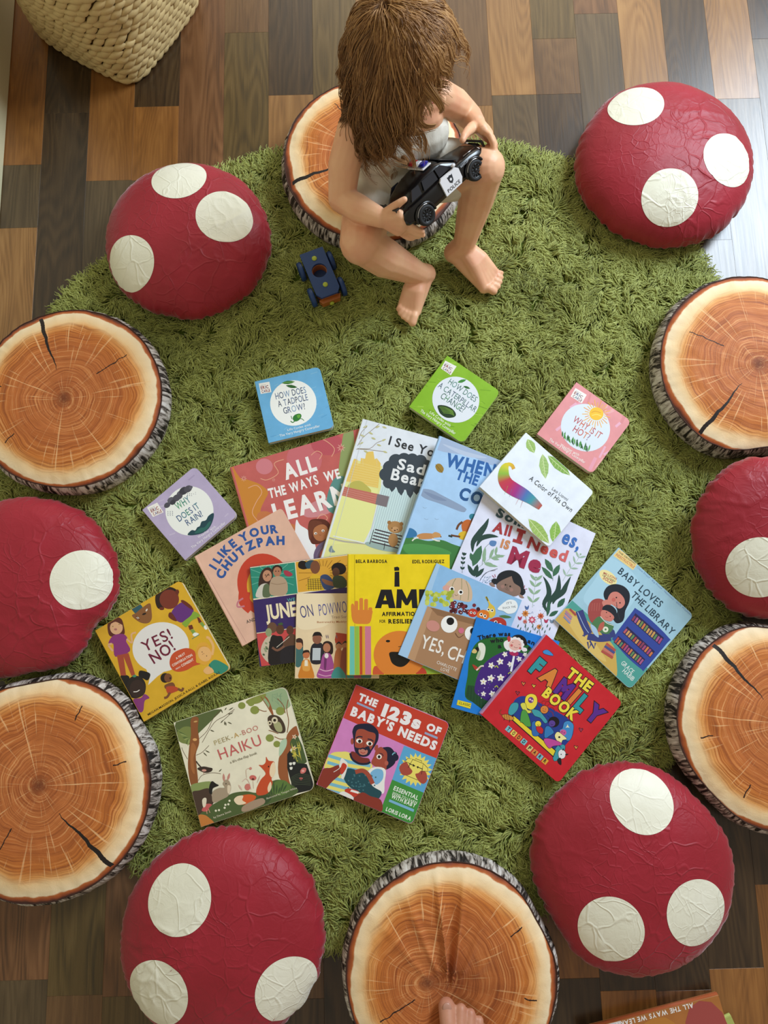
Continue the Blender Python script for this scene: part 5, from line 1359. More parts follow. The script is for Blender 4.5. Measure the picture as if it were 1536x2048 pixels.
a.p('#a84a34', [(275, 875), (395, 850), (462, 1070), (425, 1085), (345, 890), (370, 1080), (315, 1080)]); a.e('#8a7a3a', 234, 578, 6); a.e('#8a7a3a', 298, 556, 6); a.e('#b0706a', 262, 608, 16, 11); a.l('#dfae84', 20, [(225, 755), (190, 770), (235, 830)]); a.l('#dfae84', 18, [(375, 705), (430, 745), (425, 660), (470, 640)])
a.b('#2f5a64', [(415, 375), (500, 345), (540, 395), (480, 450), (440, 420)]); a.b('#8a5a34', [(430, 470), (470, 440), (530, 390), (610, 340), (628, 400), (632, 500), (590, 545), (510, 535)]); a.e('#e8dccc', 490, 490, 16, 8, 30); a.e('#e8dccc', 580, 410, 16, 8, -60); a.e('#241714', 555, 450, 22, 10, -20); a.l('#241714', 5, [(470, 470), (510, 510)])
a.b('#2a1714', [(670, 330), (680, 230), (740, 185), (830, 175), (900, 220), (880, 300), (720, 400)]); a.e('#7a3426', 812, 300, 100, 100); a.e('#6a2c20', 893, 225, 20, 26); a.e('#6a2c20', 735, 395, 26, 16)
a.b('#65307c', [(835, 430), (880, 370), (960, 330), (1060, 410), (1030, 470), (950, 535), (890, 520), (840, 470)]); a.b('#6a2c20', [(810, 440), (840, 440), (890, 520), (850, 515), (805, 480)]); a.b('#6a2c20', [(930, 320), (960, 310), (1030, 360), (1060, 410), (1000, 380)])
a.b('#86a83a', [(945, 540), (1030, 470), (1060, 425), (1115, 450), (1120, 480), (1040, 520), (990, 585), (960, 570)]); a.p('#6a2c20', [(1005, 570), (1045, 560), (1060, 600), (1020, 615)]); a.p('#6a2c20', [(1095, 480), (1120, 490), (1145, 530), (1115, 545)]); a.p('#7fa048', [(1025, 615), (1060, 605), (1085, 640), (1055, 660)]); a.p('#7fa048', [(1120, 545), (1150, 530), (1180, 570), (1160, 590)]); a.b('#eceee6', [(1050, 665), (1075, 640), (1115, 655), (1080, 680)]); a.b('#eceee6', [(1165, 580), (1185, 565), (1205, 600), (1180, 610)]); a.l('#5a8a6a', 8, [(1045, 705), (1120, 660)])
a.b('#c9502c', [(815, 940), (845, 860), (920, 815), (1000, 800), (1070, 830), (1085, 900), (1090, 945), (1130, 962), (1060, 985), (990, 1025), (900, 1042), (835, 1010)], 5)
a.b('#e2a63c', [(1085, 830), (1110, 760), (1180, 740), (1240, 800), (1260, 880), (1200, 960), (1150, 970), (1100, 920)]); a.e('#e8b474', 1175, 860, 68, 78, -20); a.l('#c88a2c', 4, [(1085, 870), (1120, 790), (1200, 780)]); a.l('#e8b474', 26, [(1250, 870), (1262, 780), (1220, 700), (1190, 690)]); a.e('#4a3424', 1148, 840, 5); a.e('#4a3424', 1195, 880, 5); a.l('#8a5a3c', 3, [(1150, 870), (1160, 855), (1172, 858)])
a.b('#338a74', [(1210, 990), (1270, 920), (1360, 950), (1420, 1000), (1380, 1060), (1290, 1060), (1240, 1020)]); a.b('#e8b474', [(1160, 1030), (1215, 985), (1270, 1040), (1200, 1068)]); a.l('#205a4c', 5, [(1220, 960), (1235, 1000)])
a.e('#241815', 770, 1105, 48, 50); a.e('#7a4a2e', 800, 1105, 40, 46); a.b('#7a4a2e', [(765, 1180), (840, 1150), (870, 1180), (860, 1220), (780, 1220)]); a.b('#b8482c', [(780, 1200), (860, 1190), (915, 1225), (840, 1260), (800, 1270)]); a.l('#7a4a2e', 24, [(820, 1255), (790, 1300), (760, 1310)]); a.l('#7a4a2e', 24, [(900, 1215), (940, 1235), (955, 1205)]); a.e('#3a1a18', 822, 1108, 9, 12)
a.t('YES!', '#6f1a38', (562, 842, 850, 694), 108, .01, jit=.2, gap=.14); a.t('NO!', '#6f1a38', (658, 962, 880, 812), 112, .016, jit=.2, gap=.14)
a.t('A FIRST', '#f0e2d4', (886, 918, 978, 862), 22, .025, 'subtitle'); a.t('CONVERSATION', '#f0e2d4', (848, 990, 1052, 878), 24, .03, 'subtitle'); a.t('ABOUT', '#f0e2d4', (880, 1022, 932, 996), 14, .02, 'subtitle'); a.t('CONSENT', '#f0e2d4', (942, 992, 1064, 925), 24, .03, 'subtitle')
a.t('MEGAN MADISON, JESSICA RALLI, & ISABEL ROXAS', '#3a2a10', (598, 1492, 1332, 1056), 22, .012, 'author_name')
a.build()
# --- haiku
bk = Book('board', [(349.8, 1446), (571, 1371), (629, 1576), (400.5, 1657)], .014, FLAT, '#e6e0c8', 'cream board book with a fox, rabbit and owl among trees', radius=.012, spine='#7a7a4a')
a = Art(bk, FH)
a.b('#58663a', [(60, 430), (250, 350), (520, 300), (440, 400), (340, 500), (280, 560), (200, 660), (90, 600)]); a.b('#7a8648', [(60, 560), (140, 480), (230, 500), (210, 640), (110, 640)])
for k in range(9): a.leaf(['#7a8a4c', '#586a38', '#94a060'][k % 3], 200, 600, 70 + k * 14, 500 + k * 22, 22)
a.b('#97ad84', [(960, 140), (1150, 70), (1215, 120), (1240, 250), (1150, 310), (1010, 280)]); a.b('#8a8f46', [(780, 215), (860, 175), (980, 140), (960, 200), (900, 240), (800, 245)])
for k in range(12): a.l('#6f8f72', 3, [(1080 + rr_.uniform(-60, 80), 150 + rr_.uniform(-40, 90)), (1100 + rr_.uniform(-60, 90), 190 + rr_.uniform(-40, 90))])
for x, y, r in ((735, 262, 38), (868, 308, 46), (1130, 318, 46), (1022, 594, 42), (1095, 656, 36), (830, 235, 36), (890, 200, 36)): a.e('#8a9448', x, y, r, r * .92)
for pts in ([(930, 170), (990, 260), (1050, 360)], [(905, 300), (960, 320), (990, 318)], [(1210, 200), (1195, 300), (1215, 420), (1200, 540)], [(1070, 580), (1130, 605), (1195, 600)], [(1010, 515), (1060, 530), (1110, 550)], [(1180, 340), (1160, 260), (1100, 190)]): a.l('#8a5a3a', 8, pts)
a.b('#9a5a34', [(1010, 300), (1020, 250), (965, 170), (1000, 190), (1040, 280), (1060, 360)])
for pts in ([(520, 300), (440, 400), (380, 520), (300, 600)], [(660, 300), (560, 370), (450, 440), (330, 640)], [(270, 770), (330, 740), (400, 670)], [(180, 810), (140, 740), (120, 690)], [(290, 1030), (330, 975), (430, 950), (520, 960)], [(650, 320), (560, 400), (520, 440)]): a.l('#6a5240', 5, pts)
for x, y, dx, dy in ((540, 340, -20, -45), (560, 310, 20, -30), (590, 350, 55, -10), (600, 310, 50, -30), (520, 440, 25, -30), (570, 430, 5, 40), (590, 430, 45, 20), (560, 420, 0, 45), (410, 510, 45, 20), (340, 740, 40, 40), (360, 720, 50, 25), (500, 940, 30, -30)): a.leaf('#5d5a44', x, y, x + dx, y + dy, 12)
a.b('#8f5630', [(215, 400), (290, 385), (285, 500), (300, 640), (265, 760), (275, 900), (285, 1070), (220, 1085), (185, 900), (195, 700), (215, 560)]); a.b('#a86a3c', [(230, 640), (270, 700), (240, 800), (255, 960), (215, 900), (210, 720)]); a.leaf('#c8a060', 240, 430, 285, 420, 18); a.e('#e0a868', 255, 610, 22, 14)
a.b('#9a5a34', [(1200, 560), (1290, 470), (1320, 560), (1240, 700), (1200, 800), (1215, 1000), (1240, 1110), (1120, 1000), (1115, 800), (1180, 700)]); a.b('#b4ccae', [(1130, 640), (1190, 600), (1190, 680), (1120, 780)])
a.b('#4a5c34', [(1220, 820), (1250, 720), (1230, 640), (1290, 560), (1340, 640), (1380, 740), (1400, 840), (1300, 870)]); a.p('#1c2020', [(1200, 760), (1230, 720), (1300, 850), (1400, 860), (1480, 1080), (1470, 1120), (1300, 1160), (1250, 1080), (1200, 900)])
for x, y in ((1275, 582), (1272, 698)): a.star('#e6c8b0', x, y, 14, 30, 5); a.e('#c08a5a', x, y, 9)
for k in range(16): a.leaf('#d8c850', 1240 + rr_.uniform(0, 100), 620 + rr_.uniform(0, 210), 1262 + rr_.uniform(0, 90), 640 + rr_.uniform(0, 200), 8) if k % 2 else a.e('#d8c850', 1240 + rr_.uniform(0, 100), 640 + rr_.uniform(0, 190), 7, 5)
for x, y in ((1235, 860), (1270, 855), (1240, 905)): a.b('#e8e8dc', [(x - 14, y - 12), (x + 14, y - 14), (x + 10, y + 10), (x - 8, y + 12)])
a.b('#d0706a', [(1335, 930), (1360, 900), (1395, 905), (1385, 945), (1345, 960)]); a.e('#e6a8a0', 1362, 930, 14, 12); a.e('#c8605f', 1342, 1008, 18, 16)
for k in range(7): a.l('#3a4434', 7, [(1240, 1000 + k * 14), (1320, 960 + k * 18), (1440, 980 + k * 16)])
a.b('#49382c', [(1000, 400), (1020, 365), (1070, 358), (1130, 385), (1175, 460), (1180, 530), (1130, 545), (1060, 520), (1020, 480)]); a.b('#a8a87a', [(1060, 440), (1120, 430), (1150, 490), (1140, 530), (1090, 520)]); a.e('#dcd0b0', 1072, 412, 32, 34); a.e('#2a1f18', 1072, 412, 15); a.e('#dcd0b0', 1022, 440, 20, 24); a.e('#2a1f18', 1022, 440, 10)
a.b('#8a9a5c', [(215, 1080), (300, 1050), (420, 1040), (430, 1100), (300, 1180), (225, 1160)]); a.b('#4a382e', [(225, 1160), (300, 1130), (400, 1110), (430, 1200), (440, 1270), (300, 1400), (280, 1350)])
a.b('#4f6236', [(290, 1400), (400, 1300), (520, 1230), (640, 1160), (780, 1140), (900, 1150), (1020, 1050), (1120, 1020), (1220, 1060), (1300, 1160), (900, 1330), (500, 1480), (330, 1510)], 5); a.b('#3c5030', [(860, 1240), (940, 1180), (1040, 1190), (1000, 1260), (900, 1290)]); a.b('#5d7a3c', [(1040, 1140), (1080, 1040), (1180, 1030), (1240, 1110), (1150, 1180)])
for k in range(8): a.leaf('#3c5430', 1000 + k * 22, 1200 - k * 8, 960 + k * 34, 1040 + (k % 3) * 26, 18)
a.b('#c9502c', [(985, 785), (1010, 825), (1070, 840), (1060, 920), (1070, 970), (1040, 1010), (1050, 1060), (1000, 1160), (900, 1180), (885, 1120), (930, 1020), (980, 960), (940, 900), (910, 870), (950, 870), (980, 840)], 4); a.b('#efd8b4', [(1030, 880), (1065, 840), (1082, 930), (1050, 1000), (1020, 960)]); a.e('#241512', 1010, 886, 7, 9); a.b('#efd8b4', [(1000, 1100), (1030, 1040), (1040, 1100), (1010, 1150)])
a.b('#d8602c', [(880, 1190), (820, 1170), (740, 1180), (680, 1200), (660, 1240), (700, 1275), (780, 1270), (860, 1230)]); a.b('#f0dab8', [(655, 1230), (690, 1190), (750, 1185), (740, 1230), (780, 1260), (700, 1278)])
a.b('#1c1a1a', [(400, 1150), (405, 1080), (430, 1035), (470, 1060), (500, 1080), (440, 1110), (430, 1170)]); a.b('#a8967e', [(430, 1200), (440, 1140), (500, 1105), (560, 1100), (540, 1060), (570, 1020), (610, 1040), (625, 1110), (600, 1180), (560, 1210), (450, 1255)], 4); a.leaf('#c8887c', 555, 1040, 548, 955, 24); a.leaf('#c8887c', 590, 1030, 612, 950, 24); a.e('#241512', 574, 1062, 6); a.b('#e0cfb4', [(590, 1080), (622, 1090), (610, 1160), (590, 1150)])
a.b('#3a2c26', [(280, 905), (340, 885), (400, 895), (435, 905), (425, 935), (370, 950), (320, 935)]); a.l('#3a2c26', 12, [(320, 895), (285, 855), (268, 830)]); a.e('#d89a8a', 350, 925, 24, 12); a.l('#b05a4a', 4, [(350, 945), (345, 962)])
a.b('#c8605f', [(325, 1335), (370, 1270), (430, 1275), (400, 1310), (380, 1345)]); a.b('#e6dcc4', [(330, 1230), (355, 1205), (375, 1220), (365, 1290), (340, 1300)]); a.l('#d8a08a', 6, [(375, 1330), (380, 1370)]); a.l('#d8a08a', 6, [(395, 1320), (410, 1360)])
for x, y in ((470, 1338), (502, 1332), (568, 1278), (598, 1272), (610, 1236), (560, 1308)): a.e('#e9e6cc', x, y, 11)
a.b('#c9803c', [(290, 1390), (350, 1380), (400, 1410), (450, 1470), (320, 1510)]); a.b('#4f6236', [(860, 1270), (950, 1230), (960, 1300), (850, 1320)]); a.b('#a89078', [(740, 1300), (840, 1240), (950, 1210), (960, 1270), (760, 1350)])
a.e('#cf6a62', 850, 1000, 36, 26, 10); a.e('#5d2a24', 850, 1015, 14, 10); a.e('#cf7a6e', 795, 1095, 30, 34); a.l('#c8a898', 4, [(850, 1030), (856, 1110)]); a.l('#d8b0a4', 5, [(740, 1040), (780, 1010), (815, 1060), (830, 1120)]); a.l('#c8a090', 4, [(785, 1000), (780, 920), (820, 900)]); a.e('#cf8a7a', 825, 905, 14); a.leaf('#d8b8a8', 700, 1070, 740, 1130, 16); a.leaf('#c8b0a0', 890, 1060, 925, 970, 10)
a.t('PEEK-A-BOO', ['#b8a878', '#b8a878', '#a89870', '#a89870', '#a89870', '#c8a05a', '#b8a878', '#c87a70', '#c87a70', '#c87a70'], (462, 668, 908, 506), 48, -.002, gap=.16)
a.t('HAIKU', '#c8605f', (520, 816, 946, 660), 108, -.002, gap=.14); a.t('a lift-the-flap book', '#6a6450', (620, 856, 894, 756), 26, .0, 'subtitle')
a.t('by Danna Smith', '#e6dec4', (450, 1418, 628, 1352), 20, .0, 'author_name'); a.t('illustrated by Teagan White', '#e6dec4', (990, 1222, 1302, 1112), 18, .0, 'author_name')
a.build()
# --- baby's needs
bk = Book('board', [(712, 1367.6), (898, 1447), (825, 1651), (634, 1568.6)], .014, FLAT, '#cd7fbc', 'red and pink board book with a bearded father holding a child', radius=.009, spine='#b83a2c')
a = Art(bk, FB)
a.p('#c43d2b', [(470, 20), (1500, 440), (1345, 840), (350, 400)])
a.p('#5aa6d4', [(996, 695), (1345, 832), (1215, 1200), (870, 1055)]); a.p('#3f8f3c', [(870, 1055), (1215, 1198), (1080, 1560), (740, 1400)])
a.star('#ecdc6a', 1118, 950, 132, 178, 20); a.b('#a84a3c', [(945, 940), (970, 890), (1020, 870), (1060, 930), (1085, 970), (1050, 1005), (980, 1005)]); a.b('#a84a3c', [(1115, 1000), (1150, 985), (1180, 960), (1230, 980), (1240, 1060), (1200, 1100), (1150, 1070)])
for pts in ([(1000, 860), (1040, 830), (1090, 838), (1040, 930)], [(1000, 860), (1060, 885), (1045, 920)], [(1085, 840), (1200, 885), (1190, 940)], [(1200, 885), (1245, 930), (1250, 968), (1190, 965)], [(1110, 850), (1118, 832), (1185, 858), (1180, 872)], [(1020, 1010), (1140, 1060)], [(1190, 940), (1180, 1000)]): a.l('#1c1a14', 5, pts, False)
for p_ in ([(1050, 885), (1105, 908)], [(1195, 945), (1140, 922)]): a.l('#1c1a14', 8, p_, False)
a.p('#1c1a14', [(1118, 913), (1092, 888), (1088, 918)]); a.p('#1c1a14', [(1126, 917), (1150, 912), (1144, 940)])
a.b('#e9dc74', [(150, 920), (190, 820), (240, 770), (330, 760), (420, 770), (640, 880), (650, 960), (600, 1150), (400, 1330), (160, 1150), (180, 1060)], 5)
for k in range(6): y = 800 + k * 72; a.l('#7ab8d0', 34, [(190 - k * 6, y), (420, y + 70), (640, y + 110)], False)
a.b('#171c36', [(455, 590), (450, 540), (480, 480), (560, 462), (650, 470), (720, 540), (725, 620), (700, 680), (660, 740), (620, 800), (560, 815), (500, 790), (470, 730)], 4)
a.b('#a34a38', [(480, 600), (500, 530), (560, 520), (620, 545), (690, 570), (690, 640), (665, 700), (640, 740), (620, 700), (560, 720), (510, 720), (475, 700)], 4); a.e('#a34a38', 447, 650, 16, 34, 0); a.e('#a34a38', 702, 716, 18, 32, 20); a.b('#c07a6a', [(515, 740), (560, 725), (610, 745), (600, 785), (560, 795), (525, 780)])
a.b('#7a2f28', [(430, 770), (470, 760), (540, 815), (620, 830), (630, 870), (560, 890), (470, 850)]); a.l('#171c36', 22, [(425, 775), (450, 840), (520, 885), (600, 888), (640, 868)])
for x, y in ((522, 645), (630, 672)): a.e('#f4efe6', x, y, 34, 24, 10); a.e('#171412', x + 4, y + 4, 17, 18)
a.l('#171c36', 12, [(488, 615), (520, 598), (556, 605)]); a.l('#171c36', 12, [(610, 625), (645, 632), (672, 650)]); a.l('#7a2f28', 5, [(575, 660), (568, 715), (590, 718)]); a.l('#171c36', 14, [(528, 735), (560, 722), (596, 742)]); a.l('#a8322c', 7, [(535, 762), (560, 775), (585, 766)])
a.b('#171c36', [(740, 740), (800, 710), (860, 720), (905, 790), (900, 880), (830, 940), (790, 940), (800, 860)]); a.e('#171c36', 905, 820, 34, 38); a.e('#171c36', 895, 780, 26, 20)
a.b('#a34a38', [(680, 800), (700, 740), (750, 708), (780, 730), (815, 770), (815, 860), (800, 960), (720, 930), (650, 880)]); a.e('#b55c4c', 810, 880, 20, 26); a.e('#f4efe6', 732, 812, 28, 26, 10); a.e('#171412', 732, 814, 15, 17); a.l('#171c36', 8, [(735, 775), (765, 785), (775, 808)]); a.l('#7ac0d0', 10, [(872, 795), (885, 775), (905, 772)])
a.b('#ecebe6', [(620, 960), (700, 920), (800, 950), (790, 1080), (780, 1200), (700, 1180), (640, 1140), (600, 1060)]); a.b('#7ab4dc', [(640, 985), (700, 940), (770, 960), (770, 1050), (700, 1110), (660, 1040)])
a.b('#1c4a54', [(355, 1030), (390, 940), (480, 950), (600, 1000), (660, 1120), (760, 1190), (700, 1275), (600, 1220), (430, 1140)], 4); [a.e('#3f7078', 400 + rr_.uniform(0, 300), 990 + rr_.uniform(0, 190) + 0, 9, 9, 0, 8) for k in range(30)]
a.l('#a34a38', 46, [(480, 975), (560, 960), (620, 1010), (665, 1100)]); a.b('#8a3428', [(80, 1110), (130, 950), (220, 930), (300, 900), (330, 940), (320, 1000), (240, 1070), (150, 1160)]); a.b('#e8e6e0', [(330, 830), (370, 850), (400, 900), (360, 1040), (330, 1030), (350, 930), (310, 920)]); a.b('#c43d2b', [(345, 880), (390, 905), (370, 960), (335, 1000), (320, 960)]); a.l('#e8e6e0', 6, [(250, 975), (300, 945), (318, 925)])
a.b('#8a3428', [(480, 1230), (560, 1190), (640, 1230), (750, 1270), (760, 1390), (620, 1350), (470, 1280)]); a.b('#c43d2b', [(370, 1160), (430, 1150), (520, 1185), (470, 1240), (390, 1210)]); a.b('#e8e6e0', [(310, 1200), (360, 1180), (450, 1230), (450, 1270), (330, 1220)]); a.p('#ecebe6', [(440, 1160), (520, 1185), (510, 1205), (425, 1180)])
a.p('#9aa4c4', [(500, 232), (682, 312), (676, 332), (494, 252)]); a.p('#9aa4c4', [(1218, 548), (1354, 604), (1348, 628), (1212, 570)])
a.t('THE', '#f0e9ea', (504, 208, 700, 288), 72, .055); a.t('123s', '#f0e9ea', (750, 368, 1155, 520), 118, .07); a.t('OF', '#f0e9ea', (1225, 522, 1372, 580), 72, .055)
a.t("BABY'S", '#f0e9ea', (424, 366, 868, 546), 88, .055, jit=.08); a.t('NEEDS', '#f0e9ea', (924, 574, 1322, 744), 88, .055, jit=.08)
a.t('ESSENTIAL', '#e9f2e4', (880, 1162, 1138, 1272), 44, .03, 'subtitle'); a.t('SIGNS TO LEARN', '#d4e6cc', (870, 1206, 1128, 1312), 26, .03, 'subtitle'); a.t('WITH BABY', '#e9f2e4', (856, 1248, 1112, 1352), 42, .03, 'subtitle')
a.p('#7ab4d4', [(842, 1262), (1104, 1370), (1096, 1398), (834, 1288)])
a.t('LORIS LORA', '#e9f2e4', (800, 1382, 1062, 1490), 40, .035, 'author_name')
a.build()

# --- two more books at the lower right corner, lying on the floor and cut by the frame
def floor_book(c0, c1, depth, z0, th, cover, spine, label, name='picture_book', spine_cols=None, words=None):
    p0, p1 = P(*c0, z0 + th), P(*c1, z0 + th)
    ex = (p1 - p0) / np.linalg.norm(p1 - p0); ey = np.array([ex[1], -ex[0], 0])
    L = np.linalg.norm(p1 - p0)
    root = empty(name); c = (p0 + p1) / 2 + ey * depth / 2; c[2] = z0
    root.matrix_world = Matrix(((ex[0], -ey[0], 0, c[0]), (ex[1], -ey[1], 0, c[1]), (0, 0, 1, c[2]), (0, 0, 0, 1)))
    tag(root, label, 'book', 'books at the lower right corner')
    w, h = L / 2, depth / 2
    t = .0022
    Mesh().box(-w, w, -h, h, th - t, th, b=.0006).build('front_cover', cover_mat(cover), root)
    Mesh().box(-w, w, -h, h, 0, t, b=.0006).build('back_cover', cover_mat(cover), root)
    Mesh().box(-w + .003, w - .003, -h + .003, h - .004, t, th - t).build('page_block', PAPER, root)
    n = 7
    pr = [(h - .002 + .0042 * math.sin(math.pi * i / n), th * i / n) for i in range(n + 1)]
    def seg(x0, x1, m, nm):
        v = [(x, y, z) for x in (x0, x1) for y, z in pr] + [(x, y - .002, z) for x in (x0, x1) for y, z in pr]
        k = n + 1
        f = [(i, i + 1, i + k + 1, i + k) for i in range(n)] + [(i + 2 * k, i + 3 * k, i + 3 * k + 1, i + 2 * k + 1) for i in range(n)]
        f += [(i, i + 2 * k, i + 2 * k + 1, i + 1) for i in range(n)] + [(i + k, i + k + 1, i + 3 * k + 1, i + 3 * k) for i in range(n)]
        return Mesh().add(v, f).build(nm, m, root, True)
    sp = seg(-w, w, cover_mat(spine), 'spine')
    return root, w, h, th
r, w, h, th = floor_book((1160, 2062), (1437, 1990), .26, .012, .016, '#a86a34', '#b05a34', 'orange and red book at the lower right corner, title upside down on its spine')
def patch(x0, x1, y0, y1, col, nm='cover_picture', z=None, soft=True):
    z = z or th + .0001
    pts = smooth_pts([(x0, y0), (x1, y0), (x1, y1), (x0, y1)], True, 4) if soft else [(x0, y0), (x1, y0), (x1, y1), (x0, y1)]
    return [(float(a_), float(b_), z) for a_, b_ in pts]
V, Fc, Cc = [], [], []
for pts, c in ((patch(-w + .001, w * -.42, -h, h - .0005, '', soft=False, z=th + .00008), '#d8d4d8'), (patch(w * .45, w - .002, -h, h - .03, '', z=th + .0001), '#a04844'), (patch(-w * .2, w * .3, -h * .2, h * .8, '', z=th + .00012), '#b87a34')):
    meshob('cover_panel', pts, [tuple(range(len(pts)))], INK, r, cols=[hexc(c)] * len(pts))
# title wraps the spine: letters stand across the rounded edge, read from the other side
V, Fc, Cc = [], [], []
txt = 'ALL THE WAYS WE LEARN'; tot = sum(glyph(c, .03)[2] + .12 for c in txt); span = w * 1.12; k = span / tot; x = w * .62; hh = .0115
for c in txt:
    g = glyph(c, .03)
    if c != ' ':
        o = len(V)
        for vx, vy in g[0]:
            xx = x - vx * k; s_ = vy / CAPH                      # 0 at the top edge of the cover, 1 down the spine
            V.append((xx, h - .0016 - .0080 * s_, th + .0003))
        Fc += [tuple(i + o for i in f) for f in g[1]]
    x -= (g[2] + .12) * k
meshob('title', V, Fc, plain('white_lettering', '#efe9e4', .5), r)
floor_book((1330, 2092), (1462, 2031), .24, .0, .012, '#a9b060', '#b4bc6a', 'yellow-green book under the orange book at the lower right corner')
# ------------------------------------------------------------------ soft bodies: overlapping tapered solids fused into one skin
def capsule(m, p0, p1, r0, r1, n=14):
    p0, p1 = Vector(p0), Vector(p1)
    d = p1 - p0; L = d.length
    if L < 1e-6: return m.ball(tuple(p0), r0, n=n)
    q = d.to_track_quat('Z', 'Y').to_matrix().to_4x4(); M = Matrix.Translation(p0) @ q
    prof = []
    for i in range(5): t = -math.pi / 2 + math.pi / 2 * (i + .35) / 5; prof.append((r0 * math.cos(t), r0 * math.sin(t)))
    prof.append((r0, 0)); prof.append((r1, L))
    for i in range(5): t = math.pi / 2 * (i + .65) / 5; prof.append((r1 * math.cos(t), L + r1 * math.sin(t)))
    m.lathe(prof, n, 0, M)
def chain(m, pts, rad, n=14):
    for i in range(len(pts) - 1): capsule(m, pts[i], pts[i + 1], rad[i], rad[i + 1], n)
def fuse(m, name, mat, parent, voxel=.0024, smooth=5):
    me = bpy.data.meshes.new('tmp'); me.from_pydata(m.v, [], m.f); me.update()
    o = bpy.data.objects.new('tmp', me); COL.objects.link(o)
    r = o.modifiers.new('r', 'REMESH'); r.mode = 'VOXEL'; r.voxel_size = voxel
    s = o.modifiers.new('s', 'SMOOTH'); s.factor = .5; s.iterations = smooth
    dg = bpy.context.evaluated_depsgraph_get()
    me2 = bpy.data.meshes.new_from_object(o.evaluated_get(dg)); me2.name = name
    bpy.data.objects.remove(o)
    me2.materials.clear(); me2.materials.append(mat)
    me2.polygons.foreach_set('use_smooth', [True] * len(me2.polygons))
    ob_ = bpy.data.objects.new(name, me2); COL.objects.link(ob_)
    ob_.parent = parent
    return ob_
def skin_mat(name, base, deep):
    t = NT(name)
    n = t.noise(t.obj(), 22, 3); c = t.mix(t.rng(n, .4, .65, 0, .8), base, deep)
    t.bump(t.noise(t.obj(), 260, 3), .08, .0006)
    m = t.fin(c, .46, .4)
    b = t.b; b.inputs['Subsurface Weight'].default_value = .18; b.inputs['Subsurface Radius'].default_value = (.012, .005, .003); b.inputs['Subsurface Scale'].default_value = .6
    return m
SKIN = skin_mat('toddler_skin', '#ecb993', '#e4a684')
SKIN2 = skin_mat('adult_skin', '#c08a70', '#b3745c')

# ------------------------------------------------------------------ the child on the far log cushion
child = empty('person', (0.03, .955, .095))
tag(child, 'barefoot toddler with long light brown hair in a pale romper, holding a toy police car', 'person')
V3 = lambda *a: np.array(a, float)
hd = V3(.038, .966, .466)                       # middle of the head
f_ = V3(.75, -.58, -.30); f_ /= np.linalg.norm(f_)
u_ = V3(0.1, -.1, 1.0); u_ = u_ - f_ * (u_ @ f_); u_ /= np.linalg.norm(u_)
s_ = np.cross(f_, u_)                            # the head's own right
H = lambda a, b, c: hd + s_ * a + f_ * b + u_ * c
b = Mesh()
pel, bel, che, uch = V3(.03, .962, .165), V3(.036, .945, .22), V3(.033, .948, .285), V3(.028, .955, .325)
shR, shL = V3(-.056, .928, .334), V3(.104, .994, .338)
for p, q, r in ((V3(-.005, .955, .155), V3(.07, .972, .155), .062), (V3(.006, .935, .215), V3(.062, .957, .215), .058), (V3(-.006, .936, .285), V3(.07, .965, .285), .05)):
    capsule(b, p, q, r, r)
chain(b, [V3(-.02, .938, .318), V3(.07, .972, .32)], [.042, .042])
chain(b, [shR, V3(.028, .96, .35), shL], [.031, .036, .031])
chain(b, [V3(.028, .962, .34), H(0, -.012, -.055)], [.032, .03])
# head with cheeks, brow, nose, chin and ears
Mh = Matrix(((s_[0], f_[0], u_[0], hd[0]), (s_[1], f_[1], u_[1], hd[1]), (s_[2], f_[2], u_[2], hd[2]), (0, 0, 0, 1)))
b.ball((0, -.008, .012), .078, n=28, M=Mh, sc=(.95, 1.08, 1.0)); b.ball((0, .018, -.022), .056, n=22, M=Mh, sc=(1.0, .98, .95))
for sx in (-1, 1):
    b.ball((sx * .031, .046, -.024), .025, n=14, M=Mh); b.ball((sx * .073, -.004, -.008), .013, n=12, M=Mh, sc=(.5, .9, 1.3))
b.ball((0, .050, -.052), .016, n=12, M=Mh); capsule(b, H(0, .070, .0), H(0, .084, -.017), .0055, .0095)
for sx in (-1, 1): b.ball((sx * .008, .079, -.019), .006, n=10, M=Mh)
capsule(b, H(-.010, .070, -.036), H(.010, .070, -.036), .0052, .0052); capsule(b, H(-.008, .067, -.043), H(.008, .067, -.043), .0055, .0055)
# arms
elR, wrR = V3(-.082, .850, .243), P(762, 436, .268)
chain(b, [shR, (shR + elR) / 2 + V3(-.006, 0, 0), elR, elR * .55 + wrR * .45 + V3(0, -.003, .0), wrR], [.031, .031, .0265, .0265, .0185])
elL, wrL = V3(.158, 1.035, .25), P(952, 246, .285)
chain(b, [shL, (shL + elL) / 2 + V3(.004, 0, 0), elL, (elL + wrL) / 2, wrL], [.031, .030, .026, .024, .018])
# car frame used by the hands
cx_ = V3(.158, .156, .0); cx_ /= np.linalg.norm(cx_)
side = V3(.707, -.707, 0) * math.cos(math.radians(42)) + V3(0, 0, 1) * math.sin(math.radians(42))
cz_ = np.cross(cx_, -side); cz_ /= np.linalg.norm(cz_)
carc = P(884, 364, .292) - cz_ * .034 - side * .030
CAR = Matrix(((cx_[0], -side[0], cz_[0], carc[0]), (cx_[1], -side[1], cz_[1], carc[1]), (cx_[2], -side[2], cz_[2], carc[2]), (0, 0, 0, 1)))
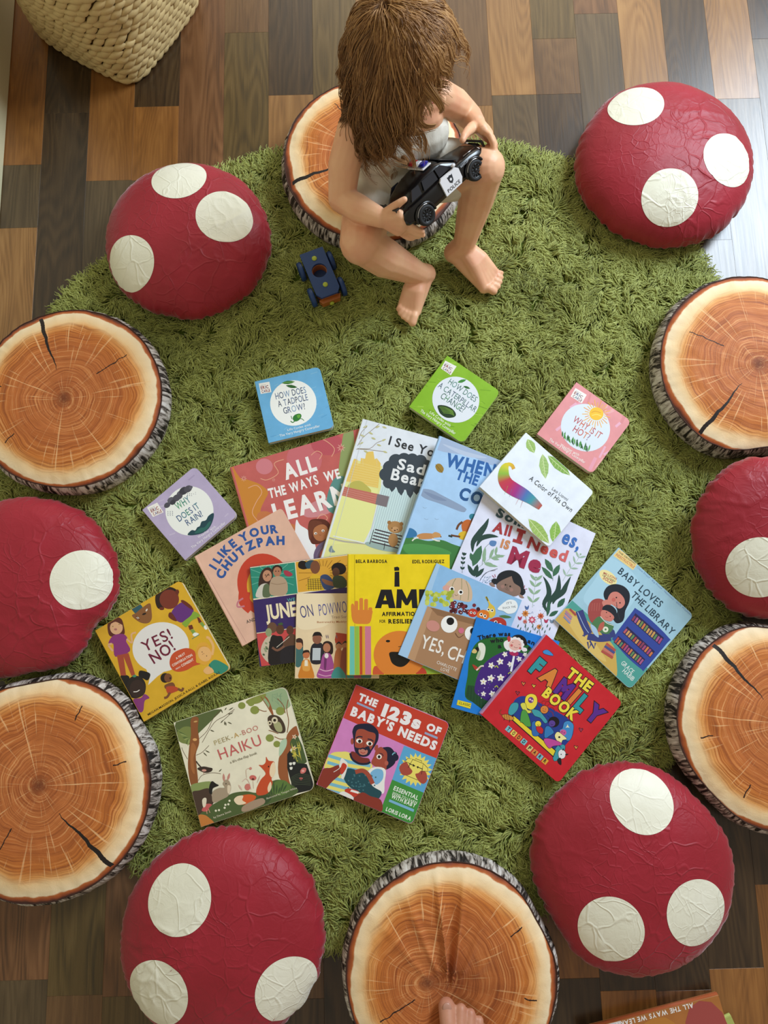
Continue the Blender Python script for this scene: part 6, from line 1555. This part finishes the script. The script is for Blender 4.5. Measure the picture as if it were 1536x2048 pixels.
# right hand (left in the picture): palm, thumb over the tail, fingers round its lower side
def hand(m, wr, knuckles, tips, rads, thumb, tr, pr=.0125):
    for k, kn in enumerate(knuckles):
        capsule(m, wr, kn, .0145, pr * (1 if k < 3 else .85))
    for kn, chn, r in zip(knuckles, tips, rads):
        pts = [kn] + chn; rr = np.linspace(r * 1.12, r * .82, len(pts)); chain(m, pts, list(rr), 10)
    chain(m, thumb, tr, 10)
kR = [P(800, 432, .286), P(803, 443, .277), P(802, 453, .267), P(796, 461, .257)]
tR = [[P(818, 446, .270), P(834, 459, .262), P(845, 463, .264)], [P(818, 459, .258), P(834, 468, .252), P(846, 470, .255)], [P(815, 466, .246), P(828, 473, .242), P(838, 473, .245)], [P(808, 471, .238), P(818, 477, .235), P(826, 477, .237)]]
hand(b, wrR, kR, tR, [.0066, .0066, .0062, .0056], [P(772, 428, .278), P(788, 414, .300), P(800, 405, .313), P(809, 399, .318)], [.0115, .0088, .0072, .0062])
kL = [P(965, 258, .300), P(971, 262, .293), P(975, 268, .285), P(975, 274, .276)]
tL = [[P(979, 270, .303), P(985, 284, .298), P(987, 297, .29)], [P(984, 276, .291), P(990, 290, .285), P(990, 303, .277)], [P(986, 282, .279), P(990, 295, .272), P(989, 307, .265)], [P(984, 290, .268), P(986, 301, .260), P(984, 311, .254)]]
hand(b, wrL, kL, tL, [.0064, .0066, .0062, .0056], [P(944, 256, .296), P(934, 264, .309), P(928, 273, .316), P(925, 281, .317)], [.0112, .0088, .0074, .0062], .0115)
# legs
hipR, knR, anR = V3(-.012, .948, .158), P(722, 486, .198), P(838, 548, .072)
chain(b, [hipR, (hipR + knR) / 2 + V3(-.004, 0, .004), knR], [.058, .052, .043])
cR = knR * .62 + anR * .38 + V3(0, -.002, -.006)
chain(b, [knR, cR, anR], [.041, .040, .0245])
hipL, knL, anL = V3(.075, .966, .158), P(968, 336, .255), P(928, 490, .082)
chain(b, [hipL, (hipL + knL) / 2 + V3(0, 0, .0), knL], [.058, .050, .041])
cL = knL * .6 + anL * .4 + V3(.002, .008, -.004)
chain(b, [knL, cL, anL], [.040, .037, .0235])
def foot(m, an, heel, ball_in, ball_out, toes, z=.046):
    chain(m, [an, heel], [.0245, .023]); mid = (ball_in + ball_out) / 2
    for k in range(5):
        bp = ball_in * (1 - k / 4) + ball_out * k / 4
        chain(m, [an + V3(0, 0, -.014), (an + bp) / 2 + V3(0, 0, .002), bp], [.022, .0175, .0125 - .0008 * k]); capsule(m, heel, bp, .020, .0115 - .0005 * k)
    n_ = (ball_out - ball_in)
    for k, (tp, r) in enumerate(toes):
        bp = ball_in * (1 - k / 4) + ball_out * k / 4
        mid_ = bp * .45 + tp * .55 + V3(0, 0, .0045)
        chain(m, [bp, mid_, tp], [r * 1.05, r * .95, r * .95], 12)
fz = .042
foot(b, anR, P(851, 548, .052), P(832, 622, fz), P(803, 612, fz - .002), [(P(825, 645, fz - .001), .0098), (P(814.5, 639, fz), .0068), (P(806.5, 634, fz), .0062), (P(800, 627, fz), .0058), (P(796, 618, fz), .0054)])
foot(b, anL, P(908, 505, .056), P(968, 576, fz), P(993, 548, fz), [(P(987, 582, fz - .001), .0098), (P(996, 573, fz), .0068), (P(1000, 564, fz), .0064), (P(1002.5, 555, fz), .0060), (P(1003, 546, fz), .0055)])
CHI = Matrix.Translation(child.location).inverted()
b.v = [tuple(CHI @ Vector(p)) for p in b.v]
body = fuse(b, 'body', SKIN, child, .0023, 4)
# nails
nail = plain('nail', '#e8b9a4', .3)
# romper
g = Mesh(); e = .0055
for p, q, r in ((V3(-.005, .955, .155), V3(.07, .972, .155), .062), (V3(.006, .935, .215), V3(.062, .957, .215), .058), (V3(-.006, .936, .283), V3(.07, .965, .283), .0495)):
    capsule(g, p, q, r + e, r + e)
chain(g, [V3(-.018, .934, .306), V3(.068, .968, .306)], [.0435, .0435])
chain(g, [hipR, hipR * .55 + knR * .45], [.064, .062]); chain(g, [hipL, hipL * .5 + knL * .5], [.064, .060])
for a0, a1 in ((V3(-.022, .900, .325), V3(-.020, .962, .366)), (V3(.072, .936, .328), V3(.072, .995, .368))):
    mid = (a0 + a1) / 2 + V3(0, -.006, .010); chain(g, [a0 + V3(0, .006, -.004), mid, a1, a1 + V3(0, .035, -.03)], [.0075, .0075, .0075, .0075])
g.v = [tuple(CHI @ Vector(p)) for p in g.v]
rt = NT('romper_cotton'); rn = rt.noise(rt.vscale(rt.obj(), (1, 1, .5)), 26, 4, .6, 1.0)
rt.bump(rt.math('ADD', rn, rt.math('MULTIPLY', rt.noise(rt.obj(), 900, 1), .12)), .5, .004)
romper_m = rt.fin(rt.mix(rt.rng(rn, .3, .7), '#d3cebf', '#e2ded2'), .75, .3)
fuse(g, 'romper', romper_m, child, .0028, 4)
m = Mesh()
wpts = [V3(.033 + .099 * math.cos(t), .953 + .076 * math.sin(t), .232) for t in np.linspace(0, 2 * math.pi, 40)]
m.tube([tuple(CHI @ Vector(p)) for p in wpts], .0022, 6); m.build('waist_seam', romper_m, child, True)
# eyes, brows, lips
m = Mesh()
for sx in (-1, 1):
    m2 = Mesh(); m2.ball((sx * .026, .066, .0), .0085, n=14, M=CHI @ Mh); m2.build('eye', plain('eye_white_%d' % sx, '#3a2a22', .15), child, True)
lp = Mesh(); lp.tube([tuple(CHI @ Vector(H(x, .0755 - abs(x) * .3, -.0385 - .0012 * math.cos(x * 300)))) for x in np.linspace(-.011, .011, 7)], [.001, .002, .0026, .0022, .0026, .002, .001], 8)
lp.build('lips', plain('lips', '#b8685c', .4), child, True)

# hair: strands rooted on the scalp, combed from the crown, falling under their own weight
def hair():
    N = 17000
    n = rng.normal(size=(N * 3, 3)); n /= np.linalg.norm(n, axis=1)[:, None]
    a, c, d = n @ s_, n @ f_, n @ u_
    ok = ((c < .52) & (d > .18)) | ((c < .10) & (d > -.55))
    ok &= ~((c > .45) & (d < .45))
    n = n[ok][:N]; N = len(n)
    rad = V3(.0765, .0865, .0815)
    C0 = hd + u_ * .010 - f_ * .008
    loc = np.stack([n @ s_, n @ f_, n @ u_], 1)
    p = C0 + (loc[:, 0:1] * rad[0]) * s_ + (loc[:, 1:2] * rad[1]) * f_ + (loc[:, 2:3] * rad[2]) * u_
    crown = u_ * .72 - f_ * .70 + s_ * .12; crown /= np.linalg.norm(crown)
    lock = np.round(n * 7.0)
    h1 = np.sin(lock @ V3(12.9, 78.2, 37.7)) * 43758.5; h1 -= np.floor(h1)
    h2 = np.sin(lock @ V3(39.3, 11.1, 83.2)) * 24634.6; h2 -= np.floor(h2)
    h3 = np.sin(lock @ V3(73.1, 52.2, 19.9)) * 31415.9; h3 -= np.floor(h3)
    vel = n - crown * (n @ crown)[:, None]; vel /= (np.linalg.norm(vel, axis=1)[:, None] + 1e-6)
    K = 20
    face = sstep(.02, .62, (loc[:, 1]) / (np.hypot(loc[:, 0], loc[:, 1]) + 1e-6)) * sstep(.0, .25, loc[:, 1])
    L = (.130 + .062 * sstep(.1, .7, loc[:, 0]) - .095 * face * (1 - .20 * sstep(.3, .8, loc[:, 0])) - .045 * sstep(.1, .6, -loc[:, 0])) * (.66 + .50 * h1) * (.90 + .20 * rng.random(N))
    L = L * np.where(h2 > .86, 1.40, 1.0) * np.where(rng.random(N) < .05, 1.35, 1.0)
    step = L / (K - 1)
    pos = np.zeros((N, K, 3)); pos[:, 0] = p
    lay = 1.0 + .035 * rng.random(N) + .035 * h2
    gvec = V3(0, 0, -1)
    wob = rng.normal(size=(N, 3)) * .03
    lk = np.stack([h1 - .5, h2 - .5, h3 - .5], 1)
    radial = np.stack([loc[:, 0], loc[:, 1]], 1)
    for k in range(1, K):
        t = k / K
        gw = .24 + .55 * t
        v = vel * (1 - gw) + gvec * gw + wob * .6 + lk * (.06 + .42 * t)
        v += (.20 + .60 * t) * t * np.stack([np.sin(11 * t + h1 * 6.3), np.cos(10 * t + h2 * 6.3), .4 * np.sin(13 * t + h3 * 6)], 1)
        v -= (t * .16) * (s_[None, :] * loc[:, 0:1] * .8 + f_[None, :] * loc[:, 1:2] * .6)
        v /= np.linalg.norm(v, axis=1)[:, None]
        q = pos[:, k - 1] + v * step[:, None]
        dl = q - C0
        l3 = np.stack([dl @ s_, dl @ f_, dl @ u_], 1) / rad
        rr = np.linalg.norm(l3, axis=1); mn = lay * (1.03 + .05 * sstep(0, .4, t))
        push = rr < mn
        l3[push] *= (mn[push] / rr[push])[:, None]
        q2 = C0 + (l3[:, 0:1] * rad[0]) * s_ + (l3[:, 1:2] * rad[1]) * f_ + (l3[:, 2:3] * rad[2]) * u_
        q = np.where(push[:, None], q2, q)
        for cc, r_ in ((shR, .034), (V3(.0, .945, .33), .046), (V3(.06, .97, .33), .046), (shL, .034), (V3(.03, .945, .27), .060), ((shR + elR) / 2, .034)):
            dd = q - cc; ll = np.linalg.norm(dd, axis=1); ps = ll < r_ * lay
            q[ps] = cc + dd[ps] / ll[ps][:, None] * (r_ * lay[ps])[:, None]
        vel = q - pos[:, k - 1]; vel /= (np.linalg.norm(vel, axis=1)[:, None] + 1e-9)
        pos[:, k] = q
    _, inv = np.unique(lock, axis=0, return_inverse=True); inv = inv.ravel()
    cnt = np.bincount(inv).astype(float)
    for k in range(2, K):
        w = (.25 + .6 * h3) * sstep(.1, .9, k / K); w = w[:, None]
        g_ = np.stack([np.bincount(inv, pos[:, k, c]) / cnt for c in range(3)], 1)[inv]
        pos[:, k] = pos[:, k] * (1 - w) + g_ * w
    pos -= np.array(child.location)
    t = np.linspace(0, 1, K)
    radp = (.00062 * (1 - .6 * t ** 2))[None, :] * (.8 + .4 * rng.random(N))[:, None]
    mt = NT('light_brown_hair')
    ti = mt.n('Attribute', attribute_name='tint').outputs['Fac']
    mt.fin(mt.ramp(ti, [(0, '#5f4128'), (.5, '#976d42'), (1, '#cda269')]), .5, .35)
    o = strands('hair', pos, radp, mt.m, child, np.clip(.45 + .45 * (h1 - .5) - .16 * loc[:, 0] + rng.normal(0, .16, N), 0, 1))  # tint also paints in side light, paler towards the head's left
    return o
hair()
sc = Mesh(); sc.ball((0, -.010, .016), .0795, n=26, M=CHI @ Mh, sc=(.96, 1.06, 1.0))
sc.v, sc.f = sc.v, [fc for fc in sc.f if np.mean([((Vector(sc.v[i]) + child.location) - Vector(hd)).dot(Vector(f_)) for i in fc]) < .040 and np.mean([((Vector(sc.v[i]) + child.location) - Vector(hd)).dot(Vector(u_)) for i in fc]) > -.045]
meshob('scalp_hair', sc.v, sc.f, plain('scalp_hair', '#5f4127', .7, .2), child, True)

# ------------------------------------------------------------------ police car in the child's hands
BLK = plain('black_car_paint', '#0b0b0d', .22, .5); MBL = plain('black_plastic', '#121214', .5); WHT = plain('white_car_paint', '#e6e6ea', .25); GLS = plain('dark_glass', '#23262e', .12, .6)
CHR = NT('chrome_trim').fin('#c9ccd2', .18, .5, Metallic=1.0); TYR = plain('tyre_rubber', '#17181a', .7); RIMM = plain('black_rim', '#1e2024', .3); BLU = plain('blue_lamp', '#1b1f8a', .15, .6); REDL = plain('red_lamp', '#a3202a', .15, .6)
car = empty('police_car'); car.matrix_world = CAR
tag(car, 'black toy police car with white doors and roof lights, held in the child\'s hands', 'toy car')
def loft(secs, name, mat, parent, mi=None):
    """secs: x, half width bottom, half width top, z bottom, z top, corner"""
    V = []; n = 20
    for x, wb, wt, z0, z1, k in secs:
        for j in range(n):
            a = 2 * math.pi * j / n; ca, sa = math.cos(a), math.sin(a)
            y = abs(ca) ** k * (1 if ca > 0 else -1); z = abs(sa) ** k * (1 if sa > 0 else -1)
            zz = (z + 1) / 2; w = wb + (wt - wb) * zz
            V.append((x, y * w, z0 + (z1 - z0) * zz))
    F = grid_faces(len(secs), n, flip=False) + [tuple(range(n - 1, -1, -1)), tuple(range(len(V) - n, len(V)))]
    return meshob(name, V, F, mat, parent, True)
loft([(-.104, .034, .030, .016, .036, .6), (-.100, .040, .036, .012, .042, .5), (-.085, .043, .040, .010, .045, .42), (-.05, .044, .041, .009, .046, .38), (0, .044, .041, .009, .046, .38), (.04, .044, .041, .009, .046, .38), (.07, .043, .040, .010, .045, .42), (.095, .041, .036, .012, .041, .5), (.104, .037, .032, .015, .036, .6)], 'car_body', BLK, car)
loft([(-.098, .030, .022, .036, .044, .6), (-.085, .036, .029, .036, .056, .55), (-.060, .038, .031, .036, .067, .5), (-.030, .038, .031, .036, .072, .5), (0, .038, .031, .036, .072, .5), (.015, .038, .030, .036, .068, .5), (.038, .037, .030, .036, .052, .55), (.048, .034, .028, .036, .046, .6)], 'cabin', BLK, car)
# glass: windscreen, rear quarter and door windows
m = Mesh(); m.add([(.014, -.027, .0702), (.014, .027, .0702), (.046, .030, .0482), (.046, -.030, .0482), (.014, -.027, .0688), (.014, .027, .0688), (.046, .030, .0468), (.046, -.030, .0468)], [(0, 3, 2, 1), (4, 5, 6, 7), (0, 1, 5, 4), (1, 2, 6, 5), (2, 3, 7, 6), (3, 0, 4, 7)]); m.build('windscreen', GLS, car)
for sg in (-1, 1):
    for x0, x1, x2, x3 in ((-.006, .026, .008, -.006), (-.045, -.010, -.010, -.040), (-.078, -.052, -.049, -.066)):
        m = Mesh(); v = []
        for o_ in (.0, .0016):
            v += [(x0, sg * (.0375 + o_), .0478), (x1, sg * (.0375 + o_), .0478), (x2, sg * (.0335 + o_), .0640), (x3, sg * (.0335 + o_), .0640)]
        m.add(v, [(0, 1, 2, 3), (4, 5, 6, 7), (0, 1, 5, 4), (1, 2, 6, 5), (2, 3, 7, 6), (3, 0, 4, 7)]); m.build('side_window', GLS, car)
    # white door, printed
    m = Mesh(); door_pts = [(-.012, .013), (.028, .013), (.034, .022), (.034, .040), (.028, .046), (-.008, .0475), (-.013, .043)]
    M_ = Matrix(((1, 0, 0, 0), (0, 0, sg, 0), (0, 1, 0, 0), (0, 0, 0, 1)))
    m.prism([(x, z) for x, z in door_pts], .0425, .0462, M=M_)
    dr = m.build('door', WHT, car)
    V, Fc = [], []
    for txt, cx0, cx1, z0, h in (('POLICE', -.006, .026, .0165, .0062),):
        tot = sum(glyph(c, .02)[2] + .12 for c in txt) - .12; k = (cx1 - cx0) / tot; x = cx0 if sg < 0 else cx1
        for c in txt:
            g2 = glyph(c, .02); o_ = len(V)
            V += [((x + (1 if sg < 0 else -1) * vx * k), sg * .0464, z0 + vy / CAPH * h) for vx, vy in g2[0]]; Fc += [tuple(i + o_ for i in f) for f in g2[1]]; x += (1 if sg < 0 else -1) * (g2[2] + .12) * k
    meshob('lettering', V, Fc, MBL, dr)
    m = Mesh()
    sh = [(0, .008), (.0035, .0065), (.0065, .0072), (.0055, .001), (.0048, -.004), (0, -.008), (-.0048, -.004), (-.0055, .001), (-.0065, .0072), (-.0035, .0065)]
    m.prism([(.010 + x, .034 + z) for x, z in sh], .0462, .0464, M=M_); m.build('badge', plain('badge_ink_%d' % sg, '#2c3038', .4), dr)
    m = Mesh(); m.prism([(.010 + .0026 * math.cos(t), .034 + .0026 * math.sin(t)) for t in np.linspace(0, 6.28, 12, endpoint=False)], .0464, .0466, M=M_); m.build('badge_centre', WHT, dr)
    V, Fc = [], []
    x = .040 if sg < 0 else .062
    for c in 'RESCUE':
        g2 = glyph(c, .01); k = .0042 / .75; o_ = len(V)
        V += [((x + (1 if sg < 0 else -1) * vx * k), sg * .0449, .036 + vy / CAPH * .0036) for vx, vy in g2[0]]; Fc += [tuple(i + o_ for i in f) for f in g2[1]]; x += (1 if sg < 0 else -1) * (g2[2] + .12) * k
    meshob('lettering', V, Fc, plain('pale_print_%d' % sg, '#b8bcc4', .5), car)
    Mesh().box(.022, .030, sg * .046 - .004, sg * .046 + .004, .048, .054, b=.002).build('wing_mirror', WHT, car)
    for wx in (-.066, .066):
        wh = empty('wheel', parent=car); wh.location = (wx, sg * .0405, .0125); wh.rotation_euler = (math.pi / 2 * (-sg), 0, 0)
        Mesh().lathe([(.0105, -.006), (.0175, -.006), (.0192, -.0035), (.0195, .0), (.0192, .005), (.0178, .0075), (.0128, .0075), (.0120, .0055), (.0105, .005)], 32).build('tyre', TYR, wh, True)
        m = Mesh(); m.lathe([(.0105, -.004), (.0115, .003), (.0125, .0072), (.0117, .0072), (.0108, .003), (.002, .0028)], 28); 
        for q_ in range(10):
            t = 2 * math.pi * q_ / 10; m.tube([(.002 * math.cos(t), .002 * math.sin(t), .0045), (.0116 * math.cos(t), .0116 * math.sin(t), .0062)], .0009, 5)
        m.lathe([(.0035, .002), (.0035, .006), (.0022, .0068)], 12); m.build('rim', RIMM, wh, True)
        m = Mesh(); pts = [(wx + .0225 * math.cos(t), sg * .0445, .0125 + .0225 * math.sin(t)) for t in np.linspace(-.1, math.pi + .1, 16)]; m.tube(pts, .0028, 8); m.build('wheel_arch', BLK, car, True)
        m = Mesh(); pts = [(wx + .0205 * math.cos(t), sg * .0466, .0125 + .0205 * math.sin(t)) for t in np.linspace(.9, math.pi - .4, 10)]; m.tube(pts, .0009, 6); m.build('arch_trim', CHR, car, True)
lb = empty('light_bar', parent=car); lb.location = (-.012, 0, .0725)
Mesh().box(-.011, .011, -.026, .026, 0, .003, b=.001).build('bar_base', WHT, lb)
Mesh().box(-.009, .009, -.025, -.009, .003, .010, b=.003).build('lamp', BLU, lb); Mesh().box(-.009, .009, .009, .025, .003, .010, b=.003).build('lamp', REDL, lb); Mesh().box(-.0085, .0085, -.009, .009, .003, .009, b=.003).build('lamp', WHT, lb)
m = Mesh(); m.tube([(.104, -.030, .012), (.112, -.030, .016), (.112, -.028, .040), (.112, .028, .040), (.112, .030, .016), (.104, .030, .012)], .0026, 8); m.box(.106, .114, -.018, .018, .018, .036, b=.003); m.build('push_bar', MBL, car)
for sg in (-1, 1):
    Mesh().ball((.098, sg * .026, .033), .0062, n=14, sc=(.8, 1.2, .8)).build('headlight', CHR, car, True); Mesh().ball((-.0985, sg * .027, .034), .006, n=12, sc=(.7, 1.3, .7)).build('tail_light', CHR, car, True)
m = Mesh(); m.box(-.112, -.102, -.034, .034, .052, .055, b=.001); m.box(-.108, -.098, -.024, -.020, .040, .053); m.box(-.108, -.098, .020, .024, .040, .053); m.build('spoiler', MBL, car)
Mesh().tube([(.060, -.034, .0455), (.090, -.032, .0425)], .0008, 6).build('bonnet_trim', CHR, car, True); Mesh().box(-.09, .09, -.030, .030, .004, .012, b=.002).build('underbody', MBL, car)

# ------------------------------------------------------------------ wooden toy car on the rug
p0, p1 = P(622, 502, .055), P(660, 592, .055)
dx_ = (p1 - p0) / np.linalg.norm(p1 - p0); cen = (p0 + p1) / 2
toy = empty('wooden_toy_car', (cen[0], cen[1], .026)); toy.rotation_euler = (0, 0, math.atan2(dx_[1], dx_[0]))
tag(toy, 'small dark blue wooden toy car with a round hole in its top', 'toy car')
NAV = plain('navy_paint', '#1d3f78', .45); ORW = wood('toy_orange_wood', '#8a4a1c', '#a8602a', '#bd7438', .6); LIME = plain('lime_peg_end', '#a8b83c', .5)
def ring_plate(name, mat, hx, hy, z0, z1, hr, hxo):
    n = 32; V = []; outer = []
    for j in range(n):
        t = 2 * math.pi * j / n + math.pi / n; c, s2 = math.cos(t), math.sin(t)
        k = min((hx - (hxo if c > 0 else -hxo) * 1) / (abs(c) + 1e-9), hy / (abs(s2) + 1e-9)); outer.append((hxo + c * k, s2 * k))
    inner = [(hxo + hr * math.cos(2 * math.pi * j / n + math.pi / n), hr * math.sin(2 * math.pi * j / n + math.pi / n)) for j in range(n)]
    for z in (z0, z1): V += [(x, y, z) for x, y in outer] + [(x, y, z) for x, y in inner]
    F = []
    for j in range(n):
        k = (j + 1) % n
        F += [(2 * n + j, 2 * n + k, 3 * n + k, 3 * n + j), (j, n + j, n + k, k), (j, k, 2 * n + k, 2 * n + j), (n + j, 3 * n + j, 3 * n + k, n + k)]
    return meshob(name, V, F, mat, toy)
ring_plate('top_plate', NAV, .056, .027, .026, .032, .0165, -.006)
ring_plate('wooden_body', ORW, .054, .025, .006, .026, .0150, -.006)
Mesh().box(-.054, .054, -.025, .025, .000, .006, b=.001).build('bottom_plate', NAV, toy)
m = Mesh(); m.prism([(.054, -.025), (.064, -.020), (.064, .020), (.054, .025)], .004, .020); m.build('bumper', ORW, toy)
for x in (-.036, .030): Mesh().lathe([(.0055, .030), (.0055, .0334), (.0045, .0342)], 18, M=Matrix.Translation((x, 0, 0))).build('peg', LIME, toy, True)
Mesh().lathe([(.005, .0), (.005, .004), (.003, .005)], 14, M=Matrix.Translation((.064, 0, .012)) @ Matrix.Rotation(math.pi / 2, 4, 'Y')).build('peg', LIME, toy, True)
for x in (-.030, .036):
    for sg in (-1, 1):
        Mesh().lathe([(.006, 0), (.0195, .0), (.021, .002), (.021, .008), (.019, .0105), (.008, .0105), (.006, .009)], 30, M=Matrix.Translation((x, sg * .030, .008)) @ Matrix.Rotation(-sg * math.pi / 2, 4, 'X')).build('wheel', NAV, toy, True)

# ------------------------------------------------------------------ bare toes pressing the near log cushion
z0 = .074
tp = P(893, 2013, z0 + .014)
adult = empty('person', (tp[0], tp[1] - .2, .095)); tag(adult, 'bare toes of a standing person pressing on the log cushion at the bottom', 'person')
b = Mesh(); A0 = V3(tp[0], tp[1], z0 + .013)
heel = A0 + V3(.030, -.225, .052); ank = A0 + V3(.024, -.19, .112)
balls = [A0 + V3(.002 + .016 * k, -.050 - .007 * k, .017 + .002 * (2 - abs(k - 1))) for k in range(5)]
tips = [A0, A0 + V3(.026, -.004, .001), A0 + V3(.043, -.012, .0), A0 + V3(.058, -.024, -.001), A0 + V3(.071, -.040, -.002)]
rr = [.0150, .0098, .0092, .0088, .0082]
for k in range(5):
    chain(b, [ank, (ank + balls[k]) / 2 + V3(0, .01, -.004), balls[k]], [.034, .026, .0165]); capsule(b, heel, balls[k], .030, .0155)
    chain(b, [balls[k], balls[k] * .45 + tips[k] * .55 + V3(0, 0, .004), tips[k]], [rr[k] * 1.05, rr[k] * .96, rr[k]])
chain(b, [heel + V3(0, .01, .01), ank, ank + V3(.01, -.02, .12), ank + V3(.02, -.03, .26), ank + V3(.02, -.03, .36)], [.030, .034, .040, .052, .056])
AI = Matrix.Translation(adult.location).inverted(); b.v = [tuple(AI @ Vector(p)) for p in b.v]
fuse(b, 'foot', SKIN2, adult, .0026, 4)
nm = Mesh(); nm.ball((0, .002, .0128), .0085, n=14, M=AI @ Matrix.Translation(tuple(A0)), sc=(1, 1.15, .32)); nm.build('toenail', plain('adult_nail', '#b98a78', .25), adult, True)

# ------------------------------------------------------------------ woven basket, upper left
BC = (-.640, 1.495); BA = math.atan2(.51, -.86)          # one base edge runs this way
bas = empty('woven_basket', (BC[0], BC[1], 0.0)); tag(bas, 'straw-coloured basket woven from thick plant fibre, standing by the left wall', 'basket')
def bas_r(phi, z):
    t = np.clip(z / .14, 0, 1); n = 6 - 3.4 * t ** .8; a = .152 + .040 * np.sin(np.clip(z / .30, 0, 1) * math.pi / 2) - .006 * np.clip((z - .22) / .2, 0, 1)
    q = phi - BA
    return a / (np.abs(np.cos(q)) ** n + np.abs(np.sin(q)) ** n) ** (1 / n) * (1 + .02 * noise3(np.cos(phi) * 2, np.sin(phi) * 2, z * 6))
hh = .36; nA = 120; rows = 46
V = []
for i in range(rows + 1):
    z = .004 + (hh - .004) * i / rows
    for j in range(nA): ph = 2 * math.pi * j / nA; r = float(bas_r(ph, z)) - .006; V.append((r * math.cos(ph), r * math.sin(ph), z))
inn = [(x * .94, y * .94, z) for x, y, z in V[::-1]]
F = grid_faces(rows + 1, nA, flip=True); 
meshob('basket_wall', V, F, plain('basket_wall_fibre', '#6d5228', .9, .1), bas, True)  # plain dark tan wall behind the strands
meshob('basket_floor', [(x * .98, y * .98, .004) for x, y, z in V[:nA]], [tuple(range(nA))], plain('basket_floor_fibre', '#6d5228', .9, .1), bas)
ft = NT('straw_fibre'); fr = ft.n('ObjectInfo').outputs['Random']; fo = ft.obj()
fn = ft.noise(ft.vscale(fo, (40, 400, 400)), 1.0, 3)
fg = ft.noise(ft.n('NewGeometry').outputs['Position'], 40, 2)
ft.bump(fn, .35, .001)
STRAW = ft.fin(ft.mix(ft.rng(fn, .3, .7), ft.mix(ft.rng(fg, .35, .65), '#a98c54', '#c9ac70'), '#e4cd98'), .55, .35)
lm = Mesh(); lm.lathe([(.10, -1.05), (.52, -.72), (.90, -.30), (1.0, .05), (.86, .42), (.48, .80), (.08, 1.05)], 8, M=Matrix.Rotation(math.pi / 2, 4, 'Y'))
lz = bpy.data.meshes.new('strand'); lz.from_pydata(lm.v, [], lm.f); lz.materials.append(STRAW); lz.polygons.foreach_set('use_smooth', [True] * len(lz.polygons)); lz.update()
items = []
nz = 21
for i in range(nz):
    z = .006 + i * (hh - .006) / nz
    circ = sum(np.hypot(*(np.array([float(bas_r(p + .01, z)) * math.cos(p + .01) - float(bas_r(p, z)) * math.cos(p), float(bas_r(p + .01, z)) * math.sin(p + .01) - float(bas_r(p, z)) * math.sin(p)]))) for p in np.linspace(0, 2 * math.pi, 24, endpoint=False)) / 24 / .01 * 2 * math.pi
    n = int(circ / .0245)
    for j in range(n):
        ph = 2 * math.pi * (j + .5 * (i % 2)) / n + random.uniform(-.01, .01)
        zz = z + .006 + random.uniform(-.0012, .0012)
        r = float(bas_r(ph, zz)); q = np.array([r * math.cos(ph), r * math.sin(ph), zz])
        r2 = float(bas_r(ph + .01, zz)); tn = np.array([r2 * math.cos(ph + .01), r2 * math.sin(ph + .01), zz]) - q; tn /= np.linalg.norm(tn)
        nr = np.array([tn[1], -tn[0], 0.0]); nr = nr if nr @ np.array([math.cos(ph), math.sin(ph), 0]) > 0 else -nr
        sl = math.radians(27 + random.uniform(-9, 9)) * (1 if i % 2 else .35)
        ax = tn * math.cos(sl) + np.array([0, 0, 1]) * math.sin(sl); az = np.cross(nr, ax)
        lx, ly, lzz = .0185 * random.uniform(.80, 1.15), .0068 * random.uniform(.85, 1.15), .0098 * random.uniform(.9, 1.1)
        M = Matrix(((ax[0] * lx, nr[0] * ly, az[0] * lzz, q[0]), (ax[1] * lx, nr[1] * ly, az[1] * lzz, q[1]), (ax[2] * lx, nr[2] * ly, az[2] * lzz, q[2]), (0, 0, 0, 1)))
        wp = q + np.array([BC[0], BC[1], 0]); u, v = Q(wp)
        facing = nr @ (np.array([0, 0, CAM_H]) - wp)
        vis = facing > 0 and -20 < v < 230 and u < 400
        items.append((0 if vis else 1, -facing if vis else 0, M))
items.sort(key=lambda t: (t[0], t[1]))
rest = Mesh()
for k, (a_, b_, M) in enumerate(items):
    if k < 300:
        o = bpy.data.objects.new('strand', lz); COL.objects.link(o); o.parent = bas; o.matrix_local = M
    else: rest.add(lm.v, lm.f, 0, M)
ro = rest.build('strand_weave', STRAW, bas, True); tag(ro, kind='stuff')
m = Mesh(); pts = [((float(bas_r(p, hh))) * math.cos(p), float(bas_r(p, hh)) * math.sin(p), hh) for p in np.linspace(0, 2 * math.pi, 60)]; m.tube(pts, .008, 8); m.build('rim_braid', STRAW, bas, True)
rug_pile(covers)
